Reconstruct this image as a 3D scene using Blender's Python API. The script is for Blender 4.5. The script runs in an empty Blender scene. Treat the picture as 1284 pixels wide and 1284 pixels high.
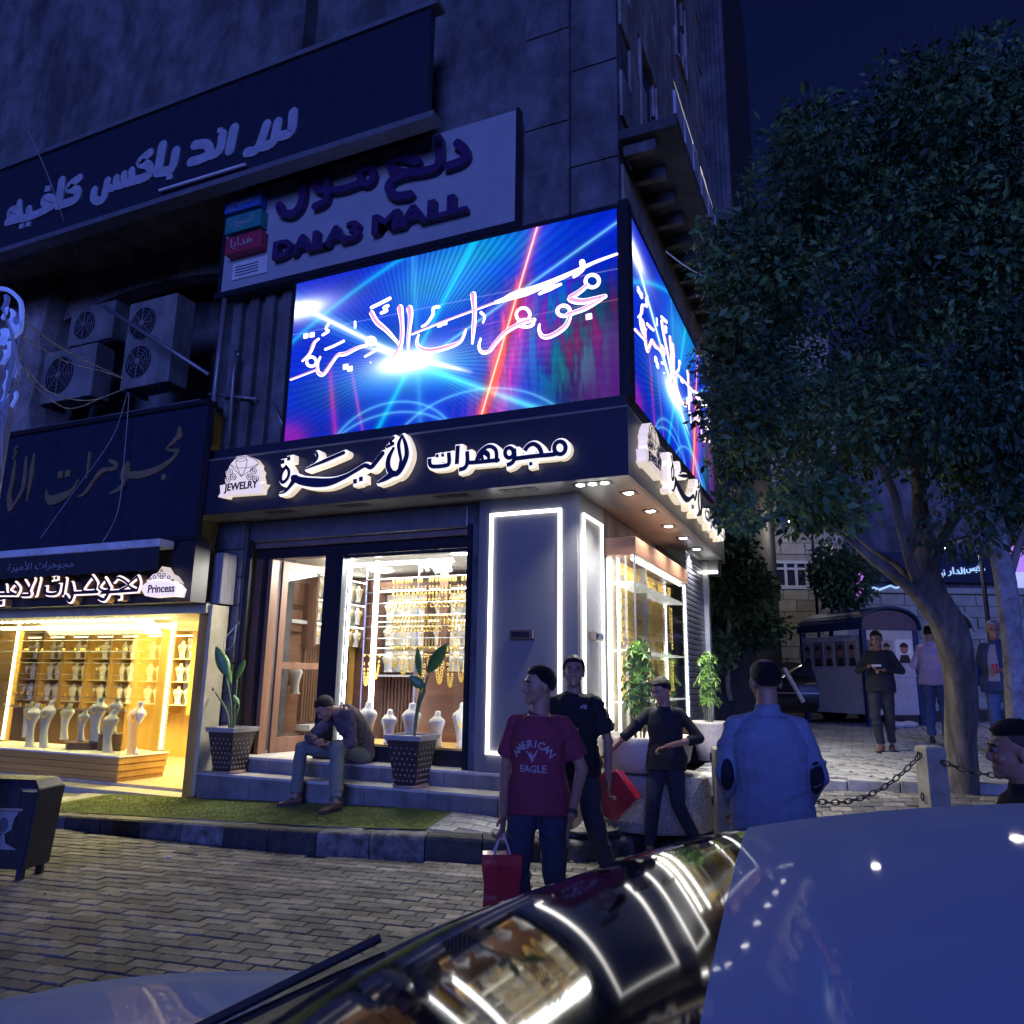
import bpy, bmesh, math, random
import numpy as np
from math import sin, cos, pi, radians
from mathutils import Vector, Matrix, noise
random.seed(7)
S = bpy.context.scene
COL = S.collection
# ---------------------------------------------------------------- camera
YAW, PITCH, ROLL, F_PX, CAM_H = 23.9, 12.2, -0.8, 964.0, 1.55
y_, p_, r_ = radians(YAW), radians(PITCH), radians(ROLL)
FW = Vector((-sin(y_)*cos(p_), cos(y_)*cos(p_), sin(p_)))
RT0 = Vector((cos(y_), sin(y_), 0)); UP0 = RT0.cross(FW)
RT = RT0*cos(r_) - UP0*sin(r_); UP = RT0*sin(r_) + UP0*cos(r_)
CAM = Vector((0, 0, CAM_H))
cd = bpy.data.cameras.new('camera'); co = bpy.data.objects.new('camera', cd); COL.objects.link(co)
cd.sensor_width = 36; cd.lens = 36*F_PX/1284; cd.clip_start = .05; cd.clip_end = 500
m3 = Matrix((RT, UP, -FW)).transposed()
co.matrix_world = Matrix.Translation(CAM) @ m3.to_4x4()
S.camera = co
def ray(x, y): return FW + RT*((x-642)/F_PX) + UP*((642-y)/F_PX)     # direction through a point of the photograph
def on_y(x, y, Y): d = ray(x, y); return CAM + d*(Y/d.y)
def on_x(x, y, X): d = ray(x, y); return CAM + d*(X/d.x)
def on_z(x, y, Z): d = ray(x, y); return CAM + d*((Z-CAM_H)/d.z)
def at_depth(x, y, D): return CAM + ray(x, y)*D
# ---------------------------------------------------------------- world, blue fill, exposure
SUN_EL, SUN_DIR = radians(24), radians(200)
W = bpy.data.worlds.new('World'); S.world = W; W.use_nodes = True
nt = W.node_tree; nt.nodes.clear()
sky = nt.nodes.new('ShaderNodeTexSky'); sky.sky_type = 'NISHITA'; sky.sun_disc = False
sky.sun_elevation = radians(-2); sky.sun_rotation = SUN_DIR
tint = nt.nodes.new('ShaderNodeMix'); tint.data_type = 'RGBA'; tint.blend_type = 'MULTIPLY'; tint.inputs[0].default_value = 1
tint.inputs[7].default_value = (.12, .2, 1.0, 1)
bg = nt.nodes.new('ShaderNodeBackground'); bg.inputs[1].default_value = .15
wo = nt.nodes.new('ShaderNodeOutputWorld')
nt.links.new(sky.outputs[0], tint.inputs[6]); nt.links.new(tint.outputs[2], bg.inputs[0]); nt.links.new(bg.outputs[0], wo.inputs[0])
sl = bpy.data.lights.new('blue_fill', 'SUN'); sl.energy = 1.2; sl.angle = radians(25); sl.color = (.13, .20, .88)  # added blue sun lamp that lifts the facades, no real source
so = bpy.data.objects.new('blue_fill', sl); COL.objects.link(so)
so.rotation_euler = (radians(80), 0, radians(18))
so.location = (0, -5, 20)
S.view_settings.view_transform = 'Standard'; S.view_settings.look = 'None'
S.view_settings.exposure = .9; S.view_settings.gamma = 1; S.view_settings.use_curve_mapping = False
S.render.engine = 'CYCLES'
S.cycles.use_denoising = True; S.cycles.max_bounces = 7; S.cycles.transparent_max_bounces = 24
S.cycles.glossy_bounces = 3; S.cycles.diffuse_bounces = 3; S.cycles.sample_clamp_indirect = 4; S.cycles.caustics_reflective = False; S.cycles.caustics_refractive = False
# ---------------------------------------------------------------- materials
MATS = {}
def mat(name, col, rough=.7, metal=0., var=.18, scale=6., bump=.15, bscale=40., emit=None, es=0., spec=.4, coat=0., stretch=None, stain=0., coatr=.03):
    if name in MATS: return MATS[name]
    m = bpy.data.materials.new(name); m.use_nodes = True; MATS[name] = m
    n = m.node_tree.nodes; L = m.node_tree.links; b = n['Principled BSDF']
    b.inputs['Roughness'].default_value = rough; b.inputs['Metallic'].default_value = metal
    b.inputs['Specular IOR Level'].default_value = spec; b.inputs['Coat Weight'].default_value = coat; b.inputs['Coat Roughness'].default_value = coatr
    tc = n.new('ShaderNodeTexCoord'); src = tc.outputs['Object']
    if stretch:
        mp = n.new('ShaderNodeMapping'); mp.inputs['Scale'].default_value = stretch
        L.new(src, mp.inputs[0]); src = mp.outputs[0]
    nz = n.new('ShaderNodeTexNoise'); nz.inputs['Scale'].default_value = scale; nz.inputs['Detail'].default_value = 6; nz.inputs['Roughness'].default_value = .65
    L.new(src, nz.inputs['Vector'])
    cr = n.new('ShaderNodeValToRGB'); e = cr.color_ramp.elements
    e[0].position = .3; e[1].position = .7
    e[0].color = (*[c*(1-var) for c in col], 1); e[1].color = (*[min(1, c*(1+var)) for c in col], 1)
    L.new(nz.outputs[0], cr.inputs[0])
    if stain:       # dirt and wear patches of their own shape, fixed in the world
        ge = n.new('ShaderNodeNewGeometry'); m2 = n.new('ShaderNodeMapping'); m2.inputs['Scale'].default_value = (1, 1, .35); L.new(ge.outputs['Position'], m2.inputs[0])
        n3 = n.new('ShaderNodeTexNoise'); n3.inputs['Scale'].default_value = 1.7; n3.inputs['Detail'].default_value = 9; n3.inputs['Roughness'].default_value = .7; L.new(m2.outputs[0], n3.inputs['Vector'])
        mr = n.new('ShaderNodeMapRange'); mr.inputs[1].default_value = .38; mr.inputs[2].default_value = .62; mr.inputs[3].default_value = 1-stain; mr.inputs[4].default_value = 1+stain*.4; L.new(n3.outputs[0], mr.inputs[0])
        mu = n.new('ShaderNodeMix'); mu.data_type = 'RGBA'; mu.blend_type = 'MULTIPLY'; mu.inputs[0].default_value = 1; L.new(cr.outputs[0], mu.inputs[6]); L.new(mr.outputs[0], mu.inputs[7]); L.new(mu.outputs[2], b.inputs['Base Color'])
        L.new(mr.outputs[0], b.inputs['Roughness']) if False else None
    else: L.new(cr.outputs[0], b.inputs['Base Color'])
    if bump:
        n2 = n.new('ShaderNodeTexNoise'); n2.inputs['Scale'].default_value = bscale; n2.inputs['Detail'].default_value = 4
        bp = n.new('ShaderNodeBump'); bp.inputs['Strength'].default_value = bump; bp.inputs['Distance'].default_value = .01
        L.new(src, n2.inputs['Vector']); L.new(n2.outputs[0], bp.inputs['Height']); L.new(bp.outputs[0], b.inputs['Normal'])
    if emit:
        b.inputs['Emission Color'].default_value = (*emit, 1); b.inputs['Emission Strength'].default_value = es
    return m
def glass(name, tint=(.9, .93, .95), refl=.06):
    if name in MATS: return MATS[name]
    m = bpy.data.materials.new(name); m.use_nodes = True; MATS[name] = m
    n = m.node_tree.nodes; L = m.node_tree.links; n.clear()
    t = n.new('ShaderNodeBsdfTransparent'); t.inputs[0].default_value = (*tint, 1)
    g = n.new('ShaderNodeBsdfGlossy'); g.inputs['Roughness'].default_value = .03
    lw = n.new('ShaderNodeLayerWeight'); lw.inputs[0].default_value = .35
    ma = n.new('ShaderNodeMath'); ma.operation = 'MULTIPLY_ADD'; ma.inputs[1].default_value = .5; ma.inputs[2].default_value = refl
    mx = n.new('ShaderNodeMixShader'); o = n.new('ShaderNodeOutputMaterial')
    L.new(lw.outputs['Fresnel'], ma.inputs[0]); L.new(ma.outputs[0], mx.inputs[0]); L.new(t.outputs[0], mx.inputs[1]); L.new(g.outputs[0], mx.inputs[2]); L.new(mx.outputs[0], o.inputs[0])
    return m
def lamp(name, col, s):
    return mat(name, (.8, .8, .8), .5, var=.02, bump=0, emit=col, es=s)
# ---------------------------------------------------------------- mesh builder
class MB:
    def __init__(self): self.v = []; self.f = []; self.uv = None
    def add(self, vs, fs):
        o = len(self.v); self.v += [tuple(p) for p in vs]; self.f += [tuple(i+o for i in f) for f in fs]; return self
    def box(self, x0, x1, y0, y1, z0, z1, M=None):
        vs = [Vector((x, y, z)) for z in (z0, z1) for y in (y0, y1) for x in (x0, x1)]
        if M: vs = [M @ v for v in vs]
        return self.add(vs, [(0, 2, 3, 1), (4, 5, 7, 6), (0, 1, 5, 4), (2, 6, 7, 3), (0, 4, 6, 2), (1, 3, 7, 5)])
    def quad(self, *p): return self.add(p, [tuple(range(len(p)))])
    def rings(self, rs, cap=True, closed=True):
        n = len(rs[0]); o = len(self.v); fs = []
        for i in range(len(rs)-1):
            for j in range(n if closed else n-1):
                k = (j+1) % n; fs.append((i*n+j, i*n+k, (i+1)*n+k, (i+1)*n+j))
        if cap: fs += [tuple(range(n))[::-1], tuple((len(rs)-1)*n+j for j in range(n))]
        return self.add([p for r in rs for p in r], fs)
    def tube(self, pts, r, n=8, cap=True):
        pts = [Vector(p) for p in pts]; rr = r if hasattr(r, '__len__') else [r]*len(pts); out = []; ref = None
        for i, p in enumerate(pts):
            t = (pts[min(i+1, len(pts)-1)] - pts[max(i-1, 0)])
            t = t.normalized() if t.length > 1e-9 else Vector((0, 0, 1))
            if ref is None: ref = Vector((0, 0, 1)) if abs(t.z) < .9 else Vector((1, 0, 0))
            a = t.cross(ref)
            a = a.normalized() if a.length > 1e-6 else t.orthogonal().normalized()
            b = t.cross(a); ref = a.cross(t)
            out.append([p + a*cos(2*pi*k/n)*rr[i] + b*sin(2*pi*k/n)*rr[i] for k in range(n)])
        return self.rings(out, cap)
    def lathe(self, prof, c=(0, 0, 0), n=24, sx=1, sy=1, sq=0):
        rs = []
        for r, z in prof:
            rs.append([(c[0]+r*cos(2*pi*k/n)*sx, c[1]+r*sin(2*pi*k/n)*sy, c[2]+z) for k in range(n)])
        return self.rings(rs)
    def ball(self, c, rx, ry=None, rz=None, n=10, m=6, M=None):
        ry = ry or rx; rz = rz or rx; rs = []
        for i in range(m+1):
            a = pi*(i/m) if 0 < i < m else (0.08 if i == 0 else pi-.08)
            rs.append([Vector((rx*sin(a)*cos(2*pi*k/n), ry*sin(a)*sin(2*pi*k/n), -rz*cos(a))) for k in range(n)])
        c = Vector(c)
        rs = [[c + ((M @ v) if M else v) for v in r] for r in rs]
        return self.rings(rs)
KIDS = {}
def adopt(o, p): o.parent = p; KIDS.setdefault(p.name, []).append(o)
def mk(name, mb, m, parent=None, smooth=False, bevel=0, label=None, kind=None, me=None):
    if me is None:
        me = bpy.data.meshes.new(name); me.from_pydata(mb.v, [], mb.f)
        me.materials.append(m)
        if smooth: me.shade_smooth()
        me.update()
    o = bpy.data.objects.new(name, me); COL.objects.link(o)
    if parent is not None:
        adopt(o, parent); o.matrix_parent_inverse = inv(parent)
    if bevel:
        b = o.modifiers.new('bevel', 'BEVEL'); b.width = bevel; b.segments = 2; b.limit_method = 'ANGLE'
    if label: o['label'] = label
    if kind: o['kind'] = kind
    return o
def wm(o):
    M = Matrix.Translation(o.location) @ o.rotation_euler.to_matrix().to_4x4() @ Matrix.Diagonal((*o.scale, 1))
    return wm(o.parent) @ o.matrix_parent_inverse @ M if o.parent else M
def inv(o): return wm(o).inverted()
def thing(name, label, cat, loc=(0, 0, 0), rz=0, group=None):
    o = bpy.data.objects.new(name, None); COL.objects.link(o); o.location = loc; o.rotation_euler = (0, 0, rz)
    o.empty_display_size = .1; o['label'] = label; o['category'] = cat
    if group: o['group'] = group
    return o
def tag(o, label, cat, group=None):
    o['label'] = label; o['category'] = cat
    if group: o['group'] = group
    return o
def struct(name, mb, m, parent=None, **k):
    o = mk(name, mb, m, parent, **k)
    if parent is None: o['kind'] = 'structure'
    return o
def local(name, mb, m, par, **k):       # mesh given in its parent's own coordinates
    o = mk(name, mb, m, None, **k); adopt(o, par); return o
def kids(o): return list(KIDS.get(o.name, []))
def dup(o, loc=None, rz=None, label=None, parent=None, scale=None):
    c = o.copy(); COL.objects.link(c)
    if loc is not None: c.location = loc
    if rz is not None: c.rotation_euler = (0, 0, rz)
    if scale: c.scale = scale
    if label: c['label'] = label
    if parent is not None: adopt(c, parent)
    for k in kids(o): dup(k, parent=c)
    return c
def smooth_path(pts, n=6, closed=False):
    P = [Vector(p) for p in pts]; out = []; N = len(P)
    rng = range(N if closed else N-1)
    for i in rng:
        if closed: a, b, c, d = P[(i-1) % N], P[i], P[(i+1) % N], P[(i+2) % N]
        else: a, b, c, d = P[max(i-1, 0)], P[i], P[i+1], P[min(i+2, N-1)]
        for k in range(n):
            t = k/n; out.append(.5*((2*b) + (c-a)*t + (2*a-5*b+4*c-d)*t*t + (3*b-a-3*c+d)*t**3))
    if not closed: out.append(P[-1])
    return out
ORD = 'first second third fourth fifth sixth seventh eighth ninth tenth eleventh twelfth thirteenth fourteenth fifteenth sixteenth seventeenth eighteenth nineteenth twentieth'.split()
ORD += ['twenty-'+w for w in ORD[:9]]+['thirtieth']+['thirty-'+w for w in ORD[:9]]
# ground heights
def sstep(t): t = max(0, min(1, t)); return t*t*(3-2*t)
KX = [-16, -10, -7.72, -6.95, -5.32, -4.47, -3.36, -2.7, -2.23, -2.04, -1.84, -1.75, -1.70]
KY = [5.2, 5.62, 5.78, 5.81, 5.92, 5.99, 6.29, 6.6, 6.95, 7.26, 7.74, 8.4, 9.2]
KZ = [.06, .08, .10, .13, .17, .19, .205, .18, .15, .14, .15, .2, .3]
def kerb_y(x): return float(np.interp(x, KX, KY))
def pave_z(x, y):
    pb = .31 + .037*(x+3.4) + .02*(min(y, 20)-6.97)
    if y < 9.2:
        zk = float(np.interp(x, KX, KZ)); return zk + (pb-zk)*sstep((y-kerb_y(x))/1.0)
    return pb + .07
def road_z(x, y): return (.40 + .037*(x+1.7))*sstep((y-6.9)/2.2)*sstep((x+2.0)/.6)
# ================================================================= GROUND
M_road = mat('road_bed', (.06, .06, .065), .95)
M_brick = [mat('paver_%s' % k, c, .75, var=.3, scale=14, bump=.6, bscale=90, stain=.45) for k, c in (('a', (.20, .19, .18)), ('b', (.14, .135, .135)), ('c', (.25, .23, .21)), ('d', (.17, .155, .145)), ('e', (.11, .105, .11)))]
M_tile = [mat('flag_%s' % k, c, .6, var=.22, scale=9, bump=.4, bscale=70, stain=.35) for k, c in (('a', (.36, .36, .36)), ('b', (.31, .31, .32)), ('c', (.40, .39, .38)))]
M_stone = mat('kerb_stone', (.33, .32, .30), .8, var=.3, scale=8, bump=.6)
M_kblack = mat('kerb_black_paint', (.035, .036, .04), .6, var=.6, scale=12, bump=.7, stain=.4)
M_kwhite = mat('kerb_worn_white_paint', (.13, .13, .135), .8, var=.85, scale=9, bump=.7, stain=.5)
def sheet(xs, ys, zf):
    mb = MB(); nx = len(xs)
    vs = [(x, y, zf(x, y)) for y in ys for x in xs]
    return mb.add(vs, [(j*nx+i, j*nx+i+1, (j+1)*nx+i+1, (j+1)*nx+i) for j in range(len(ys)-1) for i in range(nx-1)])
struct('ground', MB().quad((-150, -60, -.06), (150, -60, -.06), (150, 200, -.06), (-150, 200, -.06)), mat('earth', (.08, .08, .08), .95))
road = struct('road', sheet(np.arange(-24, 20.1, .4), np.concatenate([np.arange(-14, 6, .5), np.arange(6, 9.21, .2)]), lambda x, y: road_z(x, y)-.014 - (.03 if y > kerb_y(x)+.3 and x < -1.7 else 0)), M_road)
def paver_mesh(lx, ly, h, m, name='brick', ch=.005):
    mb = MB(); a, b = lx/2, ly/2
    mb.rings([[(-a, -b, -h), (a, -b, -h), (a, b, -h), (-a, b, -h)], [(-a, -b, -ch), (a, -b, -ch), (a, b, -ch), (-a, b, -ch)],
              [(-a+ch, -b+ch, 0), (a-ch, -b+ch, 0), (a-ch, b-ch, 0), (-a+ch, b-ch, 0)]])
    me = bpy.data.meshes.new(name); me.from_pydata(mb.v, [], mb.f); me.materials.append(m); me.update(); return me
def seen(p, lim=1.02):
    v = Vector(p)-CAM; z = v.dot(FW)
    if z < .2: return None
    a, b = 642+F_PX*v.dot(RT)/z, 642-F_PX*v.dot(UP)/z
    return z if (-20 < a < 1304 and -20 < b < 1304) else None
def lay(items, meshes, parent, name, limit, stuffname, mats):
    """items: (x, y, z, rot, tiltx, tilty); the nearest ones in view are single pieces, the rest one joined piece"""
    vis = []; rest = []
    for it in items:
        d = seen(it[:3]); (vis if d else rest).append((d or 99, it))
    vis.sort(key=lambda t: t[0]); rest += vis[limit:]; vis = vis[:limit]
    for k, (d, it) in enumerate(vis):
        o = bpy.data.objects.new(name, meshes[(k*7+k//3) % len(meshes)]); COL.objects.link(o); o.parent = parent
        o.location = it[:3]; o.rotation_euler = (it[4], it[5], it[3])
    groups = MB(); mi = []
    for k, (d, it) in enumerate(rest):
        me = meshes[(k*5+k//4) % len(meshes)]
        Mx = Matrix.Translation(it[:3]) @ Matrix.Rotation(it[3], 4, 'Z') @ Matrix.Rotation(it[5], 4, 'Y') @ Matrix.Rotation(it[4], 4, 'X')
        groups.add([Mx @ v.co for v in me.vertices], [tuple(p.vertices) for p in me.polygons]); mi += [(k*5+k//4) % len(meshes)]*len(me.polygons)
    if groups.v:
        o = mk(stuffname, groups, mats[0]); o['kind'] = 'stuff'; o.parent = parent
        for m in mats[1:]: o.data.materials.append(m)
        o.data.polygons.foreach_set('material_index', mi)
rnd = random.Random(3)
its = []; an = radians(9); ca, sa = cos(an), sin(an)
bl, bw = .195, .108
for j in range(-14, 72):
    for i in range(-62, 44):
        u = i*bl + (bl/2 if j % 2 else 0); v = j*bw + 1.2
        x, y = u*ca - v*sa - 2, u*sa + v*ca + .3
        if x < -13 or x > 5 or y < .8 or y > 9.1: continue
        if y > kerb_y(x) - .06 and x < -1.60: continue
        its.append((x, y, road_z(x, y)+rnd.uniform(-.004, .004), an+rnd.uniform(-.01, .01), math.atan((road_z(x, y+.05)-road_z(x, y-.05))/.1)+rnd.uniform(-.01, .01), -math.atan((road_z(x+.05, y)-road_z(x-.05, y))/.1)+rnd.uniform(-.01, .01)))
lay(its, [paver_mesh(bl-.009, bw-.008, .03, m) for m in M_brick], road, 'brick', 300, 'farther_bricks', M_brick)
# kerb of single stones, painted black and worn white
kerb = bpy.data.objects.new('kerb', None); COL.objects.link(kerb); kerb['kind'] = 'structure'
path = smooth_path([(x, y, 0) for x, y in zip(KX[1:], KY[1:])], 24)
L_ = [0]
for a, b in zip(path, path[1:]): L_.append(L_[-1]+(b-a).length)
def at_len(s):
    i = min(max(int(np.searchsorted(L_, s))-1, 0), len(path)-2); t = (s-L_[i])/(L_[i+1]-L_[i]); return path[i].lerp(path[i+1], t)
def kerb_stone(a, b, m, n=3):
    mb = MB(); rs = []
    for k in range(n+1):
        s = a+(b-a)*k/n; p = at_len(s); q = at_len(min(s+.05, L_[-1])) - at_len(max(s-.05, 0)); nrm = Vector((q.y, -q.x, 0)).normalized()*-1
        z = float(np.interp(p.x, KX, KZ)); w = .17
        P = lambda o, zz: (p.x+nrm.x*o, p.y+nrm.y*o, zz)
        rs.append([P(0, -.1), P(.004, z-.035), P(.014, z-.012), P(.035, z+.002), P(w, z+.004), P(w, -.1)])
    return mb.rings(rs)
s = 0.0; k = 0
pat = [M_kblack]*3+[M_kwhite]*2
while s < L_[-1]-.2:
    e = min(s+.5, L_[-1]); mk('kerb_stone', kerb_stone(s+.005, e-.005, None), M_kwhite if (k % 4 in (0, 3) and k > 1) else M_kblack, kerb); 
    s = e; k += 1
# the pavement in front of the shops
pave = MB(); xs = np.concatenate([np.arange(-16, -8, .5), np.arange(-8, -1.69, .15)]); n = 14
for x in xs:
    y0 = kerb_y(x)+.17
    for j in range(n): y = y0+(9.2-y0)*j/(n-1); pave.v.append((x, y, pave_z(x, y)-.012))
pave.f = [(i*n+j, (i+1)*n+j, (i+1)*n+j+1, i*n+j+1) for i in range(len(xs)-1) for j in range(n-1)]
pv = struct('pavement', pave, mat('pavement_bed', (.16, .16, .16), .9))
its = []
for j in range(0, 30):
    for i in range(0, 60):
        x = -8.6 + i*.2 + (.1 if j % 2 else 0); y = 5.9 + j*.125
        if y < kerb_y(x)+.23 or y > 9.15 or x > -1.82 or (y > 6.95 and x < -3.0): continue
        its.append((x, y, pave_z(x, y)+rnd.uniform(-.002, .002), rnd.uniform(-.006, .006), (pave_z(x, y+.05)-pave_z(x, y-.05))*10*1, -(pave_z(x+.05, y)-pave_z(x-.05, y))*10))
lay(its, [paver_mesh(.192, .118, .02, m, 'paving_tile') for m in M_tile], pv, 'paving_tile', 290, 'farther_tiles', M_tile)
# raised square behind, with a kerb line along its edge
pz = struct('plaza', sheet(np.arange(-1.9, 30, .6), np.concatenate([np.arange(9.2, 20, .5), np.arange(20, 80, 4)]), lambda x, y: pave_z(x, y)-.012), mat('plaza_bed', (.10, .10, .10), .9))
its = []
cx, cy = .75, 9.0
for r in range(2, 17):
    R = r*.21; nn = max(6, int(2*pi*R/.30))
    for q in range(nn):
        a = 2*pi*(q+.5*(r % 2))/nn; x, y = cx+R*cos(a), cy+R*sin(a)
        if y > 9.36 and x > -1.8: its.append((x, y, pave_z(x, y)+rnd.uniform(-.002, .002), a+pi/2, 0, 0))
for j in range(0, 46):
    for i in range(-8, 30):
        x, y = cx+i*.3+(.15 if j % 2 else 0), 9.45+j*.2
        if math.hypot(x-cx, y-cy) > 16.8*.21 and x > -1.8 and y < 18.5: its.append((x, y, pave_z(x, y)+rnd.uniform(-.002, .002), 0, 0, 0))
lay(its, [paver_mesh(.285, .195, .02, m, 'sett') for m in M_tile], pz, 'sett', 290, 'farther_setts', M_tile)
ek = bpy.data.objects.new('plaza_kerb', None); COL.objects.link(ek); ek['kind'] = 'structure'
for k in range(28):
    x = -1.68+k*.5; mk('kerb_stone', MB().box(x+.004, x+.496, 9.2, 9.34, 0, pave_z(x+.25, 9.3)+.004), M_stone, ek, bevel=.01)
# manhole cover on the pavement
mh = at_depth(735, 1037, 1); d = ray(735, 1037); t = 5.
for _ in range(40):
    p = CAM+d*t; t += (p.z-pave_z(p.x, p.y))/max(.05, -d.z)*.7
mhp = CAM+d*t
tm = thing('manhole_cover', 'round iron manhole cover set in the pale paving at the pavement corner', 'manhole', mhp)
local('ring', MB().lathe([(.27, -.01), (.27, .008), (.31, .008), (.31, -.01)], n=32), mat('iron', (.16, .16, .17), .5, .6, bump=.4), tm)
local('lid', MB().lathe([(.01, .006), (.25, .006), (.265, .0), (.265, -.01)], n=32), mat('iron_lid', (.2, .2, .2), .55, .5, bump=.8, bscale=60), tm)
# turf mat
def turf_z(x, y): return pave_z(x, y)+.006
tb = MB(); xs = np.arange(-8.3, -3.55, .15); n = 8
for x in xs:
    y0 = kerb_y(x)+.20
    for j in range(n): y = y0+(6.95-y0)*j/(n-1); tb.v.append((x, y, turf_z(x, y)))
tb.f = [(i*n+j, (i+1)*n+j, (i+1)*n+j+1, i*n+j+1) for i in range(len(xs)-1) for j in range(n-1)]
M_turf = mat('turf', (.12, .16, .04), .9, var=.4, scale=5, bump=1., bscale=300)
turf = tag(mk('turf_mat', tb, M_turf), 'green artificial turf mat laid along the pavement before the shop steps', 'turf mat')
bl_ = MB(); rr = random.Random(5)
for _ in range(14000):
    x = rr.uniform(-8.2, -3.7); y0 = kerb_y(x)+.21; y = rr.uniform(y0, 6.94); z = turf_z(x, y); a = rr.uniform(0, 6.3); h = rr.uniform(.006, .014); w = .003
    bl_.add([(x-w*cos(a), y-w*sin(a), z), (x+w*cos(a), y+w*sin(a), z), (x+rr.uniform(-.006, .006), y+rr.uniform(-.006, .006), z+h)], [(0, 1, 2)])
mk('turf_blades', bl_, M_turf, turf, kind='stuff')
# litter
for (px, py), lab in (((212, 1076), 'small crumpled white paper scrap lying on the road bricks near the bin'), ((150, 1003), 'white cigarette packet scrap lying on the green turf by the step')):
    p = on_z(px, py, .0 if py > 1040 else .19)
    mb = MB(); mb.ball((p.x, p.y, p.z+.008), .028, .016, .009, n=7, m=4)
    tag(mk('paper_scrap', mb, mat('paper', (.6, .6, .6), .8)), lab, 'litter')

# ================================================================= STEPS
stp = bpy.data.objects.new('steps', None); COL.objects.link(stp); stp['kind'] = 'structure'
M_riser = mat('step_concrete', (.20, .19, .18), .8, var=.3, bump=.5, stain=.3)
M_tread = mat('step_slab', (.50, .47, .43), .5, var=.15, bump=.2, stain=.2)
for k in range(6):
    a = -6.96+k*(6.96-1.95-.5)/6; b = a+(6.96-2.45)/6-.006
    mk('riser_block', MB().box(a, b, 6.99, 7.9, 0, .428), M_riser, stp, bevel=.004)
    mk('tread_slab', MB().box(a, b, 6.965, 7.3, .43, .46), M_tread, stp, bevel=.006)
    mk('riser_block', MB().box(a, b, 7.29, 8.4, .40, .592), M_riser, stp, bevel=.004)
    mk('tread_slab', MB().box(a, b, 7.265, 8.6, .594, .624), M_tread, stp, bevel=.006)

# dry leaves and grit blown against the kerb and over the bricks
dl = MB(); rl = random.Random(12)
for _ in range(420):
    x = rl.uniform(-8.5, 1.5); y = (kerb_y(x)-abs(rl.gauss(0, .22))-.03) if (rl.random() < .6 and x < -1.8) else rl.uniform(3.2, 6.2)
    if y > kerb_y(x)-.02 and x < -1.7: continue
    z = road_z(x, y)+.006; a = rl.uniform(0, 6.28); L = rl.uniform(.008, .032); w = L*rl.uniform(.3, .5)
    dl.add([(x, y, z), (x+L*.5*cos(a)-w*sin(a), y+L*.5*sin(a)+w*cos(a), z+rl.uniform(0, .01)), (x+L*cos(a), y+L*sin(a), z), (x+L*.5*cos(a)+w*sin(a), y+L*.5*sin(a)-w*cos(a), z+rl.uniform(0, .006))], [(0, 1, 2), (0, 2, 3)])
o = mk('dry_leaves', dl, mat('dry_leaf', (.26, .22, .17), .8, var=.5, scale=30, bump=0), kind='stuff'); o['label'] = 'dry leaves and paper bits scattered over the road bricks and along the kerb'; o['category'] = 'litter'
# ================================================================= LETTERING TOOLS
def zoom(x0, y0, k):
    f = lambda P: [(x0+a/k, y0+b/k) for a, b in P]
    f.k = k; return f
class Plane:        # a wall plane Y = const seen from the street (s = X, t = Z, d = distance proud of it)
    def __init__(self, Y): self.Y = Y
    def px(self, P): return [(lambda q: (q.x, q.z))(on_y(a, b, self.Y)) for a, b in P]
    def w(self, s, t, d): return (s, self.Y-d, t)
def ribbon(mb, plane, pts, w, d0, d1, closed=False, n=5, grow=0., cap='round'):
    """a stroke of lettering: pts in (s, t) metres, w one width or (start, middle, end)"""
    P = smooth_path([(a, b, 0) for a, b in pts], n, closed) if len(pts) > 2 else [Vector((*p, 0)) for p in pts]
    N = len(P); cum = [0]
    for a, b in zip(P, P[1:]): cum.append(cum[-1]+(b-a).length)
    T = cum[-1] or 1
    def wid(i):
        t = cum[i]/T
        if hasattr(w, '__len__'): v = np.interp(t, np.linspace(0, 1, len(w)), w)
        else: v = w
        return v/2 + grow
    rows = []
    for i, p in enumerate(P):
        if closed: t = P[(i+1) % N]-P[(i-1) % N]
        else: t = P[min(i+1, N-1)]-P[max(i-1, 0)]
        t = t.normalized() if t.length > 1e-9 else Vector((1, 0, 0)); rows.append((p, t, wid(i)))
    if not closed:
        e = 1 if cap == 'round' else 0
        p, t, r = rows[0]; q, u, r2 = rows[-1]
        if e:
            pre = [(p - t*r*sin(a), t, r*cos(a)) for a in (1.45, 1.0, .5)]; post = [(q + u*r2*sin(a), u, r2*cos(a)) for a in (.5, 1.0, 1.45)]
            rows = pre+rows+post
        else:
            rows = [(p - t*grow, t, r)]+rows[1:-1]+[(q + u*grow, u, r2)]
    rs = []
    for p, t, r in rows:
        nx, ny = -t.y, t.x
        a = (p.x+nx*r, p.y+ny*r); b = (p.x-nx*r, p.y-ny*r)
        rs.append([plane.w(*a, d0), plane.w(*b, d0), plane.w(*b, d1), plane.w(*a, d1)])
    if closed: rs.append(rs[0])
    return mb.rings(rs, cap=not closed)
def word(plane, zf, strokes, d0, d1, grow=0., eps=.0004, scale=1.):
    """strokes: (points, width, closed, cap); every stroke sits a hair proud of the one before it"""
    mb = MB()
    for i, st in enumerate(strokes):
        P, w = st[0], st[1]; cl = len(st) > 2 and st[2]; cap = st[3] if len(st) > 3 else 'round'
        if isinstance(w, str):
            (a, _), (b, _) = plane.px(zf([P[0], P[1]])); w = abs(b-a)
        w = [q*scale for q in w] if hasattr(w, '__len__') else w*scale
        ribbon(mb, plane, plane.px(zf(P)), w, d0, d1+eps*i, cl, grow=grow, cap=cap)
    return mb
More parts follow.
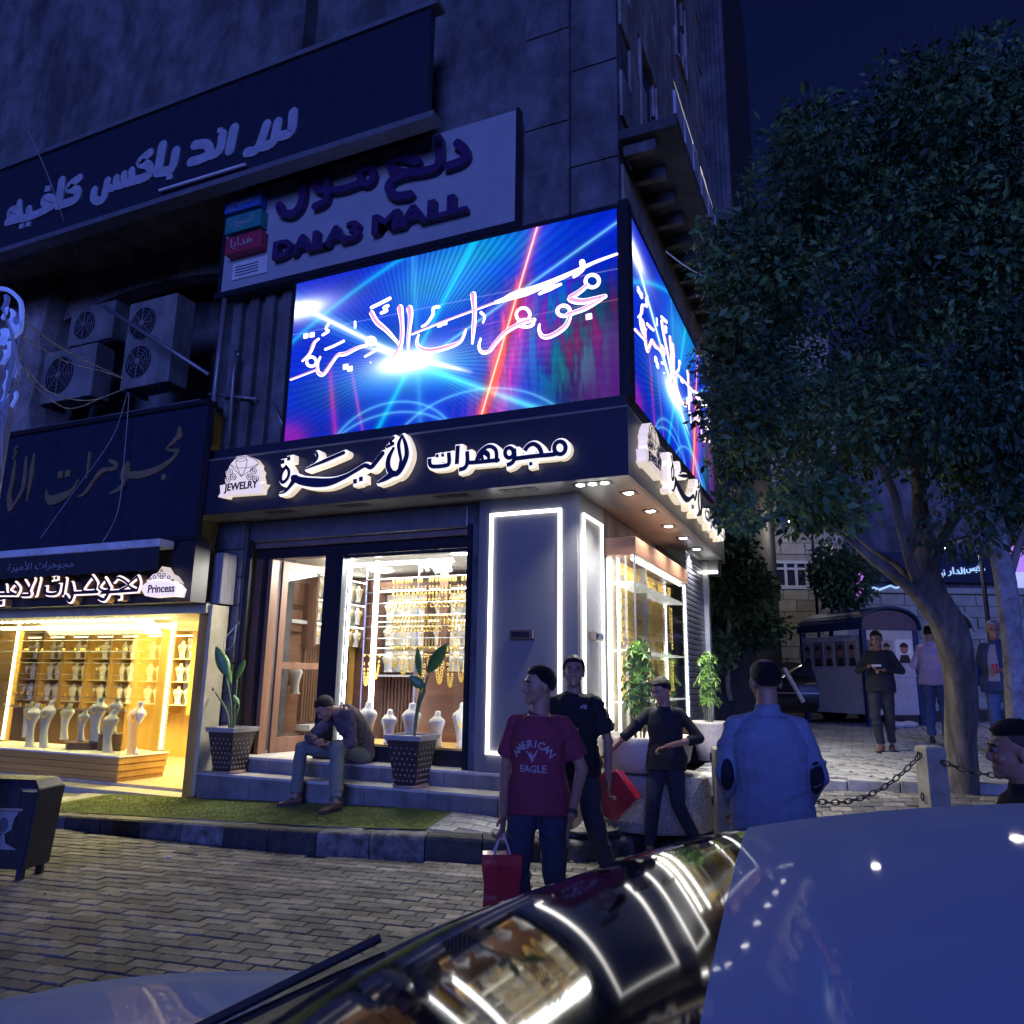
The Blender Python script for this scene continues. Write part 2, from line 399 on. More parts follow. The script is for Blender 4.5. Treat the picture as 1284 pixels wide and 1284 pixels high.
def dot(x, y, r): return ([(x-r*.45, y+r*.1), (x+r*.45, y-r*.1)], 'square', False, 'flat')
def ring_pts(cx, cy, rx, ry, n=8, a0=0): return [(cx+rx*cos(a0+2*pi*k/n), cy+ry*sin(a0+2*pi*k/n)) for k in range(n)]
def font_mesh(text, size, depth=.0, bold=0., align='LEFT'):
    c = bpy.data.curves.new('lettering', 'FONT'); c.body = text; c.size = size; c.extrude = depth; c.offset = bold; c.align_x = align; c.resolution_u = 3
    o = bpy.data.objects.new('lettering', c); COL.objects.link(o); bpy.context.view_layer.update()
    me = bpy.data.meshes.new_from_object(o.evaluated_get(bpy.context.evaluated_depsgraph_get()))
    bpy.data.objects.remove(o); bpy.data.curves.remove(c)
    mb = MB(); mb.v = [tuple(v.co) for v in me.vertices]; mb.f = [tuple(p.vertices) for p in me.polygons]; bpy.data.meshes.remove(me)
    return mb
def font_on(plane, text, size, depth, s, t, d, bold=0., sx=1., slope=0., width=None):
    mb = font_mesh(text, size, depth/2, bold)
    if not mb.v: return mb
    x0 = min(v[0] for v in mb.v); x1 = max(v[0] for v in mb.v)
    if width: sx = width/(x1-x0)
    mb.v = [plane.w(s+(v[0]-x0)*sx, t+v[1]+(v[0]-x0)*sx*slope, d+depth/2+v[2]) for v in mb.v]
    return mb
# ================================================================= THE CORNER BUILDING
M_navy = mat('navy_panel', (.035, .04, .07), .32, .3, var=.12, bump=.03, spec=.5)
M_clad = mat('satin_panel', (.17, .17, .175), .5, .1, var=.06, scale=2, bump=.05, bscale=120)
M_soffit = mat('soffit_panel', (.17, .17, .18), .38, .25, var=.08, scale=3, bump=.04)
M_dark = mat('dark_frame', (.02, .02, .03), .35, .2, bump=.05)
M_conc = mat('old_concrete', (.30, .27, .25), .9, var=.35, scale=3, bump=.6, bscale=25, stain=.45)
M_concd = mat('dark_render', (.12, .12, .13), .85, var=.35, scale=3, bump=.6, bscale=25, stain=.5)
M_brown = mat('walnut', (.16, .085, .055), .45, var=.35, scale=5, bump=.2, stretch=(1, 1, .12))
M_glass = glass('window_glass')
M_led = lamp('led_strip', (1., .96, .86), 2.4)
M_stainless = mat('stainless', (.55, .55, .56), .28, .9, var=.1, bump=.05)
B = thing('corner_building', 'old stone corner building with a dark clad jewellery shop at its foot and screens above', 'building', (-4.5, 8, .6))
# fascia boxes, made of single cladding panels
FX = [-7.35, -5.95, -4.55, -3.15, -1.83]
for a, b in zip(FX, FX[1:]): mk('fascia_panel', MB().box(a+.002, b-.002, 6.82, 6.86, 3.43, 4.10), M_navy, B)
FY = [6.82, 8.3, 9.75, 11.2, 12.6]
for a, b in zip(FY, FY[1:]): mk('fascia_panel', MB().box(-1.87, -1.83, a+.002+(.001 if a == 6.82 else 0), b-.002, 3.432, 4.098), M_clad, B)
mk('fascia_cap', MB().box(-7.36, -1.82, 6.81, 7.0, 4.101, 4.125).box(-2.1, -1.82, 7.001, 12.61, 4.101, 4.125), M_clad, B, bevel=.004)
mk('screen_sill', MB().box(-7.35, -1.87, 6.90, 7.6, 4.126, 4.262).box(-2.6, -1.87, 7.601, 12.5, 4.126, 4.262), M_navy, B)
for a, b in zip(FX, FX[1:]): mk('soffit_panel', MB().box(a+.002, b-.042 if b > -2 else b-.002, 6.862, 8.2 if b > -3 else 7.9, 3.432, 3.45), M_soffit, B)
for a, b in zip([8.2, 9.7, 11.2], [9.7, 11.2, 12.6]): mk('soffit_panel', MB().box(-2.75, -1.872, a+.002, b-.002, 3.432, 3.45), M_soffit, B)
mk('fascia_end', MB().box(-1.9, -1.832, 12.602, 12.66, 3.40, 4.10).box(-2.75, -1.9, 12.602, 12.66, 3.2, 4.10), M_clad, B)
# the clad pillar at the corner with its inset LED frames
mk('pillar_core', MB().box(-3.60, -2.51, 7.31, 8.14, .624, 3.431), M_clad, B)
for (a, b) in ((-3.61, -3.47), (-2.66, -2.495)): mk('pillar_panel', MB().box(a, b, 7.28, 7.31, .625, 3.431), M_clad, B, bevel=.003)
mk('pillar_panel', MB().box(-3.468, -2.662, 7.29, 7.309, .625, 3.431), M_clad, B)
mk('pillar_panel', MB().box(-2.509, -2.485, 7.312, 8.15, .625, 3.431), M_clad, B)
t = thing('led_frame_light', 'tall glowing white LED outline on the front face of the clad pillar', 'LED light', (-3.07, 7.28, .8), group='LED outlines on the clad pillar')
w = .032
for nm, bx in (('strip', (-3.445-w, -3.445, 7.262, 7.289, .80, 3.27)), ('strip', (-2.70, -2.70+w, 7.262, 7.289, .80, 3.27)), ('strip', (-3.445, -2.70, 7.262, 7.289, 3.27-w, 3.27)), ('strip', (-3.445, -2.70, 7.262, 7.289, .80, .80+w))):
    mk(nm, MB().box(*bx), M_led, t)
t = thing('led_frame_light', 'narrower glowing LED outline on the side face of the clad pillar', 'LED light', (-2.48, 7.7, .8), group='LED outlines on the clad pillar')
for bx in ((-2.484, -2.46, 7.40, 7.425, .80, 3.23), (-2.484, -2.46, 8.03, 8.055, .80, 3.23), (-2.484, -2.46, 7.425, 8.03, 3.205, 3.23), (-2.484, -2.46, 7.425, 8.03, .80, .825)):
    mk('strip', MB().box(*bx), M_led, t)
for (x, y, rz, lab) in ((-3.08, 7.289, 0, 'small metal up and down wall lamp on the front of the clad pillar'), (-2.484, 7.74, pi/2, 'small bronze wall lamp on the narrow side of the clad pillar')):
    t = thing('wall_lamp', lab, 'wall lamp', (x, y, 1.98), rz)
    local('lamp_body', MB().box(-.13, .13, -.07, 0, -.04, .05), mat('bronze', (.22, .18, .14), .35, .8), t, bevel=.006)
    local('lamp_bracket', MB().box(-.10, .10, -.085, -.071, -.02, .03), M_dark, t, bevel=.003)
# downlights
def downlight(x, y, lab, n=1):
    t = thing('downlight', lab, 'downlight', (x, y, 3.432), group='square downlights in the soffit')
    local('bezel', MB().box(-.085, .085, -.085, -.055, -.008, 0).box(-.085, .085, .055, .085, -.008, 0).box(-.085, -.055, -.055, .055, -.008, 0).box(.055, .085, -.055, .055, -.008, 0), M_dark, t)
    local('lens', MB().lathe([(.012, -.010), (.042, -.010), (.048, -.002)], n=16), lamp('downlight_lens', (1, .97, .92), 30), t)
    return t
DL = [(7.52, 'square downlight nearest the street corner, set in the soffit beside the pillar'), (8.45, 'square downlight second from the corner, above the glass display case'), (9.39, 'square downlight in the middle of the row along the side soffit'), (10.28, 'square downlight in the side soffit, second from the far end'), (11.24, 'square downlight farthest along the side soffit')]
for y, lab in DL:
    downlight(-2.02, y, lab)
    l = bpy.data.lights.new('downlight_beam', 'SPOT'); l.energy = 120; l.spot_size = radians(125); l.spot_blend = .7; l.color = (1, .97, .9); l.shadow_soft_size = .05
    o = bpy.data.objects.new('downlight_beam', l); COL.objects.link(o); o.location = (-2.02, y, 3.40)
def slot(x, y, lab, lit):
    t = thing('recessed_spotlight_bar', lab, 'recessed light', (x, y, 3.432), group='triple spotlight bars in the front soffit')
    local('housing', MB().box(-.20, .20, -.065, .065, -.006, -.001), M_dark, t)
    for k in (-1, 0, 1):
        local('spot', MB().lathe([(.01, -.012), (.035, -.012), (.042, -.006)], c=(k*.125, 0, 0), n=12), lamp('spot_lens', (1, .97, .92), 18) if lit else M_dark, t)
slot(-2.25, 7.02, 'lit triple spotlight bar in the soffit right at the corner', True)
slot(-3.03, 7.0, 'unlit dark triple spotlight bar in the soffit in front of the pillar', False)
slot(-4.0+.2, 7.0, 'unlit dark triple spotlight bar in the soffit above the display window', False)
slot(-5.05, 7.0, 'unlit dark triple spotlight bar in the soffit above the shop door', False)
slot(-6.1, 7.0, 'unlit dark triple spotlight bar near the left end of the soffit', False)
l = bpy.data.lights.new('corner_beam', 'SPOT'); l.energy = 50; l.spot_size = radians(110); l.spot_blend = .8; l.color = (1, .97, .9); l.shadow_soft_size = .05
o = bpy.data.objects.new('corner_beam', l); COL.objects.link(o); o.location = (-2.25, 7.02, 3.40)
# ---- shopfront: piers, lintel, shutter box, frames
mk('pier', MB().box(-7.4, -6.88, 7.35, 8.3, .0, 3.431), M_concd, B)
for k in range(8): mk('pier_stone', MB().box(-7.36, -6.90, 7.30, 7.349, .63+k*.35+.004, .63+(k+1)*.35-.004), M_concd, B, bevel=.008)
mk('pier', MB().box(-3.80, -3.612, 7.4, 7.9, .625, 3.431), M_concd, B)
for x in (-6.86, -3.79): mk('shutter_rail', MB().box(x, x+.05, 7.36, 7.40, .625, 3.2), M_dark, B)
mk('shutter_box', MB().box(-6.87, -3.80, 7.38, 7.7, 3.17, 3.431), mat('shutter_box_metal', (.16, .16, .18), .45, .5, bump=.4, bscale=8), B, bevel=.02)
mk('shutter_bottom', MB().box(-6.86, -3.81, 7.45, 7.5, 3.10, 3.168), mat('shutter_curtain', (.25, .2, .17), .4, .5), B)
mk('lintel', MB().box(-6.84, -3.80, 7.52, 7.66, 2.97, 3.169), M_dark, B)
mk('door_frame', MB().box(-6.84, -6.74, 7.5, 7.66, .625, 2.969).box(-6.66, -6.60, 7.52, 7.66, .625, 2.969), M_brown, B, bevel=.004)
mk('door_post', MB().box(-6.738, -6.662, 7.56, 7.66, .625, 2.969), M_dark, B)
mk('door_post', MB().box(-5.78, -5.52, 7.5, 7.68, .625, 2.969), M_dark, B, bevel=.004)
mk('window_frame', MB().box(-5.519, -3.80, 7.55, 7.65, .625, .79).box(-3.86, -3.80, 7.55, 7.65, .791, 2.968).box(-5.519, -3.861, 7.55, 7.65, 2.93, 2.968), M_dark, B, bevel=.003)
mk('window_pane', MB().box(-5.519, -3.861, 7.60, 7.606, .791, 2.929), M_glass, B)
# the open door leaf, swung inwards
t = thing('shop_door', 'walnut framed glass shop door standing open inwards', 'door', (-6.59, 7.70, .625), radians(78))
dm = MB().box(0, .09, -.02, .02, 0, 2.34).box(.76, .85, -.02, .02, 0, 2.34).box(.09, .76, -.02, .02, 0, .18).box(.09, .76, -.02, .02, 2.24, 2.34).box(.09, .76, -.02, .02, 1.0, 1.08)
local('door_frame', dm, M_brown, t, bevel=.003); local('pane', MB().box(.09, .76, -.003, .003, .18, 1.0).box(.09, .76, -.003, .003, 1.08, 2.24), M_glass, t)
local('handle', MB().tube([(.80, -.06, .9), (.80, -.06, 1.3)], .012), M_stainless, t)
# ---- upper floors
mk('upper_wall', MB().box(-7.3, -1.96, 7.2, 13, 4.263, 16), M_concd, B)
mk('upper_wall', MB().box(-16, -7.302, 8.75, 13, 3.2, 16), M_concd, B)
mk('upper_wall', MB().box(-16, -6.3, 6.95, 13, 9.6, 16), M_concd, B)
# raised stone courses of the upper wall at the corner
for r in range(13):
    z = 6.46+r*.62
    for c in range(2):
        x0 = -3.06+c*.56 - (0 if r % 2 else .0); x1 = x0+.55
        mk('stone_block', MB().box(x0+.006, x1-.006, 7.10+.012*(c+r) % .02, 7.199, z+.006, z+.614), M_concd, B)
for r in range(14):
    z = 6.46+r*.60
    for c in range(7):
        y0 = 7.22+c*.8+(.4 if r % 2 else 0)
        if (r in (2, 3, 4, 8, 9, 10)) and c in (1, 4): continue
        mk('stone_block', MB().box(-1.959, -1.925, y0+.006, y0+.788, z+.006, z+.594), M_conc, B)
for y0 in (8.1, 10.6):
    for z0 in (7.75, 11.35):
        f = mk('window', MB().box(-1.958, -1.90, y0-.05, y0, z0-.05, z0+1.65).box(-1.958, -1.90, y0+.8, y0+.85, z0-.05, z0+1.65), M_conc, B); mk('lintel', MB().box(-1.958, -1.90, y0+.001, y0+.799, z0+1.6, z0+1.65), M_conc, f); mk('sill', MB().box(-1.958, -1.88, y0+.001, y0+.799, z0-.05, z0), M_conc, f)
        mk('pane', MB().box(-1.957, -1.95, y0+.002, y0+.798, z0+.001, z0+1.599), mat('dark_glass', (.02, .025, .04), .1, bump=0), f)
# balcony along the side with a railing of pale panels
mk('balcony_slab', MB().box(-1.92, -1.30, 7.0, 12.6, 7.18, 7.30), mat('balcony_render', (.07, .07, .08), .9, var=.3, bump=.4, stain=.4), B, bevel=.01)
for k in range(11): mk('balcony_panel', MB().box(-1.335, -1.30, 7.02+k*.5, 7.44+k*.5, 7.33, 7.62+.03*(k % 3)), mat('pale_panel', (.45, .47, .5), .5, var=.2), B, bevel=.006)
mk('balcony_rail', MB().tube([(-1.32, 7.0, 7.72), (-1.32, 12.6, 7.72)], .02), M_stainless, B)
for k in range(12): mk('corbel', MB().box(-1.9, -1.55, 7.1+k*.48, 7.2+k*.48, 7.04, 7.178), M_concd, B, bevel=.01)
# left bay: recess under a slab, beam with a flat arch, side pier
mk('slab', MB().box(-16, -7.32, 6.62, 8.2, 8.18, 8.5), M_conc, B)
arch = MB(); N = 26; xs = [-12.3+(-7.32+12.3)*k/N for k in range(N+1)]
def az(x): u = (x+9.85)/2.55; return 7.66-.40*min(1, u*u)**1.0 - (.35*max(0, abs(u)-.93)*10)
fr = [[(x, 7.98, az(x)), (x, 7.98, 8.179), (x, 8.25, 8.179), (x, 8.25, az(x))] for x in xs]; arch.rings(fr)
mk('arched_beam', arch, M_conc, B)
# rough corner pier with broken plaster
pm = MB(); rs = []
for k in range(9):
    z = 4.9+k*.42; j = .08*sin(k*2.1); rs.append([(-13.2, 7.7, z), (-12.0+j, 7.7, z), (-11.95+j, 7.95, z), (-11.95+j, 8.4, z), (-13.2, 8.4, z)])
pm.rings(rs); mk('corner_pier', pm, M_conc, B)
mk('ledge', MB().box(-13, -7.35, 6.8, 8.74, 4.86, 4.95), M_concd, B, bevel=.01)
# recessed dark wall with vertical ribs behind the pipes, left of the front screen
for k in range(5): mk('wall_rib', MB().box(-7.25+k*.27, -7.10+k*.27, 7.12, 7.199, 4.27, 6.42), M_concd, B)
# metal pipes
def pipe(p, q, r, Y, lab, bend=None):
    a = on_y(*p, Y); b = on_y(*q, Y); pts = [a]+[on_y(*e, Y) for e in (bend or [])]+[b]
    tag(mk('pipe', MB().tube(pts, r, 8), mat('pipe_metal', (.25, .25, .27), .45, .5), smooth=True), lab, 'pipe', 'metal pipes left of the front screen')
pipe((283, 368), (262, 560), .035, 6.98, 'tall upright metal pipe below the white mall sign corner')
pipe((299, 446), (287, 558), .025, 7.0, 'short hooked metal pipe standing beside the tall pipe', [(297, 440), (293, 470)])
pipe((262, 494), (322, 500), .018, 7.05, 'thin level metal pipe crossing behind the upright pipes')
pipe((340, 502), (358, 540), .02, 7.0, 'short slanting brace pipe at the lower left of the front screen')
pipe((130, 384), (262, 470), .03, 7.2, 'long slanting metal strut in front of the air conditioners')
# white ribbed box of the lower shop's shutter and post by the steps
mk('ribbed_panel', MB().box(-7.33, -6.95, 7.05, 7.29, 2.38, 3.0), mat('ribbed_grey', (.25, .25, .27), .6, var=.35, scale=4, bump=.6, stretch=(12, 12, .6)), B, bevel=.01)
# conduit and cable loops on the pier
tag(mk('meter_box', MB().box(-7.22, -7.08, 6.98, 7.05, 2.25, 2.40), M_stainless, bevel=.006), 'small pale electric box under the ribbed grey panel', 'electric box')
# far right part: roller shutter and post beyond the display case
sh = thing('roller_shutter', 'closed dark roller shutter beyond the glass display case', 'shutter', (-2.12, 11.6, .7))
for k in range(34): mk('slat', MB().box(-2.16, -2.13+(.0), 10.98, 12.32, .74+k*.078, .74+k*.078+.070), mat('shutter_slat', (.10, .105, .14), .35, .4, bump=.05), sh, bevel=.012)
mk('guide_post', MB().box(-2.2, -2.06, 12.33, 12.48, .6, 3.40), mat('post_metal', (.42, .42, .40), .4, .4), sh, bevel=.006)
mk('side_wall', MB().box(-2.7, -2.49, 8.152, 12.9, .5, 3.43), M_concd, B)
mk('bulkhead', MB().box(-2.485, -1.9, 12.34, 12.42, 3.20, 3.431), M_clad, B)
tag(mk('strip_light', MB().box(-2.3, -1.9, 12.28, 12.335, 3.22, 3.245), lamp('strip_soft', (1, .97, .9), 5), bevel=.002), 'short level strip light under the soffit above the roller shutter', 'strip light')
# ---- air conditioners
M_ac = mat('ac_casing', (.19, .19, .185), .6, var=.2, scale=3, bump=.1, stain=.45)
def ac(x, y, z, w, h, d, fans, lab):
    t = thing('air_conditioner', lab, 'air conditioner', (x, y, z), group='air conditioner units in the recess')
    local('casing', MB().box(0, w, 0, d, 0, h), M_ac, t, bevel=.015)
    for (fx, fz, r) in fans:
        local('fan_hole', MB().add([(fx+r*cos(a), -.004, fz+r*sin(a)) for a in [2*pi*k/24 for k in range(24)]], [tuple(range(24))[::-1]]), M_dark, t)
        g = MB()
        for q in range(1, 6):
            rr_ = r*q/5.2; g.tube([(fx+rr_*cos(a), -.02, fz+rr_*sin(a)) for a in [2*pi*k/20 for k in range(21)]], .004, 4)
        for q in range(8): a = pi*q/4; g.tube([(fx, -.022, fz), (fx+r*cos(a), -.022, fz+r*sin(a))], .005, 4)
        gg = local('fan_guard', g, mat('guard_wire', (.22, .22, .23), .5), t)
        local('hub', MB().ball((fx, -.03, fz), .05, .02, .05, 10, 6), M_ac, t)
    for fx in (.12, w-.16): local('foot', MB().box(fx, fx+.06, -.02, d+.02, -.06, -.001), M_dark, t)
ac(-9.80, 7.55, 5.68, .98, 1.40, .36, [(.33, .40, .26), (.33, 1.02, .26)], 'tall white air conditioner unit with two fans one above the other')
ac(-11.42, 7.75, 6.72, 1.02, .66, .34, [(.36, .33, .24)], 'upper single fan air conditioner on the left of the recess')
ac(-11.70, 7.6, 5.72, 1.2, .88, .34, [(.42, .44, .32)], 'lower single fan air conditioner under the other one on the left')
mk('shelf_bracket', MB().box(-11.8, -10.2, 7.7, 8.1, 6.62, 6.65), M_dark, B)
# ================================================================= LED SCREENS
class X:        # tiny arithmetic on shader sockets
    nt = None
    def __init__(s, k): s.k = k
    @staticmethod
    def op(o, *a, clamp=False):
        n = X.nt.nodes.new('ShaderNodeMath'); n.operation = o; n.use_clamp = clamp
        for i, v in enumerate(a):
            if isinstance(v, X): X.nt.links.new(v.k, n.inputs[i])
            else: n.inputs[i].default_value = float(v)
        return X(n.outputs[0])
    def __add__(s, o): return X.op('ADD', s, o)
    __radd__ = __add__
    def __sub__(s, o): return X.op('SUBTRACT', s, o)
    def __rsub__(s, o): return X.op('SUBTRACT', o, s)
    def __mul__(s, o): return X.op('MULTIPLY', s, o)
    __rmul__ = __mul__
    def __truediv__(s, o): return X.op('DIVIDE', s, o)
    def __rtruediv__(s, o): return X.op('DIVIDE', o, s)
def screen_material():
    m = bpy.data.materials.new('led_picture'); m.use_nodes = True; nt = m.node_tree; nt.nodes.clear(); X.nt = nt
    tc = nt.nodes.new('ShaderNodeUVMap'); sp = nt.nodes.new('ShaderNodeSeparateXYZ'); nt.links.new(tc.outputs[0], sp.inputs[0])
    u, v = X(sp.outputs[0]), X(sp.outputs[1]); U = u*2.0
    wv = nt.nodes.new('ShaderNodeTexNoise'); wv.inputs['Scale'].default_value = 7; nt.links.new(tc.outputs[0], wv.inputs['Vector']); W_ = X(wv.outputs[0])-.5
    mp = nt.nodes.new('ShaderNodeMapping'); mp.inputs['Rotation'].default_value = (0, 0, -.32); mp.inputs['Scale'].default_value = (34, 3.0, 1); nt.links.new(tc.outputs[0], mp.inputs[0])
    st = nt.nodes.new('ShaderNodeTexNoise'); st.inputs['Scale'].default_value = 1.; st.inputs['Detail'].default_value = 3; nt.links.new(mp.outputs[0], st.inputs['Vector']); ST = X(st.outputs[0])
    def line(u0, v0, u1, v1, w, seg=False, curve=0.):
        dx, dy = (u1-u0)*2, v1-v0; L = math.hypot(dx, dy); dx, dy = dx/L, dy/L
        a = U - u0*2; b = v - v0; along = a*dx + b*dy; d = a*(-dy) + b*dx
        if curve: d = d - curve*along*(L-along)
        g = 1/(1 + (d/w)*(d/w)); g = g*X.op('SQRT', g)
        if seg: g = g*X.op('MULTIPLY', X.op('LESS_THAN', along, L), X.op('GREATER_THAN', along, 0.))
        return g, along/L
    def spot(uc, vc, rx, ry, p=1.):
        a = (U-uc*2)/rx; b = (v-vc)/ry; return 1/(1 + X.op('POWER', a*a+b*b, p*1.5))
    r, g, b = X.op('ADD', .0, 0.), X.op('ADD', .012, 0.), .80 + W_*.9
    def addc(s, c):
        nonlocal r, g, b
        r = r+s*c[0] if c[0] else r; g = g+s*c[1] if c[1] else g; b = b+s*c[2] if c[2] else b
    gt = lambda a, t, w=.04: X.op('MULTIPLY', X.op('ADD', 0., (a-(t-w))/(2*w), clamp=True), 1.)
    lt = lambda a, t, w=.04: 1-gt(a, t, w)
    ang = X.op('ARCTAN2', v-.36, U-.82); rib = .72+.28*X.op('SINE', ang*120.)
    # dark ribbed corner at lower right, magenta corner at lower left
    dk = spot(1.0, .18, .40, .46, 2.5); b = b*(1-dk*.90); dk2 = spot(.12, .10, .30, .25, 2.); b = b*(1-dk2*.25)
    addc(spot(1.0, .12, .22, .28, 2.), (.10, .0, .16)); addc(spot(.0, .0, .14, .10, 2.), (.30, .0, .0))
    R1 = X.op('ADD', 0., (ST-.46)*9., clamp=True); R2 = X.op('ADD', 0., (.52-ST)*8., clamp=True)
    addc(spot(.85, .34, .20, .30, 2.)*R1, (.0, .16, .12)); addc(spot(.86, .42, .24, .20, 2.)*R2, (.22, .0, .02))
    addc(line(.700, .05, .76, .62, .035)[0]*lt(v, .60, .05)*(.35+R1), (.75, .0, .0))
    addc(line(.650, .0, .735, .72, .045)[0]*lt(v, .68, .08)*(.25+R2), (1.7, .22, .0))
    addc(line(.175, .05, .14, .45, .016)[0]*lt(v, .42)*ST, (.7, .0, .0)); addc(line(.27, .0, .21, .45, .008)[0]*lt(v, .40)*ST, (.8, .1, .2))
    # cyan flare field with its fine ribs
    addc(line(.03, .83, .42, .36, .045)[0]*lt(u, .62, .2)*rib, (.0, .42, .40))
    addc(spot(.42, .31, .30, .085, 1.)*rib, (.05, .85, .9)); addc(spot(.50, .80, .26, .17, 1.2)*rib, (.04, .42, .30)); addc(spot(.64, .95, .22, .10, 1.)*rib, (.0, .35, .2))
    addc(spot(.02, .82, .14, .045, 1.2), (2.6, 2.8, 2.8)); addc(spot(.40, .365, .13, .045, 1.3), (4., 4., 4.)); addc(line(.30, .47, .58, .26, .010)[0]*gt(u, .30, .06)*lt(u, .56, .05), (2.6, 2.6, 2.6))
    addc(line(.40, .37, .80, -.02, .018)[0]*gt(u, .42, .05), (.12, .9, .9)); addc(line(.03, .83, .42, .36, .011)[0]*lt(u, .42, .05), (2., 2.2, 2.2))
    addc(line(.315, -.02, .60, 1.0, .016)[0], (.0, .55, .5)); addc(line(.42, .74, .44, .30, .02)[0]*.25, (.1, .8, .8))
    addc(line(.40, .30, 1., .92, .008)[0]*gt(u, .42), (.2, .7, .7)); addc(line(.0, .62, .34, .98, .016, curve=.12)[0], (.0, .42, .45))
    bl_ = line(.640, .0, .76, .80, .05)[0]*lt(v, .72, .12); b = b*(1-bl_*.85); g = g*(1-bl_*.6); b = b*(1-line(.635, .0, .785, 1., .016)[0]*.6)
    addc(line(.635, .0, .785, 1., .018)[0], (.9, .10, .06)); addc(line(.635, .0, .785, 1., .0035)[0], (2.2, 1.3, 1.3))
    addc(line(0., .665, 1., .665, .0018)[0], (.25, .3, .4)); addc(line(.60, .5, 1., .5, .002)[0]*gt(u, .55), (.35, .08, .15))
    for (uc, vc, ra) in ((.62, -.28, .42), (.36, -.30, .38), (.36, -.16, .30)):
        a = U-uc*2; q = v-vc; rad = X.op('SQRT', a*a*.55+q*q); d = (rad-ra)/.005; addc(1/(1+d*d), (.1, .45, .5))
    # led pixels
    px = X.op('SINE', u*(2*pi*150)); py = X.op('SINE', v*(2*pi*75)); grid = .86 + .14*px*py
    em = nt.nodes.new('ShaderNodeEmission'); cb = nt.nodes.new('ShaderNodeCombineXYZ')
    for i, c in enumerate((r, g, b)): nt.links.new(X.op('MAXIMUM', c*grid, 0.).k, cb.inputs[i])
    nt.links.new(cb.outputs[0], em.inputs[0]); em.inputs[1].default_value = .50
    o = nt.nodes.new('ShaderNodeOutputMaterial'); nt.links.new(em.outputs[0], o.inputs[0]); return m
M_screen = screen_material()
SCR = Plane(6.95)
sc = thing('led_screen', 'large lit LED screen facing the street with blue flare picture and white calligraphy', 'LED screen', (-6.07, 6.95, 4.28), group='LED screens on the corner')
W_S, H_S = 4.13, 2.06
disp = local('display', MB().quad((0, 0, 0), (W_S, 0, 0), (W_S, 0, H_S), (0, 0, H_S)), M_screen, sc)
uvl = disp.data.uv_layers.new(name='UVMap')
for i, q in enumerate(((0, 0), (1, 0), (1, 1), (0, 1))): uvl.data[i].uv = q
local('cabinet', MB().box(-.03, W_S+.03, .004, .16, -.02, H_S+.03), M_dark, sc)
local('bezel', MB().box(-.04, W_S+.03, -.01, .003, H_S+.001, H_S+.05).box(-.04, -.001, -.01, .003, -.02, H_S), M_dark, sc)
M_lw = lamp('letters_white', (1., .92, .95), 1.0); M_lp = lamp('letters_pink', (.90, .34, .34), .50)
z = zoom(360, 260, 1284/420)
T1 = [ # jim / mim head and body
 (ring_pts(1170, 283, 26, 24, 8), .035, True),
 ([(1150, 300), (1120, 325), (1085, 350), (1130, 362), (1180, 352), (1218, 342)], (.05, .07, .05)),
 ([(1205, 352), (1150, 385), (1105, 402), (1075, 412)], (.04, .05, .05)),
 (ring_pts(1060, 397, 24, 20, 8), .035, True),
 ([(1088, 405), (1068, 455), (1015, 492), (980, 495), (966, 470), (968, 450)], (.04, .06, .05, .02)),
 (ring_pts(905, 412, 26, 26, 8), .03, True), (ring_pts(915, 445, 30, 14, 8), .03, True),
 ([(948, 432), (900, 445), (840, 478), (800, 520), (775, 552), (748, 556), (736, 535), (742, 505)], (.04, .05, .05, .04, .02)),
 ([(714, 335), (719, 400), (716, 460), (711, 522)], (.07, .05, .05, .02)),
 ([(686, 470), (664, 515), (610, 538), (550, 550), (510, 540), (498, 515), (505, 490)], (.02, .05, .06, .05, .02)),
 ([(470, 388), (474, 420), (466, 500), (466, 562)], (.08, .05, .04, .015)),
 ([(434, 386), (442, 460), (436, 530), (405, 580), (368, 598)], (.08, .05, .05, .05, .015)),
 ([(325, 405), (345, 440), (385, 475), (425, 520), (440, 545)], (.06, .06, .04, .02)),
 (ring_pts(322, 513, 17, 14, 8), .03, True),
 ([(345, 545), (318, 562), (300, 572)], (.03, .02)),
 ([(305, 530), (270, 540), (225, 562), (195, 568), (170, 600), (140, 640), (120, 632), (118, 600), (128, 575)], (.03, .05, .04, .05, .02)),
 (ring_pts(94, 592, 18, 18, 8), .03, True), ([(122, 505), (105, 520), (88, 560), (60, 590)], (.02, .05, .03, .015)),
 ([(148, 545), (180, 532), (218, 513)], .025), ([(165, 440), (150, 465), (160, 475), (138, 490)], .025),
 ([(325, 385), (360, 368), (395, 350)], .035), ([(388, 378), (372, 386), (384, 396), (362, 406)], .03),
 ([(582, 382), (562, 388), (560, 412), (538, 445), (518, 458)], (.03, .03, .015)),
 ([(745, 405), (758, 420), (752, 442)], (.03, .015)), ([(262, 440), (262, 462)], .02),
 ([(1265, 180), (1180, 212), (1080, 258), (960, 310), (860, 345), (800, 366)], (.015, .03, .05, .09, .03)),
 ([(1050, 296), (1010, 312), (968, 333)], (.02, .05, .02)), ([(900, 318), (860, 338), (815, 362)], (.02, .05, .02)),
 ([(1132, 212), (1132, 238), (1100, 268)], (.06, .05, .02)),
 ([(800, 366), (600, 440), (480, 488)], .010), ([(120, 622), (15, 662)], .010),
]
TD = [dot(1158, 420, 22), dot(586, 452, 15), dot(606, 444, 15), dot(226, 612, 17), dot(243, 620, 17), dot(74, 494, 15), dot(98, 490, 15), dot(322, 596, 1)]
def in_local(mb, o):
    M = wm(o).inverted(); mb.v = [tuple(M @ Vector(p)) for p in mb.v]; return mb
local('lettering', in_local(word(SCR, z, T1+TD, .001, .004, grow=.004, scale=.92), sc), M_lw, sc)
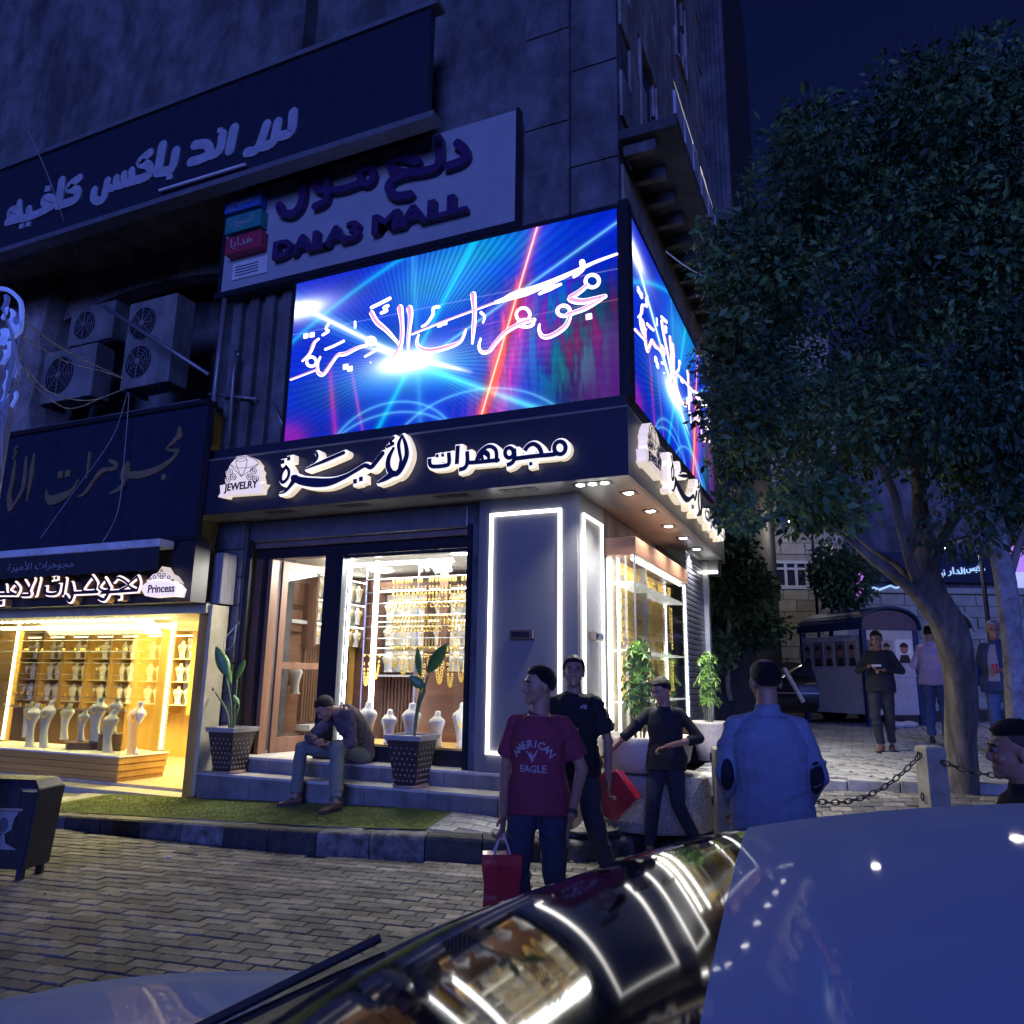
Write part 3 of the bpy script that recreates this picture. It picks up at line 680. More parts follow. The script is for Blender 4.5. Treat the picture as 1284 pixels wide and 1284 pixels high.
low = [s for s in T1 if np.mean([p[1] - (610-.21*p[0]) for p in s[0]]) > -55]
local('lettering_fill', in_local(word(SCR, z, low, .0195, .0205, grow=-.011, scale=.95), sc), M_lp, sc)
s2 = dup(sc, loc=(-1.84, 7.12, 4.28), rz=pi/2, label='second lit LED screen on the side street face with the same blue picture', scale=(1.17, 1, 1.0))
mk('corner_trim', MB().box(-1.925, -1.82, 6.94, 7.10, 4.264, 6.42), M_dark, B)
# thin wires: none needed across screens
# ================================================================= FASCIA SIGN (channel letters)
FAS = Plane(6.82)
M_glow = lamp('letter_glow', (1., .82, .58), .40); M_rim = lamp('letter_rim', (1., .95, .88), .50); M_face = mat('letter_face', (.025, .03, .09), .3, bump=0)
fs = thing('fascia_sign', 'backlit Arabic channel letters with diamond emblem on the dark front fascia', 'shop sign', (-6.75, 6.82, 3.43), group='backlit sign on both fascias')
def channel(parent, zf, strokes, plane, ring=.014, depth=.10, k=1.08):
    o = local('word', in_local(word(plane, zf, strokes, .02, depth, grow=ring+.008, scale=k), parent), M_glow, parent)
    r = local('letter_rim', in_local(word(plane, zf, strokes, depth+.014, depth+.016, grow=ring, scale=k), parent), M_rim, o)
    f = local('letter_face', in_local(word(plane, zf, strokes, depth+.032, depth+.034, grow=0, scale=k), parent), M_face, o)
    return o
z = zoom(530, 540, 1284/210)
M1 = [(ring_pts(1088, 160, 43, 48, 10), .040, True), ([(1062, 198), (1035, 210), (900, 222), (756, 240)], .042),
 ([(822, 182), (845, 148), (885, 130), (925, 150), (946, 190), (948, 222)], .042, False, 'flat'), dot(868, 280, 26),
 (ring_pts(705, 197, 32, 38, 10), .038, True), ([(742, 165), (744, 240), (722, 275), (686, 290)], .040, False, 'flat'),
 ([(620, 252), (430, 270), (392, 268)], .040), ([(455, 262), (480, 200), (530, 155), (575, 152), (606, 185), (608, 258)], .038),
 ([(505, 258), (500, 215), (520, 190)], .030), ([(548, 258), (548, 205), (525, 185)], .030), ([(480, 240), (505, 200), (545, 225)], .024),
 ([(386, 185), (388, 265), (368, 310), (325, 324)], .040, False, 'flat'), ([(316, 142), (308, 282)], .042, False, 'flat'),
 ([(246, 195), (250, 268), (225, 292), (130, 300), (104, 280), (102, 240)], .040, False, 'flat'), dot(160, 219, 22), dot(201, 214, 22)]
channel(fs, z, M1, FAS)
z = zoom(350, 540, 1284/190)
M2 = [dot(100, 290, 30), dot(150, 263, 30), ([(128, 330), (152, 370), (142, 425), (105, 462), (84, 440), (92, 385), (125, 335)], .038),
 ([(208, 425), (165, 488), (120, 540), (72, 556)], (.07, .05, .03, .015)),
 ([(190, 425), (260, 452), (380, 466), (500, 460), (620, 418), (720, 362), (790, 322), (840, 338), (885, 290), (938, 222)], (.07, .09, .10, .09, .06, .04, .045, .05, .05)),
 dot(708, 455, 34), dot(757, 436, 34), ([(292, 350), (450, 285), (612, 216)], (.015, .04, .04)), ([(382, 215), (392, 250), (368, 290), (340, 310)], (.03, .03, .015)),
 ([(1030, 90), (1005, 128), (1030, 140), (975, 168)], .03),
 ([(1030, 180), (992, 255), (985, 330), (1015, 385), (1060, 388), (1105, 330), (1140, 240), (1132, 150), (1104, 72)], (.03, .05, .055, .06, .06, .055, .05, .04, .02)),
 ([(1104, 72), (1074, 140), (1080, 210), (1092, 280), (1075, 350)], (.02, .04, .035, .03, .02)), ([(1020, 395), (960, 435), (900, 466)], (.07, .05, .02))]
channel(fs, z, M2, FAS, depth=.11)
# diamond emblem over a JEWELRY ribbon
z = zoom(270, 540, 1284/140)
def blob(parent, zf, outline, d0, d1, m, plane, name):
    P = [(a, b) for a, b in plane.px(zf(outline))]
    mb = MB().rings([[plane.w(a, b, d0) for a, b in P], [plane.w(a, b, d1) for a, b in P]])
    return local(name, in_local(mb, parent), m, parent)
O = [(250, 420), (330, 325), (430, 312), (520, 345), (578, 415), (570, 450), (600, 490), (590, 540), (605, 600), (590, 640), (648, 632), (612, 690), (604, 745), (480, 752), (300, 765), (215, 770), (200, 800), (112, 785), (140, 740), (135, 655), (205, 640), (188, 600), (210, 560), (200, 500), (235, 460)]
M_emb = lamp('emblem_glow', (1., .84, .66), .36); M_line = mat('emblem_line', (.10, .09, .12), .4, bump=0)
em = blob(fs, z, O, .02, .115, M_emb, FAS, 'emblem')
LN = [([(250, 418), (330, 340), (430, 330), (510, 350), (570, 415), (380, 555)], .007), ([(250, 418), (380, 555)], .007), ([(265, 418), (335, 455), (435, 455), (500, 445), (565, 415)], .006), ([(335, 455), (380, 550)], .006), ([(435, 455), (385, 550)], .006), ([(335, 455), (325, 370), (440, 350), (435, 455)], .006), ([(325, 372), (360, 385), (430, 370), (440, 350)], .005)]
for cx_, cy_ in ((250, 500), (225, 585), (520, 490), (545, 580), (290, 560), (480, 560)): LN.append((ring_pts(cx_, cy_, 34, 34), .006, True)); LN.append((ring_pts(cx_, cy_, 14, 14), .006, True))
local('emblem_line', in_local(word(FAS, z, LN, .117, .119), fs), M_line, em)
q = FAS.px(z([(150, 745), (560, 700)]))
local('jewelry_lettering', in_local(font_on(FAS, 'JEWELRY', .125, .006, q[0][0]+.045, q[0][1]+.02, .118, bold=.003, slope=.012, width=(q[1][0]-q[0][0])*.93), fs), M_line, em)
f2 = dup(fs, loc=(-1.83, 7.06, 3.43), rz=pi/2, label='same backlit Arabic letters and diamond emblem on the side street fascia', scale=(1.10, 1, 1))
# ================================================================= WHITE MALL SIGN
M_panelw = mat('sign_board_pale', (.34, .35, .38), .5, var=.1, scale=2, bump=.05)
mw = thing('mall_sign', 'pale board with dark thick Arabic and DALA3 MALL letters above the front screen', 'sign', (-5.2, 7.05, 6.45))
for a, b in ((-7.36, -5.95), (-5.948, -4.52), (-4.518, -3.10)): mk('board_panel', MB().box(a, b, 6.98, 7.06, 6.47, 7.92), M_panelw, mw)
mk('board_frame', MB().box(-7.42, -3.04, 6.93, 7.1, 6.39, 6.468).box(-7.40, -7.362, 6.95, 7.06, 6.469, 7.92).box(-3.098, -3.06, 6.95, 7.06, 6.469, 7.92), M_dark, mw)
MALL = Plane(6.98); M_purple = mat('sign_letter_purple', (.045, .02, .10), .4, bump=.05)
z = zoom(280, 160, 1284/380)
A1 = [([(1005, 85), (1035, 110), (1038, 145), (1010, 165), (965, 180)], .12), ([(925, 65), (928, 165), (890, 195), (800, 208)], .12), ([(835, 160), (770, 142), (725, 165), (735, 195), (800, 212)], .12), ([(790, 212), (735, 235), (715, 270), (745, 305), (805, 300)], .12)]
A2 = [(ring_pts(622, 218, 28, 34), .10, True), ([(595, 250), (520, 275), (450, 282)], .10), (ring_pts(430, 252, 26, 28), .10, True), ([(455, 275), (448, 325), (405, 348)], .11), ([(352, 225), (350, 320), (318, 375), (268, 375), (254, 345)], .12)]
mk('word', word(MALL, z, A1, .005, .09, scale=.9), M_purple, mw); mk('word', word(MALL, z, A2, .005, .09, scale=.9), M_purple, mw)
q = MALL.px(z([(228, 582), (1040, 402)]))
mx_ = font_on(MALL, 'DALA3', .33, .10, q[0][0], q[0][1]+.03, .006, bold=.014, width=1.32)
mk('word', mx_, M_purple, mw)
mk('word', font_on(MALL, 'MALL', .33, .10, q[0][0]+1.50, q[0][1]+.03, .006, bold=.014, width=1.28), M_purple, mw)
for k, (nm, c, tx) in enumerate((('blue', (.05, .12, .42), 'ﺝﺎﻴﻜﻣ'), ('teal', (.03, .22, .22), 'ﺕﺍﺭﺍﻮﺴﺴﻛﺍ'), ('red', (.35, .03, .07), 'ﺎﻳﺍﺪﻫ'), ('white', (.6, .6, .62), None))):
    (a, b), (c0, d0) = MALL.px([(293.5, 246+k*27.5), (337, 240+k*27.5)])
    x0, x1, zt = a, c0, 7.80-k*.31
    o = mk('category_panel', MB().box(x0, x1, 6.84 if tx else 6.96, 6.978, zt-.25, zt), mat('panel_'+nm, c, .45, bump=.05), mw, bevel=.01)
    if tx: mk('panel_lettering', font_on(Plane(6.84), tx, .17, .004, x0+.09, zt-.16, .001, width=(x1-x0)*.62), M_panelw, o)
    else:
        lb = MB()
        for j in range(4): lb.box(x0+.06, x1-.14, 6.955, 6.959, zt-.08-j*.04, zt-.068-j*.04)
        mk('small_print', lb, M_dark, o)
# ================================================================= CAFE SIGN
cs = thing('cafe_sign', 'long dark board with pale Arabic lettering high on the left of the facade', 'sign', (-9, 6.55, 7.7))
for k in range(6): mk('board_panel', MB().box(-16+k*2.0, -14.004+k*2.0, 6.5, 6.6, 7.78, 9.22), M_navy, cs)
mk('board_frame', MB().box(-16, -3.9, 6.46, 6.64, 9.222, 9.29).box(-16, -3.9, 6.46, 6.66, 7.70, 7.778), mat('frame_grey', (.2, .21, .24), .4, .4, bump=.05), cs)
CAF = Plane(6.5); M_pale = mat('letter_pale', (.36, .38, .44), .5, bump=.03)
z = zoom(0, 160, 1284/300)
C1 = [(ring_pts(85, 465, 28, 24), .16, True), ([(45, 510), (110, 492), (150, 485), (215, 462), (285, 425)], .17), ([(110, 405), (112, 470)], .15), ([(160, 440), (168, 480)], .16), (ring_pts(265, 400, 26, 24), .15, True), dot(262, 332, 32), dot(122, 532, 26), dot(158, 522, 26),
 ([(338, 290), (322, 420)], .20), ([(318, 422), (395, 398), (422, 370), (420, 340), (372, 325), (432, 275)], .18)]
C2 = [([(512, 340), (508, 380), (535, 398), (562, 380), (575, 325), (582, 290)], .17), ([(575, 330), (620, 322), (630, 275)], .16), ([(625, 318), (668, 305), (672, 255)], .16), ([(668, 305), (710, 292), (712, 235)], .16), ([(700, 295), (790, 268), (812, 235), (800, 205), (755, 190), (810, 140)], .18), ([(878, 100), (855, 235)], .20), ([(850, 245), (925, 225), (950, 130)], .19), dot(915, 268, 34)]
C3 = [([(1030, 188), (1085, 172), (1130, 145), (1115, 95), (1050, 98)], .18), ([(1110, 158), (1180, 130), (1200, 40)], .18), dot(1186, 18, 30), ([(1262, 10), (1238, 125)], .20)]
for C_ in (C1, C2, C3): mk('word', word(CAF, z, C_, .002, .02, scale=.80), M_pale, cs)
z = zoom(280, 160, 1284/380)
mk('word', word(CAF, z, [([(188, -10), (150, 90), (105, 108)], .18), ([(235, -20), (215, 62), (172, 84)], .18), ([(300, -60), (290, 20), (245, 40)], .18)], .002, .02, scale=.8), M_pale, cs)
for (a, b, lab) in ((200, 308, 'pale tube lamp casing fixed under the cafe sign board'),):
    p, q = on_y(a, 239, 6.45), on_y(b, 206, 6.45); tag(mk('tube_casing', MB().tube([p, q], .02, 8), mat('tube_white', (.7, .7, .75), .4, bump=0)), lab, 'tube lamp')
# ================================================================= OLD GOLD-LETTERED BOARD, LEFT
gb = thing('jewellery_board', 'big dark glossy board with thin gold Arabic calligraphy left of the pillar of pipes', 'sign', (-9, 6.75, 3.1))
for k in range(4): mk('board_panel', MB().box(-13+k*1.48, -11.524+k*1.48, 6.70, 6.8, 3.16, 4.80), mat('gloss_board', (.02, .025, .05), .16, bump=.02), gb)
mk('board_frame', MB().box(-13, -7.07, 6.66, 6.84, 4.802, 4.86).box(-13, -7.07, 6.66, 6.84, 3.10, 3.158), M_dark, gb)
GB = Plane(6.70); M_gold = mat('dull_gold', (.42, .32, .16), .35, .6, bump=.03)
z = zoom(0, 520, 1284/260)
G = [([(1118, 85), (1118, 130)], (.05, .17, .10)), ([(1112, 135), (1075, 175), (1040, 215), (1105, 225)], (.08, .04, .03, .05)), ([(1110, 225), (1070, 280), (980, 340), (880, 372), (765, 376)], (.04, .07, .09, .10, .09)), ([(800, 300), (785, 345), (775, 380)], (.06, .15, .14)), ([(790, 375), (770, 430), (740, 465), (685, 490)], (.09, .06, .05, .02)), dot(1020, 388, 30),
 ([(685, 285), (725, 305), (715, 335), (650, 345), (605, 385), (560, 450), (530, 490), (492, 508)], (.03, .07, .05, .07, .05, .06, .02)), ([(563, 240), (555, 320), (543, 395)], (.05, .05, .02))]
G2 = [([(492, 405), (450, 470), (380, 515), (320, 530), (296, 500), (298, 470)], (.02, .07, .13, .13, .02)), dot(380, 374, 34), dot(426, 366, 34)]
G3 = [([(218, 250), (205, 340), (190, 440), (172, 538)], (.04, .09, .07, .02)), ([(170, 265), (158, 400), (140, 480), (92, 560)], (.04, .08, .07, .04)), ([(102, 285), (85, 400), (66, 500), (72, 575)], (.03, .08, .08, .12)), ([(112, 200), (95, 225), (108, 235), (90, 268)], .04)]
for G_ in (G, G2, G3): mk('word', word(GB, z, G_, .002, .02), M_gold, gb)
# ================================================================= LEFT SHOP SIGN, AWNING
aw = thing('awning', 'rolled black awning with a pale cassette and scalloped valance over the gold shop', 'awning', (-9, 6.5, 2.9))
a0, a1 = on_y(0, 708, 6.40), on_y(200, 687, 6.40)
mk('cassette', MB().box(-13, a1.x, 6.38, 6.62, 2.985, 3.085), mat('cassette_white', (.62, .63, .66), .5, var=.25, bump=.1), aw, bevel=.02)
vm = MB(); rs = []
for k in range(121):
    x = -13+(a1.x+13)*k/120; zb = 2.70+.022*abs(sin(k*.55)); rs.append([(x, 6.40+.008*sin(k*.9), 2.984), (x, 6.40+.008*sin(k*.9), zb), (x, 6.392+.008*sin(k*.9), zb), (x, 6.392+.008*sin(k*.9), 2.984)])
mk('valance', vm.rings(rs), mat('valance_black', (.025, .027, .04), .8, bump=.3), aw)
(qx, qz), (qx2, _) = Plane(6.385).px([(9, 722), (92, 714)])
mk('valance_lettering', font_on(Plane(6.385), 'ﺓﺮﻴﻣﻷﺍ ﺕﺍﺮﻫﻮﺠﻣ', .13, .003, qx, 2.81, .004, width=qx2-qx), mat('print_grey', (.30, .31, .34), .7, bump=0), aw)
PS = Plane(6.66)
ls = thing('gold_shop_sign', 'black sign board with outlined Arabic letters above the yellow lit shop window', 'shop sign', (-9, 6.7, 2.4))
mk('board', MB().box(-13, -7.02, 6.665, 6.9, 2.37, 3.09), mat('board_black', (.018, .02, .035), .4, bump=.03), ls)
z = zoom(0, 700, 1284/260)
P1 = [([(905, 122), (852, 172), (905, 208)], .035), ([(905, 122), (918, 160), (905, 208)], .035), ([(900, 205), (800, 212), (690, 220)], .045), ([(762, 150), (792, 128), (852, 170), (800, 205)], .035), dot(795, 248, 22),
 ([(706, 135), (670, 185), (700, 208), (735, 195), (706, 135)], .035), ([(735, 190), (722, 235), (700, 262), (668, 250)], .05), ([(625, 118), (570, 205), (655, 210)], .035), ([(625, 118), (655, 165), (645, 212)], .035), ([(660, 215), (510, 222)], .045), ([(500, 165), (510, 225), (492, 270), (465, 240)], .05), ([(462, 140), (448, 228)], .05),
 ([(428, 165), (412, 222), (345, 224), (342, 180)], .045, False, 'flat'), dot(385, 134, 16), dot(408, 130, 16)]
P2 = [([(302, 138), (278, 232)], .045), ([(268, 140), (240, 205), (245, 232), (195, 235)], .045), ([(208, 150), (238, 200)], .045), ([(150, 160), (118, 205), (160, 232)], .035), ([(150, 160), (178, 195), (160, 232)], .035), ([(150, 228), (0, 228), (-200, 228)], .045), ([(92, 178), (96, 222)], .045), dot(68, 282, 22)]
M_pk = lamp('outline_white', (1., .80, .74), .7); M_side = mat('letter_side_gold', (.42, .25, .12), .4, .3, bump=.05)
for P_ in (P1, P2):
    o = mk('word', word(PS, z, P_, .006, .10, grow=.012), M_side, ls)
    mk('letter_outline', word(PS, z, P_, .110, .112, grow=.012), M_pk, o); mk('letter_face', word(PS, z, P_, .130, .132, grow=-.004), mat('letter_dark', (.05, .03, .05), .4, bump=0), o)
ps = thing('tiara_sign', 'oval backlit sign with a tiara and the word Princess at the end of the board', 'sign', (-7.7, 6.6, 2.6))
OV = [(945, 205), (950, 180), (975, 160), (1020, 148), (1090, 148), (1140, 165), (1165, 195), (1150, 245), (1090, 240), (1000, 248), (965, 240)]
TI = [(968, 152), (1010, 110), (1040, 100), (1066, 60), (1088, 100), (1118, 115), (1150, 160), (1100, 142), (1030, 142)]
for nm, OO, d in (('oval', OV, .16), ('tiara', TI, .15)): 
    P = PS.px(z(OO)); mk(nm, MB().rings([[PS.w(a, b, .02) for a, b in P], [PS.w(a, b, d) for a, b in P]]), M_emb if nm == 'tiara' else lamp('oval_glow', (1., .82, .80), .45), ps)
tl = [(ring_pts(a, b, r, r), .008, True) for a, b, r in ((1066, 88, 7), (1050, 112, 9), (1082, 112, 9), (1066, 128, 9), (1022, 126, 9), (1110, 128, 9), (995, 138, 7), (1135, 146, 6))]
mk('tiara_tracery', word(PS, z, tl, .152, .154), mat('tracery', (.12, .05, .07), .4, bump=0), ps)
(qx, qz), (qx2, qz2) = PS.px(z([(985, 228), (1148, 222)]))
mk('princess_lettering', font_on(PS, 'Princess', .13, .004, qx, qz+.01, .163, bold=.003, width=qx2-qx), M_line, ps)
# ================================================================= JEWELLERY SHOP INTERIOR
M_cream = mat('cream_velvet', (.78, .75, .66), .7, var=.05, bump=.1)
M_white = mat('white_paint', (.75, .74, .72), .6, var=.04, bump=.03)
M_oak = mat('honey_oak', (.50, .29, .07), .45, var=.3, scale=4, bump=.15, stretch=(1, 1, .1))
M_oakh = mat('honey_oak_level', (.48, .28, .075), .45, var=.3, scale=4, bump=.15, stretch=(.1, 1, 1))
M_walh = mat('walnut_level', (.20, .095, .055), .4, var=.35, scale=5, bump=.15, stretch=(.15, .15, 2))
M_goldm = mat('bright_gold', (.95, .62, .14), .35, .55, var=.1, bump=0)
room = thing('shop_interior', 'brown and white lit interior of the jewellery shop behind the open door', 'shop interior', (-5.4, 9, .62))
mk('shop_floor', MB().box(-7.25, -3.62, 7.67, 10.3, .60, .623), mat('marble_floor', (.45, .40, .35), .15), room)
mk('shop_ceiling', MB().box(-7.25, -3.62, 7.67, 10.3, 3.08, 3.12), M_white, room)
mk('back_wall', MB().box(-7.25, -3.62, 10.2, 10.25, .623, 3.08), M_walh, room)
mk('side_wall', MB().box(-7.25, -7.2, 7.67, 10.2, .623, 3.079).box(-3.66, -3.62, 7.92, 10.2, .623, 3.08), M_brown, room)
for x, y in ((-6.2, 8.4), (-5.2, 9.2), (-4.4, 8.4), (-6.3, 9.5)):
    tag(mk('ceiling_light', MB().lathe([(.02, -.02), (.15, -.02), (.17, 0)], c=(x, y, 3.078), n=20), lamp('ceiling_lens', (1, .95, .88), 34)), {-6.2: 'round ceiling light just inside the shop door', -5.2: 'round ceiling light at the middle of the shop ceiling', -4.4: 'round ceiling light behind the display window', -6.3: 'round ceiling light at the back left of the shop'}[x], 'ceiling light', 'round ceiling lights in the shop')
cab = thing('wall_cabinet', 'lit cream wall cabinet full of necklace busts at the back of the shop', 'cabinet', (-5.5, 10, 1.7))
mk('cabinet_back', MB().box(-6.6, -4.0, 10.12, 10.198, 1.62, 2.78), M_cream, cab)
for x in (-6.62, -5.75, -4.88, -4.0): mk('upright', MB().box(x, x+.05, 9.86, 10.11, 1.55, 2.85), M_brown, cab)
mk('cornice', MB().box(-6.7, -3.9, 9.84, 10.198, 2.852, 2.95), M_brown, cab)
for z_ in (1.60, 1.99, 2.37): mk('shelf', MB().box(-6.57, -4.0, 9.88, 10.115, z_, z_+.012), M_glass, cab)
for z_ in (2.83, 2.36, 1.97): mk('led_strip', MB().box(-6.56, -4.02, 9.90, 9.92, z_-.012, z_), lamp('cabinet_led', (1, .93, .75), 9), cab)
for k in range(44): mk('slat', MB().box(-6.62+k*.06, -6.62+k*.06+.035, 10.14, 10.198, .65, 1.54), M_brown, cab)
tag(mk('wall_ledge', MB().box(-6.65, -4.0, 9.9, 10.139, 1.545, 1.575), M_white, bevel=.005), 'white lit ledge below the wall cabinet in the shop', 'ledge')
def bust_mesh(h, w, lean=0.):
    mb = MB(); pr_ = [(.36, 0), (.38, .02), (.30, .05), (.28, .16), (.31, .34), (.39, .50), (.47, .62), (.51, .69), (.45, .75), (.32, .80), (.22, .84), (.18, .89), (.175, .98), (.08, 1.)]
    rs = []
    for r, zz in pr_: rs.append([(r*w*cos(a)+lean*zz*zz*h*.3, r*w*.5*sin(a) - .10*w*sin(zz*3), zz*h) for a in [2*pi*k/16 for k in range(16)]])
    return mb.rings(rs)
def necklace(mb, x, y, z, w, drop, r=.010, n=16, tube=.003):
    for k in range(n+1):
        t = -1+2*k/n; px_, pz_ = x+w/2*t, z-drop*(1-t*t)**.8 if abs(t) < 1 else z
        a0 = (k % 2)*pi/2
        mb.tube([(px_+r*cos(a)*cos(a0*0.3), y-.004*(k % 2), pz_+r*sin(a)) for a in [2*pi*q/7 for q in range(8)]], tube, 4, cap=False)
def bust(x, y, z, h, w, lab, m=None, lean=0, gold=True, rz=0, group='necklace busts'):
    t = thing('necklace_bust', lab, 'jewellery bust', (x, y, z), rz, group)
    local('bust_form', bust_mesh(h, w, lean), m or M_cream, t, smooth=True)
    if gold:
        g = MB(); necklace(g, lean*.16*h, -.30*w, h*.80, w*.36, h*.34, r=.009); local('chain', g, M_goldm, t)
    return t
b0 = bust(-6.4, 9.98, 1.613, .30, .22, 'cream necklace bust on a lit glass shelf in the wall cabinet of the shop', group='small busts on the wall cabinet shelves')
i = 0
for z_ in (1.613, 2.003, 2.383):
    for x in np.arange(-6.40, -4.1, .285):
        lab = '%s small bust from the left on the %s shelf of the back wall cabinet' % (ORD[i % 9], ('lowest', 'middle', 'top')[i//9])
        if i: dup(b0, loc=(x, 9.98, z_), label=lab)
        else: b0['label'] = lab
        i += 1
sc_ = thing('side_cabinet', 'walnut and cream lit side cabinet seen through the open shop door', 'cabinet', (-7.1, 9.3, .62))
for (zz, hh) in ((.66, .75), (1.46, .62), (2.14, .30), (2.52, .42)): mk('niche_panel', MB().box(-7.198, -7.15, 8.42, 8.86, zz, zz+hh), M_walh, sc_, bevel=.01)
mk('cabinet_back', MB().box(-7.198, -7.17, 8.95, 10.15, 2.0, 2.98), M_cream, sc_)
for y in (8.90, 9.52, 10.14): mk('upright', MB().box(-7.198, -6.96, y, y+.045, 1.96, 3.04), M_brown, sc_)
for z_ in (1.97, 2.31, 2.65): mk('shelf', MB().box(-7.168, -6.97, 8.946, 10.139, z_, z_+.012), M_glass, sc_)
for z_ in (2.98, 2.62, 2.28): mk('led_strip', MB().box(-7.0, -6.98, 8.95, 10.13, z_-.012, z_), lamp('cabinet_led', (1, .93, .75), 9), sc_)
for k in range(21): mk('slat', MB().box(-7.198, -7.14, 8.95+k*.058, 8.95+k*.058+.034, .92, 1.93), M_brown, sc_)
mk('base_ledge', MB().box(-7.198, -6.95, 8.92, 10.15, .80, .88), M_white, sc_, bevel=.005)
for k in range(3):
    for j in range(5): bust(-7.07, 9.06+j*.235+(.05 if j > 1 else 0), 1.985+.34*k, .27, .19, '%s gold chained bust from the door on the %s shelf of the side cabinet' % (ORD[j], ('lowest', 'middle', 'top')[k]), rz=pi/2, group='small busts on the side cabinet shelves')
bust(-7.02, 8.64, 1.30, .42, .24, 'white bust standing in the walnut niche left of the lit side cabinet', gold=False)
# window display
win = thing('window_display', 'window display rack with level rods and hanging gold behind the front glass', 'display rack', (-4.7, 7.9, .8))
mk('platform', MB().box(-5.5, -3.87, 7.66, 8.35, .76, .80), M_oakh, win)
mk('backdrop', MB().box(-5.0, -3.87, 8.36, 8.39, .80, 1.62), M_walh, win)
p_ = on_y(470, 780, 7.84)
t = thing('led_tube', 'bright upright LED tube at the left of the window display', 'LED tube', (p_.x, 7.84, .81))
mk('tube', MB().box(p_.x-.022, p_.x+.022, 7.82, 7.86, .81, 2.92), lamp('tube_led', (1, .97, .9), 10), t)
for x in (-5.495, -3.885):
    t = thing('led_tube', 'thin LED line along the %s edge of the display window' % ('left' if x < -5 else 'right'), 'LED tube', (x, 7.64, .81))
    mk('tube', MB().box(x-.007, x+.007, 7.62, 7.65, .81, 2.92), lamp('tube_led', (1, .97, .9), 10), t)
rods = [(724, .018), (741, .008), (755, .008), (771, .010), (785, .008), (800, .008), (821, .014)]
rz_ = []
for yp, r in rods:
    q = on_y(530, yp, 7.92); rz_.append(q.z)
    mk('rod', MB().tube([(-5.46, 7.92, q.z), (-3.88, 7.92, q.z)], r*.6, 6), M_stainless, win)
for x in (-5.46, -4.72, -3.89): mk('rod_post', MB().tube([(x, 7.93, .80), (x, 7.93, 2.92)], .010, 6), M_stainless, win)
rg = random.Random(11)
def small_gold(z, n, kind):
    mb = MB()
    for k in range(n):
        x = -5.05 + k*1.1/n + rg.uniform(-.01, .01)
        if rg.random() < .12: continue
        if kind == 0: mb.tube([(x+.027*cos(a), 7.90, z-.038+.027*sin(a)) for a in [2*pi*q/8 for q in range(9)]], .008, 5, cap=False)
        elif kind == 1: mb.ball((x, 7.90, z-.04), .018, .008, .030, 6, 5)
        else: mb.tube([(x, 7.9, z-.01), (x+.006, 7.895, z-.07-.03*rg.random())], .0045, 5); mb.ball((x+.006, 7.89, z-.11), .016, .006, .018, 7, 5)
    return mb
for q, (zz, n, kd) in enumerate([(rz_[0], 26, 1), (rz_[1], 24, 2), (rz_[2], 22, 0), (rz_[3], 24, 0), (rz_[4], 24, 0), (rz_[5], 28, 2), (rz_[5]-.09, 26, 1), (rz_[0]-.09, 20, 2), (rz_[3]-.055, 22, 1)]):
    if n: mk('gold_pieces', small_gold(zz, n, kd), M_goldm, win, kind='stuff')
xs = [-5.38, -5.24, -4.98, -4.86, -4.76, -4.62, -4.50, -4.38, -4.24, -4.10, -3.96]
for k, x in enumerate(xs):
    mb = MB(); d = [.34, .26, .12, .22, .18, .40, .16, .30, .34, .28, .36][k]; necklace(mb, x, 7.90, rz_[6]-.01, .085, d, r=.020 if k in (5, 7) else .014, n=18, tube=.0055)
    tag(mk('gold_necklace', mb, M_goldm), '%s gold chain necklace from the left, looped from the lowest rod of the display window' % ORD[k], 'necklace', 'gold chains hanging from the lowest rod')
for px, top, h, w, lab in ((462, 905, .46, .25, 'large white bust at the left end of the window display, under the LED tube'), (489, 887, .38, .20, 'shorter white bust second from the left in the window display'), (517, 878, .46, .24, 'tall white bust in the middle of the window display'), (549, 888, .38, .20, 'white bust with a dark pendant right of the potted plant'), (581, 878, .48, .25, 'tall white bust at the right edge of the window display')):
    q = on_y(px, 905, 7.80); bust(q.x, 7.80, .802, h, w, lab, group='white busts in the front window')
cr = MB(); q = on_y(546, 712, 8.3)
for k in range(26): a = rg.uniform(0, 6.28); r_q = rg.uniform(0, .16); cr.ball((q.x+r_q*cos(a)*1.4, 8.3+r_q*sin(a)*.5, q.z+rg.uniform(-.06, .08)), .03, n=5, m=3)
tag(mk('chandelier', cr, mat('crystal', (.7, .75, .8), .1, .3, bump=0)), 'crystal chandelier seen through the top of the display window', 'chandelier')
bigp = MB().box(-4.6, -4.45, 9.2, 9.35, .62, 3.08).box(-5.25, -5.12, 9.4, 9.5, .62, 3.08)
mk('room_column', bigp, M_brown, room)
# ================================================================= CORNER DISPLAY CASE
dc = thing('display_case', 'corner glass display case with walnut top box and shelves of gold', 'display case', (-2.3, 9.6, .9))
mk('top_box', MB().box(-2.484, -2.13, 8.17, 11.06, 2.90, 3.10), M_walh, dc, bevel=.006)
mk('plinth', MB().box(-2.484, -2.15, 8.2, 11.02, .62, 1.0), M_walh, dc)
mk('back_panel', MB().box(-2.484, -2.46, 8.22, 11.0, 1.0, 2.9), mat('champagne_panel', (.72, .64, .42), .4, var=.1), dc)
mk('inner_panel', MB().box(-2.455, -2.30, 9.3, 9.33, 1.0, 2.9), M_cream, dc)
mk('front_pane', MB().box(-2.484, -2.165, 8.20, 8.206, 1.0, 2.9), M_glass, dc)
for a, b in ((8.22, 9.6), (9.602, 11.0)): mk('side_pane', MB().box(-2.156, -2.15, a, b, 1.0, 2.9), M_glass, dc)
mk('corner_bar', MB().box(-2.165, -2.148, 8.198, 8.218, 1.0, 2.899), M_stainless, dc)
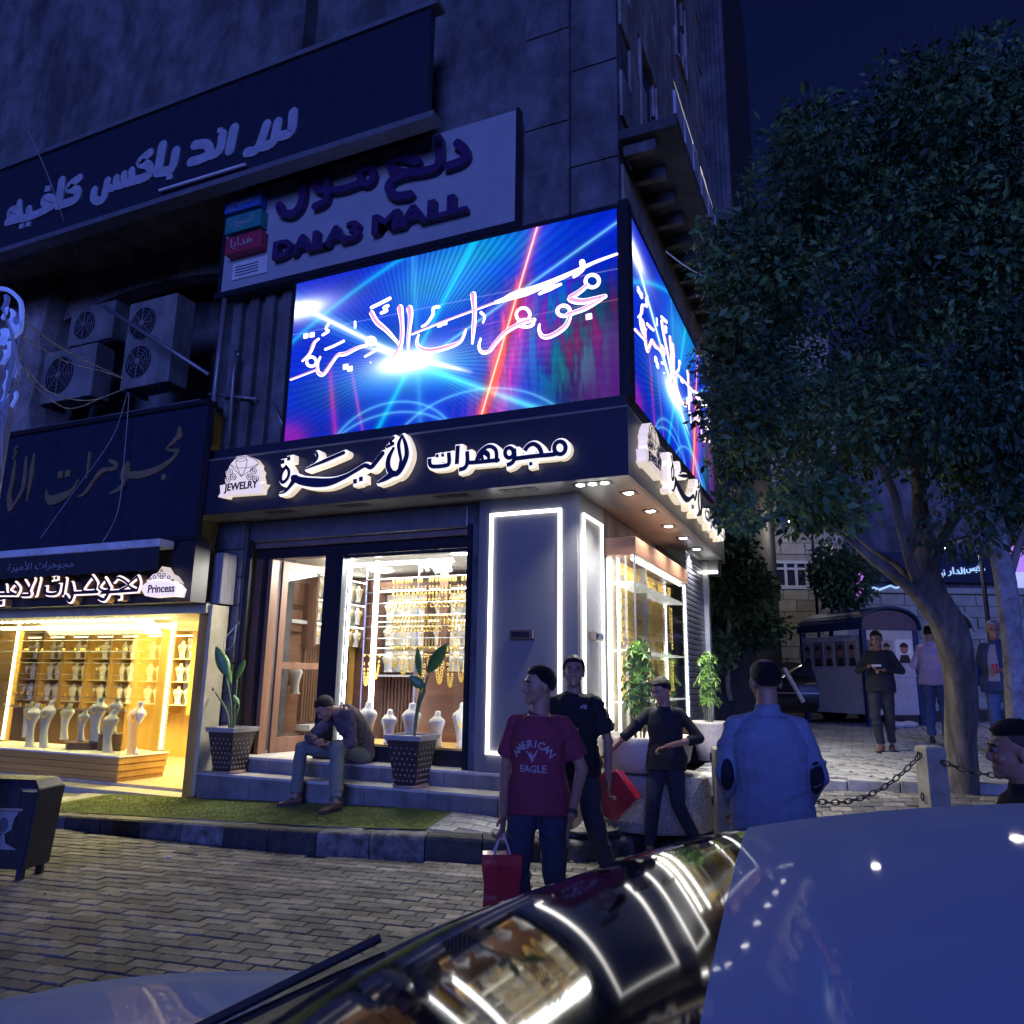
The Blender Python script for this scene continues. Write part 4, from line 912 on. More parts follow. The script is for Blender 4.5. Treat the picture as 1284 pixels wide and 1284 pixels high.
mk('fill_bar', MB().box(-2.22, -2.18, 8.3, 10.9, 2.86, 2.88), lamp('tube_led', (1, .97, .9), 10), dc)  # added light bar that brightens the gold inside the case
for x, y in ((-2.36, 8.26), (-2.17, 10.985), (-2.46, 8.23), (-2.44, 10.95), (-2.44, 9.6)): mk('led_strip', MB().box(x-.012, x+.012, y-.01, y+.01, 1.0, 2.88), lamp('tube_led', (1, .97, .9), 10), dc)  # the far inner strip is added to brighten the back panel
for z_ in (2.60, 1.86, 1.30): mk('shelf_edge', MB().box(-2.45, -2.165, 8.23, 10.96, z_, z_+.014), lamp('shelf_glow', (1, .95, .8), .5), dc)
for row, (z0, z1) in enumerate(((1.32, 1.84), (1.90, 2.58), (2.64, 2.86))):
    mb = MB(); y = 8.32
    while y < 10.9:
        x = -2.43; L = (z1-z0)*rg.uniform(.7, .98); zz = z1-.03
        if y < 8.9 or rg.random() < .25:
            nr = int(L/.045)
            for k in range(nr): mb.tube([(-2.34+.0*k, y+.03*cos(a), zz-k*.045+.02*sin(a)-.02) for a in [2*pi*q/8 for q in range(9)]], .006, 4, cap=False)
            y += .075
        else:
            mb.tube([(x, y+.008*sin(k), zz-L*k/6) for k in range(7)], .0085, 4); y += .024
    mk('gold_chains', mb, M_goldm, dc, kind='stuff')
for k in range(10): mk('gold_bar_row', MB().box(-2.34, -2.33, 8.29, 9.2, 1.36+k*.12, 1.36+k*.12+.045), M_goldm, dc, bevel=.01)
# ================================================================= GOLD SHOP ON THE LEFT
gs = thing('gold_shop', 'small yellow lit gold shop front with honey oak frame and curved busts', 'shop front', (-9.6, 8, .2))
ZT = 2.26
mk('head_strip', MB().box(-13, -7.02, 6.92, 7.0, 2.26, 2.368), mat('beige_strip', (.5, .45, .3), .5, bump=.1), gs)
mk('gold_floor', MB().box(-18, -7.1, 7.3, 10.2, .10, .20), mat('warm_floor', (.5, .42, .3), .2), gs)
mk('gold_ceiling', MB().box(-18, -7.1, 7.0, 10.2, ZT, ZT+.05), M_white, gs)
mk('gold_back_wall', MB().box(-18, -7.1, 10.0, 10.1, .2, ZT), M_oak, gs)
mk('gold_side_wall', MB().box(-7.31, -7.26, 7.35, 10.0, .2, ZT), M_oak, gs)
mk('jamb', MB().box(-7.22, -7.04, 7.02, 7.34, .16, ZT-.001), M_oak, gs, bevel=.006)
mk('jamb_face', MB().box(-7.036, -6.98, 6.98, 7.25, .2, 2.36), mat('beige_strip', (.5, .45, .3), .5, bump=.1), gs)
pzx = on_y(205, 870, 8.05).x
mk('case_post', MB().box(pzx-.09, pzx+.05, 8.0, 8.1, .45, ZT-.001), M_oak, gs, bevel=.006)
lx = on_y(14, 860, 7.9).x
mk('case_post', MB().box(lx-.42, lx-.02, 7.9, 8.0, .45, ZT-.001), M_oak, gs, bevel=.006)
cxr = on_y(148, 965, 7.3).x
zb = on_y(148, 950, 7.3).z
for k in range(4):
    z0 = .17+(zb-.17)*k/4; z1 = .17+(zb-.17)*(k+1)/4-.006; o_ = .02*k if k < 3 else .05
    mk('plank', MB().box(-13, cxr-.03+o_, 7.33-o_, 8.05, z0, z1), M_oakh, gs, bevel=.006)
mk('case_top', MB().box(-13, cxr+.03, 7.27, 8.05, zb, zb+.02), M_cream, gs)
mk('front_pane', MB().box(-13, cxr, 7.30, 7.306, zb+.021, ZT-.001), M_glass, gs)
mk('side_pane', MB().box(cxr-.006, cxr, 7.31, 7.99, zb+.021, ZT-.001), M_glass, gs)
mk('threshold', MB().box(-13, -7.1, 7.0, 7.3, .06, .165), mat('threshold_stone', (.35, .33, .28), .5), gs, bevel=.01)
# small reveal / lining
for k in range(26): x = -12.6+k*.15; tagd = mk('led_dot', MB().lathe([(.008, -.02), (.03, -.02), (.034, 0)], c=(x, 7.45, ZT-.001), n=8), lamp('yellow_led', (1, .80, .38), 40), gs)
for k in range(9): mk('led_dot', MB().lathe([(.008, -.02), (.03, -.02), (.034, 0)], c=(-8.35+(k % 3)*.45, 8.2+(k//3)*.7, ZT-.001), n=8), lamp('yellow_led', (1, .80, .38), 40), gs)
mk('led_strip', MB().box(cxr-.05, cxr-.02, 7.95, 7.98, zb+.05, ZT-.01), lamp('yellow_strip', (1, .82, .42), 5), gs)
mk('led_strip', MB().box(lx, lx+.03, 7.86, 7.89, zb+.05, ZT-.01), lamp('yellow_strip', (1, .82, .42), 5), gs)
for k, z_ in enumerate(np.linspace(1.05, 2.14, 8)):
    mk('glass_shelf', MB().box(lx+.06, cxr-.06, 7.55, 7.75, z_, z_+.006), M_glass, gs)
    mk('shelf_lip', MB().box(lx+.06, cxr-.06, 7.545, 7.549, z_-.001, z_+(.012 if k in (0, 5) else .006)), mat('lip', (.8, .75, .6), .2, .3, bump=0), gs)
sm = MB()
for k in range(70):
    x = lx+.1+rg.random()*(cxr-lx-.3); z_ = (1.05, 1.05, 1.83, 1.21)[k % 4]; sm.ball((x, 7.62, z_+.03), .012, .012, .022, 5, 4)
mk('small_jewellery', sm, M_goldm, gs, kind='stuff')
# back cabinets with lit panels, oak uprights and rows of busts
for k, x in enumerate(np.arange(-17.4, -7.5, .62)):
    mk('upright', MB().box(x, x+.09, 9.6, 9.99, .9, ZT-.02), M_oak, gs)
    mk('lit_panel', MB().box(x+.12, x+.60, 9.97, 9.99, 1.05, 2.15), M_cream, gs)
    mk('led_strip', MB().box(x+.12, x+.60, 9.70, 9.72, 2.16, 2.18), lamp('yellow_strip', (1, .82, .42), 5), gs)
for z_ in (1.05, 1.42, 1.79): mk('glass_shelf', MB().box(-17.4, -7.32, 9.62, 9.96, z_-.012, z_), mat('shelf_cream', (.6, .55, .4), .3), gs)
bb = bust(-15.65, 9.8, 1.05, .30, .20, 'small cream bust on the back cabinet shelves of the yellow lit gold shop', group='small busts at the back of the gold shop')
i = 0
for z_ in (1.05, 1.42, 1.79):
    for x in np.arange(-15.65, -7.4, .23):
        n_ = i % 36; lab = '%s small bust from the left on the %s back shelf of the gold shop' % (ORD[n_], ('lowest', 'middle', 'top')[i//36])
        if i: dup(bb, loc=(x, 9.8, z_), label=lab)
        else: bb['label'] = lab
        i += 1
for k in range(20): mk('wainscot_board', MB().box(-9.0+k*.095, -9.0+k*.095+.088, 9.58, 9.60, .25, .98), M_oak, gs)
mk('wainscot_rail', MB().box(-9.0, -7.12, 9.55, 9.579, .98, 1.04).box(-9.0, -7.12, 9.55, 9.579, .2, .26), M_oak, gs, bevel=.004)
tag(mk('indoor_air_conditioner', MB().box(-8.45, -7.55, 9.2, 9.4, 1.95, 2.2).box(-8.43, -7.57, 9.17, 9.2, 1.97, 2.0), M_white, bevel=.02), 'white indoor air conditioner high on the right inside the gold shop', 'air conditioner')
l = bpy.data.lights.new('shop_glow', 'AREA'); l.energy = 150; l.size = 4.5; l.size_y = .8; l.shape = 'RECTANGLE'; l.color = (1, .83, .30)
o = bpy.data.objects.new('shop_glow', l); COL.objects.link(o); o.location = (-10, 8.3, ZT-.03)
for (x, y, z_, e, c, sz, rx) in ((-9.8, 7.40, ZT-.05, 65, (1, .88, .40), 3.2, -22), (-4.8, 7.70, 2.92, 18, (1, .96, .88), 1.4, -25), (-9.6, 7.62, ZT-.05, 60, (1, .84, .38), 2.6, 42), (-5.2, 8.3, 3.03, 110, (1, .95, .84), 1.8, 42)):
    l = bpy.data.lights.new('front_fill', 'AREA'); l.energy = e; l.size = sz; l.size_y = .4; l.shape = 'RECTANGLE'; l.color = c
    o = bpy.data.objects.new('front_fill', l); COL.objects.link(o); o.location = (x, y, z_); o.rotation_euler = (radians(-rx), 0, 0)  # added area lamps without fixtures, spilling light on busts, turf and steps
l = bpy.data.lights.new('shop_glow', 'AREA'); l.energy = 60; l.size = 1.0; l.color = (1, .83, .30)
o = bpy.data.objects.new('shop_glow', l); COL.objects.link(o); o.location = (-8., 8.6, ZT-.03)
def curved_bust(x, y, z, h, w, lab, arch=1., rz=0):
    t = thing('curved_bust', lab, 'jewellery bust', (x, y, z), rz, 'curved busts in the gold shop window'); rs = []; h *= 1.18; w *= 1.70
    for k in range(29):
        u = k/28; ww = w*float(np.interp(u, [0, .12, .35, .55, .68, .76, .82, .87, .92, 1.], [.50, .42, .36, .46, .66, .78, .62, .30, .24, .25])); off = -.10*h*sin(u*pi)*arch
        rs.append([(off+ww*.5*cos(a)+.08*h*u, ww*.22*sin(a), u*h) for a in [2*pi*q/14 for q in range(14)]])
    local('bust_form', MB().rings(rs), M_cream, t, smooth=True)
    g = MB(); necklace(g, .05*h, -w*.22, h*.86, w*.4, h*.22, r=.010); local('chain', g, M_goldm, t); return t
for px, py, h, w, lab in ((172, 945, .56, .24, 'tallest curved cream bust nearest the case corner in the gold shop'), (140, 946, .46, .22, 'curved cream bust on a low stand left of the tallest one'), (133, 900, .40, .20, 'curved cream bust raised behind, near the middle of the window'), (108, 932, .50, .26, 'broad curved bust with a bright glare at the middle of the window'), (90, 934, .36, .17, 'short curved bust beside the dark necklace stand'), (120, 936, .34, .16, 'short curved bust tucked right of the broad glaring one'), (60, 942, .54, .22, 'curved bust leaning right in the left half of the window'), (42, 944, .50, .22, 'curved bust draped with heavy gold at the left'), (20, 930, .42, .16, 'bust with a lampshade like top at the far left of the window'), (70, 925, .42, .20, 'curved bust peeking out behind the left pair')):
    q = on_y(px, py, 7.62); zz = zb+.022 if py > 935 else (zb+.12 if py > 920 else zb+.24)
    curved_bust(q.x, 7.55 if py > 940 else 7.75, zz, h, w, lab)
for px, r, hh, lab in ((103, .26, .095, 'round wooden riser under the middle busts'), (138, .14, .05, 'small wooden riser under the right bust'), (133, .16, .215, 'tall wooden riser behind the middle busts')):
    q = on_y(px, 940, 7.72); tag(mk('display_riser', MB().lathe([(r, 0), (r, hh-.01), (r+.012, hh-.008), (r+.012, hh)], c=(q.x, 7.78, zb+.0215), n=24), M_brown, bevel=.003), lab, 'display stand', 'display risers in the gold shop')
# ================================================================= CABLES, POLE ON THE LEFT
def cable(pts, r, lab, m=None, grp='loose cables over the facade'):
    tag(mk('cable', MB().tube(smooth_path(pts, 8), r, 5), m or mat('cable_grey', (.35, .35, .38), .5, bump=0), smooth=True), lab, 'cable', grp)
pole = at_depth(-6, 600, 6.0)
def D(x, y, d=6.0): return at_depth(x, y, d)
cable([D(28, 400), D(80, 438, 6.6), D(158, 476, 8.2)], .006, 'upper pale cable sagging from the lit pole to the tall air conditioner')
cable([D(26, 420), D(80, 452, 6.6), D(130, 466, 7.4), D(158, 476, 8.2)], .005, 'second pale cable just under the upper one, pole to air conditioner')
cable([D(28, 455), D(60, 490, 6.5), D(110, 502, 7.2), D(155, 488, 8.2)], .005, 'third cable sagging low in front of the lower air conditioner')
cable([D(30, 460), D(45, 485, 6.4), D(85, 512, 7.), D(125, 500, 7.7)], .005, 'lowest sagging cable left of the old board')
cable([on_y(162, 492, 6.6), on_y(157, 560, 6.6), on_y(148, 640, 6.6), on_y(125, 686, 6.4)], .006, 'cable hanging down across the gold-lettered board to the awning')
cable([on_y(160, 492, 6.6), on_y(140, 550, 6.6), on_y(90, 620, 6.6), on_y(50, 676, 6.4)], .005, 'thin slanting cable crossing the gold-lettered board')
cable([on_y(35, 163, 6.2), on_y(60, 220, 6.2), on_y(85, 290, 6.6), on_y(108, 343, 7.4)], .006, 'thin wire slanting down across the cafe sign')
cable([at_depth(835, 315, 8.5), at_depth(862, 335, 8.0), at_depth(905, 358, 7.2)], .008, 'blue tinted wire running from the side facade into the tree crown')
cable([on_y(300, 780, 7.2), on_y(283, 800, 7.1), on_y(282, 815, 7.0), on_y(292, 808, 7.0), on_y(296, 785, 7.0)], .006, 'white cable loop hanging from the electric box by the jamb')
# pole with blue lit festoon
fp = thing('festoon_pole', 'street pole wrapped with cables and a blue plastic light garland at the left edge', 'pole', (pole.x, pole.y, 0))
mk('shaft', MB().tube([(pole.x, pole.y, 0), (pole.x, pole.y, D(0, 372).z)], .05, 10), mat('pole_paint', (.25, .27, .35), .5, .3), fp)
M_blue = lamp('blue_garland', (.05, .14, .85), .22)
a = D(-2, 364); b = D(24, 372); c = D(26, 395)
mk('lantern_hood', MB().tube(smooth_path([D(-8, 362), D(8, 363), D(20, 371), D(27, 383), D(26, 412), D(20, 420)], 5), .018, 6), M_blue, fp)
rg2 = random.Random(4)
for k in range(16):
    py = 375+k*8.4; sp = 14 if py < 500 else 4
    q = D(rg2.uniform(4, 8+sp) if py < 500 else 4-(py-500)*.03, py+rg2.uniform(-3, 3), 5.95); w = rg2.uniform(.02, .05)
    rs = []; aa = rg2.uniform(0, 3)
    mb = MB()
    for s_ in range(5): rs.append([(q.x+w*cos(aa+2*pi*j/5)*(1-.15*s_)+.02*sin(s_), q.y+w*.6*sin(aa+2*pi*j/5), q.z-.03*s_+.02*rg2.random()) for j in range(5)])
    mk('garland_scrap', mb.rings(rs), M_blue if k % 3 else mat('plastic_scrap', (.35, .4, .6), .3, bump=.1), fp)
for k in range(6): 
    q0 = D(2+k*3, 385+k*7, 5.9); mk('pole_wire', MB().tube(smooth_path([q0, D(15+k*2, 430+k*9, 5.9), D(6, 500, 5.9), D(2, 560+k*5, 5.95)], 5), .006, 4), mat('cable_grey', (.35, .35, .38), .5, bump=0), fp)
# dark planter box with crest, left foreground
pl = D(20, 1090, 5.75); pl.z = 0
pb = thing('planter_box', 'dark wooden litter box with flared top and a pale painted crest at the left edge', 'litter box', (pl.x-.30, pl.y, .0), radians(18)); pb.scale = (.88, .55, 1.10)
M_dkw = mat('dark_wood', (.02, .02, .028), .45, bump=.2)
for k in range(5):
    x0 = -.33+k*.132; local('plank', MB().rings([[(x0*.92, -.01, .07), ((x0+.126)*.92, -.01, .07), ((x0+.126)*.92, .02, .07), (x0*.92, .02, .07)], [(x0*1.06, -.02, .58+.05*(2-abs(k-2))*.5), ((x0+.126)*1.06, -.02, .58+.05*(2-abs(k+.2-2))*.5), ((x0+.126)*1.06, .012, .58), (x0*1.06, .012, .58)]]), M_dkw, pb, bevel=.004)
local('side_board', MB().rings([[(.305, -.01, .07), (.325, -.01, .07), (.325, .5, .07), (.305, .5, .07)], [(.35, -.02, .60), (.375, -.02, .60), (.375, .52, .60), (.35, .52, .60)]]), M_dkw, pb, bevel=.004)
local('side_board', MB().rings([[(-.325, -.01, .07), (-.305, -.01, .07), (-.305, .5, .07), (-.325, .5, .07)], [(-.375, -.02, .60), (-.35, -.02, .60), (-.35, .52, .60), (-.375, .52, .60)]]), M_dkw, pb)
local('lid', MB().rings([[(-.30, .03, .66), (.30, .03, .66), (.30, .50, .66), (-.30, .50, .66)], [(-.36, -.03, .60), (.37, -.03, .60), (.37, .53, .60), (-.36, .53, .60)]][::-1]), M_dkw, pb, bevel=.01)
for x in (-.28, .24): local('foot', MB().box(x, x+.06, .02, .08, 0, .069).box(x, x+.06, .4, .46, 0, .069), M_dkw, pb)
crest = MB(); OUT = [(-.13, .0), (-.02, .04), (.0, .10), (-.07, .13), (-.08, .20), (-.12, .25), (.14, .25), (.10, .20), (.09, .13), (.03, .10), (.05, .04), (.17, .0)]
crest.rings([[(a_+.08, -.036, b_+.20) for a_, b_ in OUT], [(a_+.08, -.022, b_+.20) for a_, b_ in OUT]][::-1]); local('crest', crest, mat('crest_paint', (.22, .23, .25), .6, bump=.2), pb)
crd = MB().ball((.09, -.037, .36), .045, .004, .05, 8, 6); local('crest_figure', crd, mat('crest_dark', (.07, .08, .10), .6), pb)  # dark figure in the middle of the crest
local('crest_bar', MB().box(-.05, .25, -.04, -.024, .455, .47), mat('crest_gilt', (.3, .27, .2), .5), pb)
# ================================================================= PLANTS
M_leaf = mat('banana_leaf', (.06, .17, .04), .42, var=.3, bump=.3, spec=.5); M_stem = mat('plant_stem', (.12, .16, .05), .6)
M_pot = mat('studded_pot', (.045, .03, .03), .45, var=.3, bump=.2); M_stud = mat('pale_stud', (.6, .56, .5), .3, .4, bump=0); M_soil = mat('white_pebbles', (.5, .5, .48), .8, bump=1, bscale=90)
def leaf(base, tip, w, droop, side, m, par, name='leaf', stem=True, bend=.1):
    base = Vector(base); tip = Vector(tip); ax = tip-base; L = ax.length; axn = ax.normalized(); sd = Vector(side).normalized(); sd = (sd-axn*sd.dot(axn)).normalized(); nn = axn.cross(sd)
    mb = MB(); N = 9; rows = []
    for k in range(N+1):
        u = k/N; ww = w*sin(pi*min(1, u*.96+.02))**.7*(1-.25*u)
        c = base+ax*u+nn*(bend*L*sin(u*pi*.5)**2*-1)+Vector((0, 0, -droop*u*u))
        rows.append([c-sd*ww+nn*ww*.25, c-sd*ww*.5+nn*ww*.10, c, c+sd*ww*.5+nn*ww*.10, c+sd*ww+nn*ww*.25])
    mb.rings(rows, cap=False, closed=False)
    o = mk(name, mb, m, par, smooth=True); sm_ = o.modifiers.new('thickness', 'SOLIDIFY'); sm_.thickness = .003; return o
def square_pot(x, y, z, h, wt, wb, lab, rz=0.):
    t = thing('studded_planter', lab, 'planter', (x, y, z), rz, 'tall tapered studded planters by the shop steps')
    rs = [[(sx*w/2, sy*w/2, zz) for sx, sy in ((-1, -1), (1, -1), (1, 1), (-1, 1))] for w, zz in ((wb, .03), (wt, h-.05))]
    local('pot_body', MB().rings(rs), M_pot, t, bevel=.008)
    local('pot_rim', MB().rings([[(sx*w/2, sy*w/2, zz) for sx, sy in ((-1, -1), (1, -1), (1, 1), (-1, 1))] for w, zz in ((wt+.03, h-.049), (wt+.05, h), (wt-.02, h), (wt-.03, h-.03))]), mat('pot_rim', (.35, .33, .31), .5), t)
    local('saucer', MB().lathe([(wb*.62, 0), (wb*.72, .004), (wb*.74, .028), (wb*.3, .029)], n=24), mat('saucer_clay', (.38, .27, .2), .6), t)
    st = MB()
    for i in range(7):
        for j in range(5):
            u = (j+.5+(.5 if i % 2 else 0))/5.5-.5; zz = .07+i*(h-.14)/7; w = wb+(wt-wb)*(zz/h)
            for sx, sy in ((u*w, -w/2-.001), (w/2+.001, u*w), (-w/2-.001, u*w)): st.ball((sx, sy, zz), .009, n=5, m=4)
    local('studs', st, M_stud, t, kind='stuff')
    local('pebbles', MB().rings([[(sx*(wt-.03)/2, sy*(wt-.03)/2, h-.035) for sx, sy in ((-1, -1), (1, -1), (1, 1), (-1, 1))], [(sx*(wt-.05)/2, sy*(wt-.05)/2, h-.02) for sx, sy in ((-1, -1), (1, -1), (1, 1), (-1, 1))]]), M_soil, t)
    return t
pA = Vector((-6.62, 7.10, .46)); square_pot(*pA, .50, .37, .25, 'studded dark planter with bird of paradise at the left end of the steps')
pB = Vector((-4.24, 7.12, .461)); square_pot(*pB, .51, .38, .25, 'studded dark planter with bird of paradise standing before the display window')
def bop(p, leaves, lab, stems):
    t = thing('bird_of_paradise', lab, 'plant', (p.x, p.y, p.z+.48), 0, 'bird of paradise plants in studded planters'); b = Vector((p.x, p.y, p.z+.47))
    for q in stems: 
        e = on_y(*q, p.y); mk('stem', MB().tube(smooth_path([b+Vector(((e.x-b.x)*.15, 0, 0)), b.lerp(e, .5)+Vector(((b.x-e.x)*.12, 0, 0)), e], 5), [.012]*10+[.007], 6), M_stem, t, smooth=True)
    for (bx, by, tx, ty, w, rot) in leaves:
        a_, c_ = on_y(bx, by, p.y), on_y(tx, ty, p.y-.03); leaf(a_, c_, w, 0, (cos(rot), sin(rot), 0), M_leaf, t)
    return t
bop(pA, [(286, 848, 272, 812, .085, .5), (297, 852, 306, 826, .05, 1.2), (268, 866, 256, 857, .035, .2), (300, 884, 292, 872, .04, 1.), (290, 858, 284, 832, .04, 1.3)], 'green bird of paradise plant in the left planter by the gold shop jamb', [(284, 850), (297, 852), (270, 868), (300, 884)])
bop(pB, [(537, 844, 560, 806, .075, .4), (527, 848, 522, 812, .045, .9), (532, 862, 514, 848, .065, .3)], 'bird of paradise plant with two dark stems in front of the lit display window', [(538, 845), (531, 850), (534, 862)])
# scheffleras
M_leaf2 = mat('schefflera_leaf', (.16, .30, .05), .4, var=.35, bump=.15, spec=.5)
def schefflera(x, y, z, h, spread, lab, n=34, seed=1, bare=.25):
    t = thing('umbrella_plant', lab, 'plant', (x, y, z), 0, 'umbrella plants beside the side facade'); r = random.Random(seed)
    for k in range(6):
        a = r.uniform(0, 6.28); d = r.uniform(.04, .12)
        mk('stem', MB().tube(smooth_path([(x+.04*cos(a), y+.04*sin(a), z), (x+d*cos(a), y+d*sin(a), z+h*.4), (x+d*.8*cos(a+.5), y+d*.8*sin(a+.5), z+h*.85)], 4), .008, 5), M_stem, t)
    for k in range(n):
        u = (k+.5)/n; zz = z+h*(bare+(1.02-bare)*u); a = k*2.4; d = spread*(.35+.65*r.random())*(1-.35*u if u > .7 else 1); c = Vector((x+d*cos(a), y+d*sin(a), zz))
        mb = MB(); nl = 7; ori = Vector((cos(a)*.6, sin(a)*.6, .5)).normalized(); s1 = ori.orthogonal().normalized(); s2 = ori.cross(s1); L = r.uniform(.075, .115)
        for j in range(nl):
            b_ = 2*pi*j/nl+r.uniform(-.15, .15); dr = (s1*cos(b_)+s2*sin(b_)); sd = ori.cross(dr); e = c+dr*L-ori*.03; m_ = c+dr*L*.55
            mb.add([c, m_-sd*.018, e, m_+sd*.018], [(0, 1, 2), (0, 2, 3)])
        mb.tube([(x+(c.x-x)*.2, y+(c.y-y)*.2, zz-.12), c], .003, 4)
        mk('leaf_cluster', mb, M_leaf2, t)
    return t
M_bowl = mat('cast_stone', (.52, .47, .41), .7, var=.15, scale=10, bump=.3)
bw_ = thing('bowl_planter', 'large round cast stone bowl planter on a rough terrazzo pedestal by the pillar', 'planter', (-1.97, 7.72, .68))
local('bowl', MB().lathe([(.28, 0), (.36, .02), (.44, .12), (.47, .26), (.47, .33), (.455, .345), (.42, .34), (.41, .28), (.05, .27)], n=40), M_bowl, bw_, smooth=True)
local('soil', MB().lathe([(.4, .27), (.4, .285), (.02, .30)], n=24), mat('dark_soil', (.05, .04, .03), .95, bump=1), bw_)
ped = MB(); rs = []
for k, (r_q, zz) in enumerate(((.66, .0), (.70, .10), (.66, .30), (.60, .50))): rs.append([((r_q+.04*sin(j*1.7+k))*cos(2*pi*j/18)+.05, (r_q*.85+.03*cos(j*2.3))*sin(2*pi*j/18)*.92, zz) for j in range(18)])
pt = tag(mk('pedestal', ped.rings(rs), mat('terrazzo', (.30, .29, .28), .8, var=.5, scale=45, bump=.8), bevel=.02), 'rough pale terrazzo pedestal under the big bowl planter', 'pedestal'); pt.location = (-1.95, 7.76, .175); pt.scale = (.88, .9, 1)
schefflera(-2.02, 7.75, .95, .95, .17, 'leafy green umbrella plant in the big bowl planter before the glass case', 46, 2, .30)
rp = thing('round_planter', 'round pale concrete planter at the far end of the side facade', 'planter', (-1.86, 10.9, .52))
local('pot_body', MB().lathe([(.18, 0), (.22, .25), (.25, .46), (.26, .50), (.22, .50), (.21, .44), (.02, .43)], n=28), M_bowl, rp, smooth=True)
schefflera(-1.88, 10.9, .95, .95, .17, 'bushy umbrella plant in the round planter before the roller shutter', 40, 5, .32)
# stone steps block right of it
sb = thing('stone_bench', 'low block of brown stone slabs behind the round planter', 'stone block', (-1.3, 12, .5))
for k in range(3): mk('stone_slab', MB().box(-1.75+.1*k, -.9, 11.6+.15*k, 12.6, .5+k*.16, .655+k*.16), mat('brown_stone', (.28, .22, .17), .8, bump=.5), sb, bevel=.015)
# ================================================================= BOLLARDS AND CHAIN
M_boll = mat('bollard_stone', (.22, .21, .185), .85, var=.3, bump=.5); M_chain = mat('chain_iron', (.03, .03, .04), .5, .7, bump=.1)
def bollard(p, h, lab, rz):
    t = thing('bollard', lab, 'bollard', p, rz, 'square stone bollards along the edge'); w = .095
    local('post', MB().rings([[(-w, -w, -.05), (w, -w, -.05), (w, w, -.05), (-w, w, -.05)], [(-w, -w, h-.02), (w, -w, h-.02), (w, w, h-.02), (-w, w, h-.02)], [(-w+.02, -w+.02, h), (w-.02, -w+.02, h), (w-.02, w-.02, h), (-w+.02, w-.02, h)]]), M_boll, t, bevel=.006)
    for zz in (h-.09, h-.45): local('eye', MB().tube([(-w-.02+.0*q, -.02*cos(a), zz+.035*sin(a)) for q, a in enumerate([2*pi*k/10 for k in range(11)])], .007, 5, cap=False), M_chain, t)
b1 = at_depth(1172, 1003, 7.05); b1.z = road_z(b1.x, b1.y); T1_ = at_depth(1168, 936, 7.05)
b2 = at_depth(912, 1045, 6.6); b2.z = road_z(b2.x, b2.y); T2_ = at_depth(911, 938, 6.6)
bollard(b1, T1_.z-b1.z, 'stone bollard with a chain eye standing left of the big tree trunk', radians(28)); bollard(b2, T2_.z-b2.z, 'stone bollard half hidden behind the man in the blue shirt', radians(20))
def chain(a, b, sag, lab):
    n = int((b-a).length/.062); t = thing('chain', lab, 'chain', a.lerp(b, .5)-Vector((0, 0, sag)), 0, 'black iron chains between the bollards'); P = []
    for k in range(n+1):
        u = k/n; P.append(a.lerp(b, u)-Vector((0, 0, sag*4*u*(1-u))))
    for k in range(n):
        c = (P[k]+P[k+1])/2; d = (P[k+1]-P[k]).normalized(); s_ = Vector((0, 0, 1)).cross(d).normalized() if k % 2 else d.cross(Vector((0, 0, 1)).cross(d)).normalized()
        L, w = .044, .022; loop = [c+d*(L*cos(a_)*(1 if abs(cos(a_)) > .5 else .9))+s_*(w*sin(a_)) for a_ in [2*pi*q/10 for q in range(11)]]
        mk('chain_link', MB().tube(loop, .0065, 5, cap=False), M_chain, t, smooth=True)
ea = at_depth(1155, 945, 7.0); eb = at_depth(925, 948, 6.62)
chain(eb, ea, .40, 'black iron chain sagging from the tree side bollard towards the blue shirted man')
chain(at_depth(1182, 955, 7.0), at_depth(1330, 960, 6.2), .10, 'black iron chain passing behind the boy at the right edge')
# ================================================================= PEOPLE
from mathutils.bvhtree import BVHTree
def remesh(mb, voxel, disp=None, smooth=3):
    me = bpy.data.meshes.new('raw'); me.from_pydata(mb.v, [], mb.f); bm = bmesh.new(); bm.from_mesh(me); bmesh.ops.recalc_face_normals(bm, faces=bm.faces); bm.to_mesh(me); bm.free()
    o = bpy.data.objects.new('raw', me); COL.objects.link(o)
    r = o.modifiers.new('r', 'REMESH'); r.mode = 'VOXEL'; r.voxel_size = voxel
    if smooth: s_ = o.modifiers.new('s', 'SMOOTH'); s_.iterations = smooth; s_.factor = .5
    bpy.context.view_layer.update(); out = bpy.data.meshes.new_from_object(o.evaluated_get(bpy.context.evaluated_depsgraph_get()))
    bpy.data.objects.remove(o); bpy.data.meshes.remove(me)
    if disp:
        n = len(out.vertices); co = np.empty(n*3); out.vertices.foreach_get('co', co); co = co.reshape(-1, 3); nr = np.array([tuple(v.normal) for v in out.vertices]); d = disp(co); out.vertices.foreach_set('co', (co+nr*d[:, None]).ravel())
    out.shade_smooth(); out.update(); return out
def cap(mb, a, b, ra, rb, n=14, ends=(True, True)):
    a, b = Vector(a), Vector(b); mb.tube([a, a.lerp(b, .33), a.lerp(b, .66), b], [ra, ra*.67+rb*.33, ra*.33+rb*.67, rb], n)
    if ends[0]: mb.ball(a, ra, n=12, m=8)
    if ends[1]: mb.ball(b, rb, n=12, m=8)
def folds(seed, amp, f=(9, 9, 16)):
    rs_ = np.random.RandomState(seed); ks = rs_.normal(size=(9, 3))*np.array(f); ph = rs_.uniform(0, 6.28, 9)
    def d(co):
        t = co @ ks.T + ph; w = np.sin(t+np.sin(t[:, ::-1]*.7)*1.3); v = w.mean(axis=1)
        rdg = (1-np.abs(w[:, 1]))**3*np.clip(w[:, 4], 0, 1)+(1-np.abs(w[:, 3]))**3*np.clip(w[:, 6], 0, 1)
        return amp*(v*1.8 + 1.5*rdg - .3)
    return d
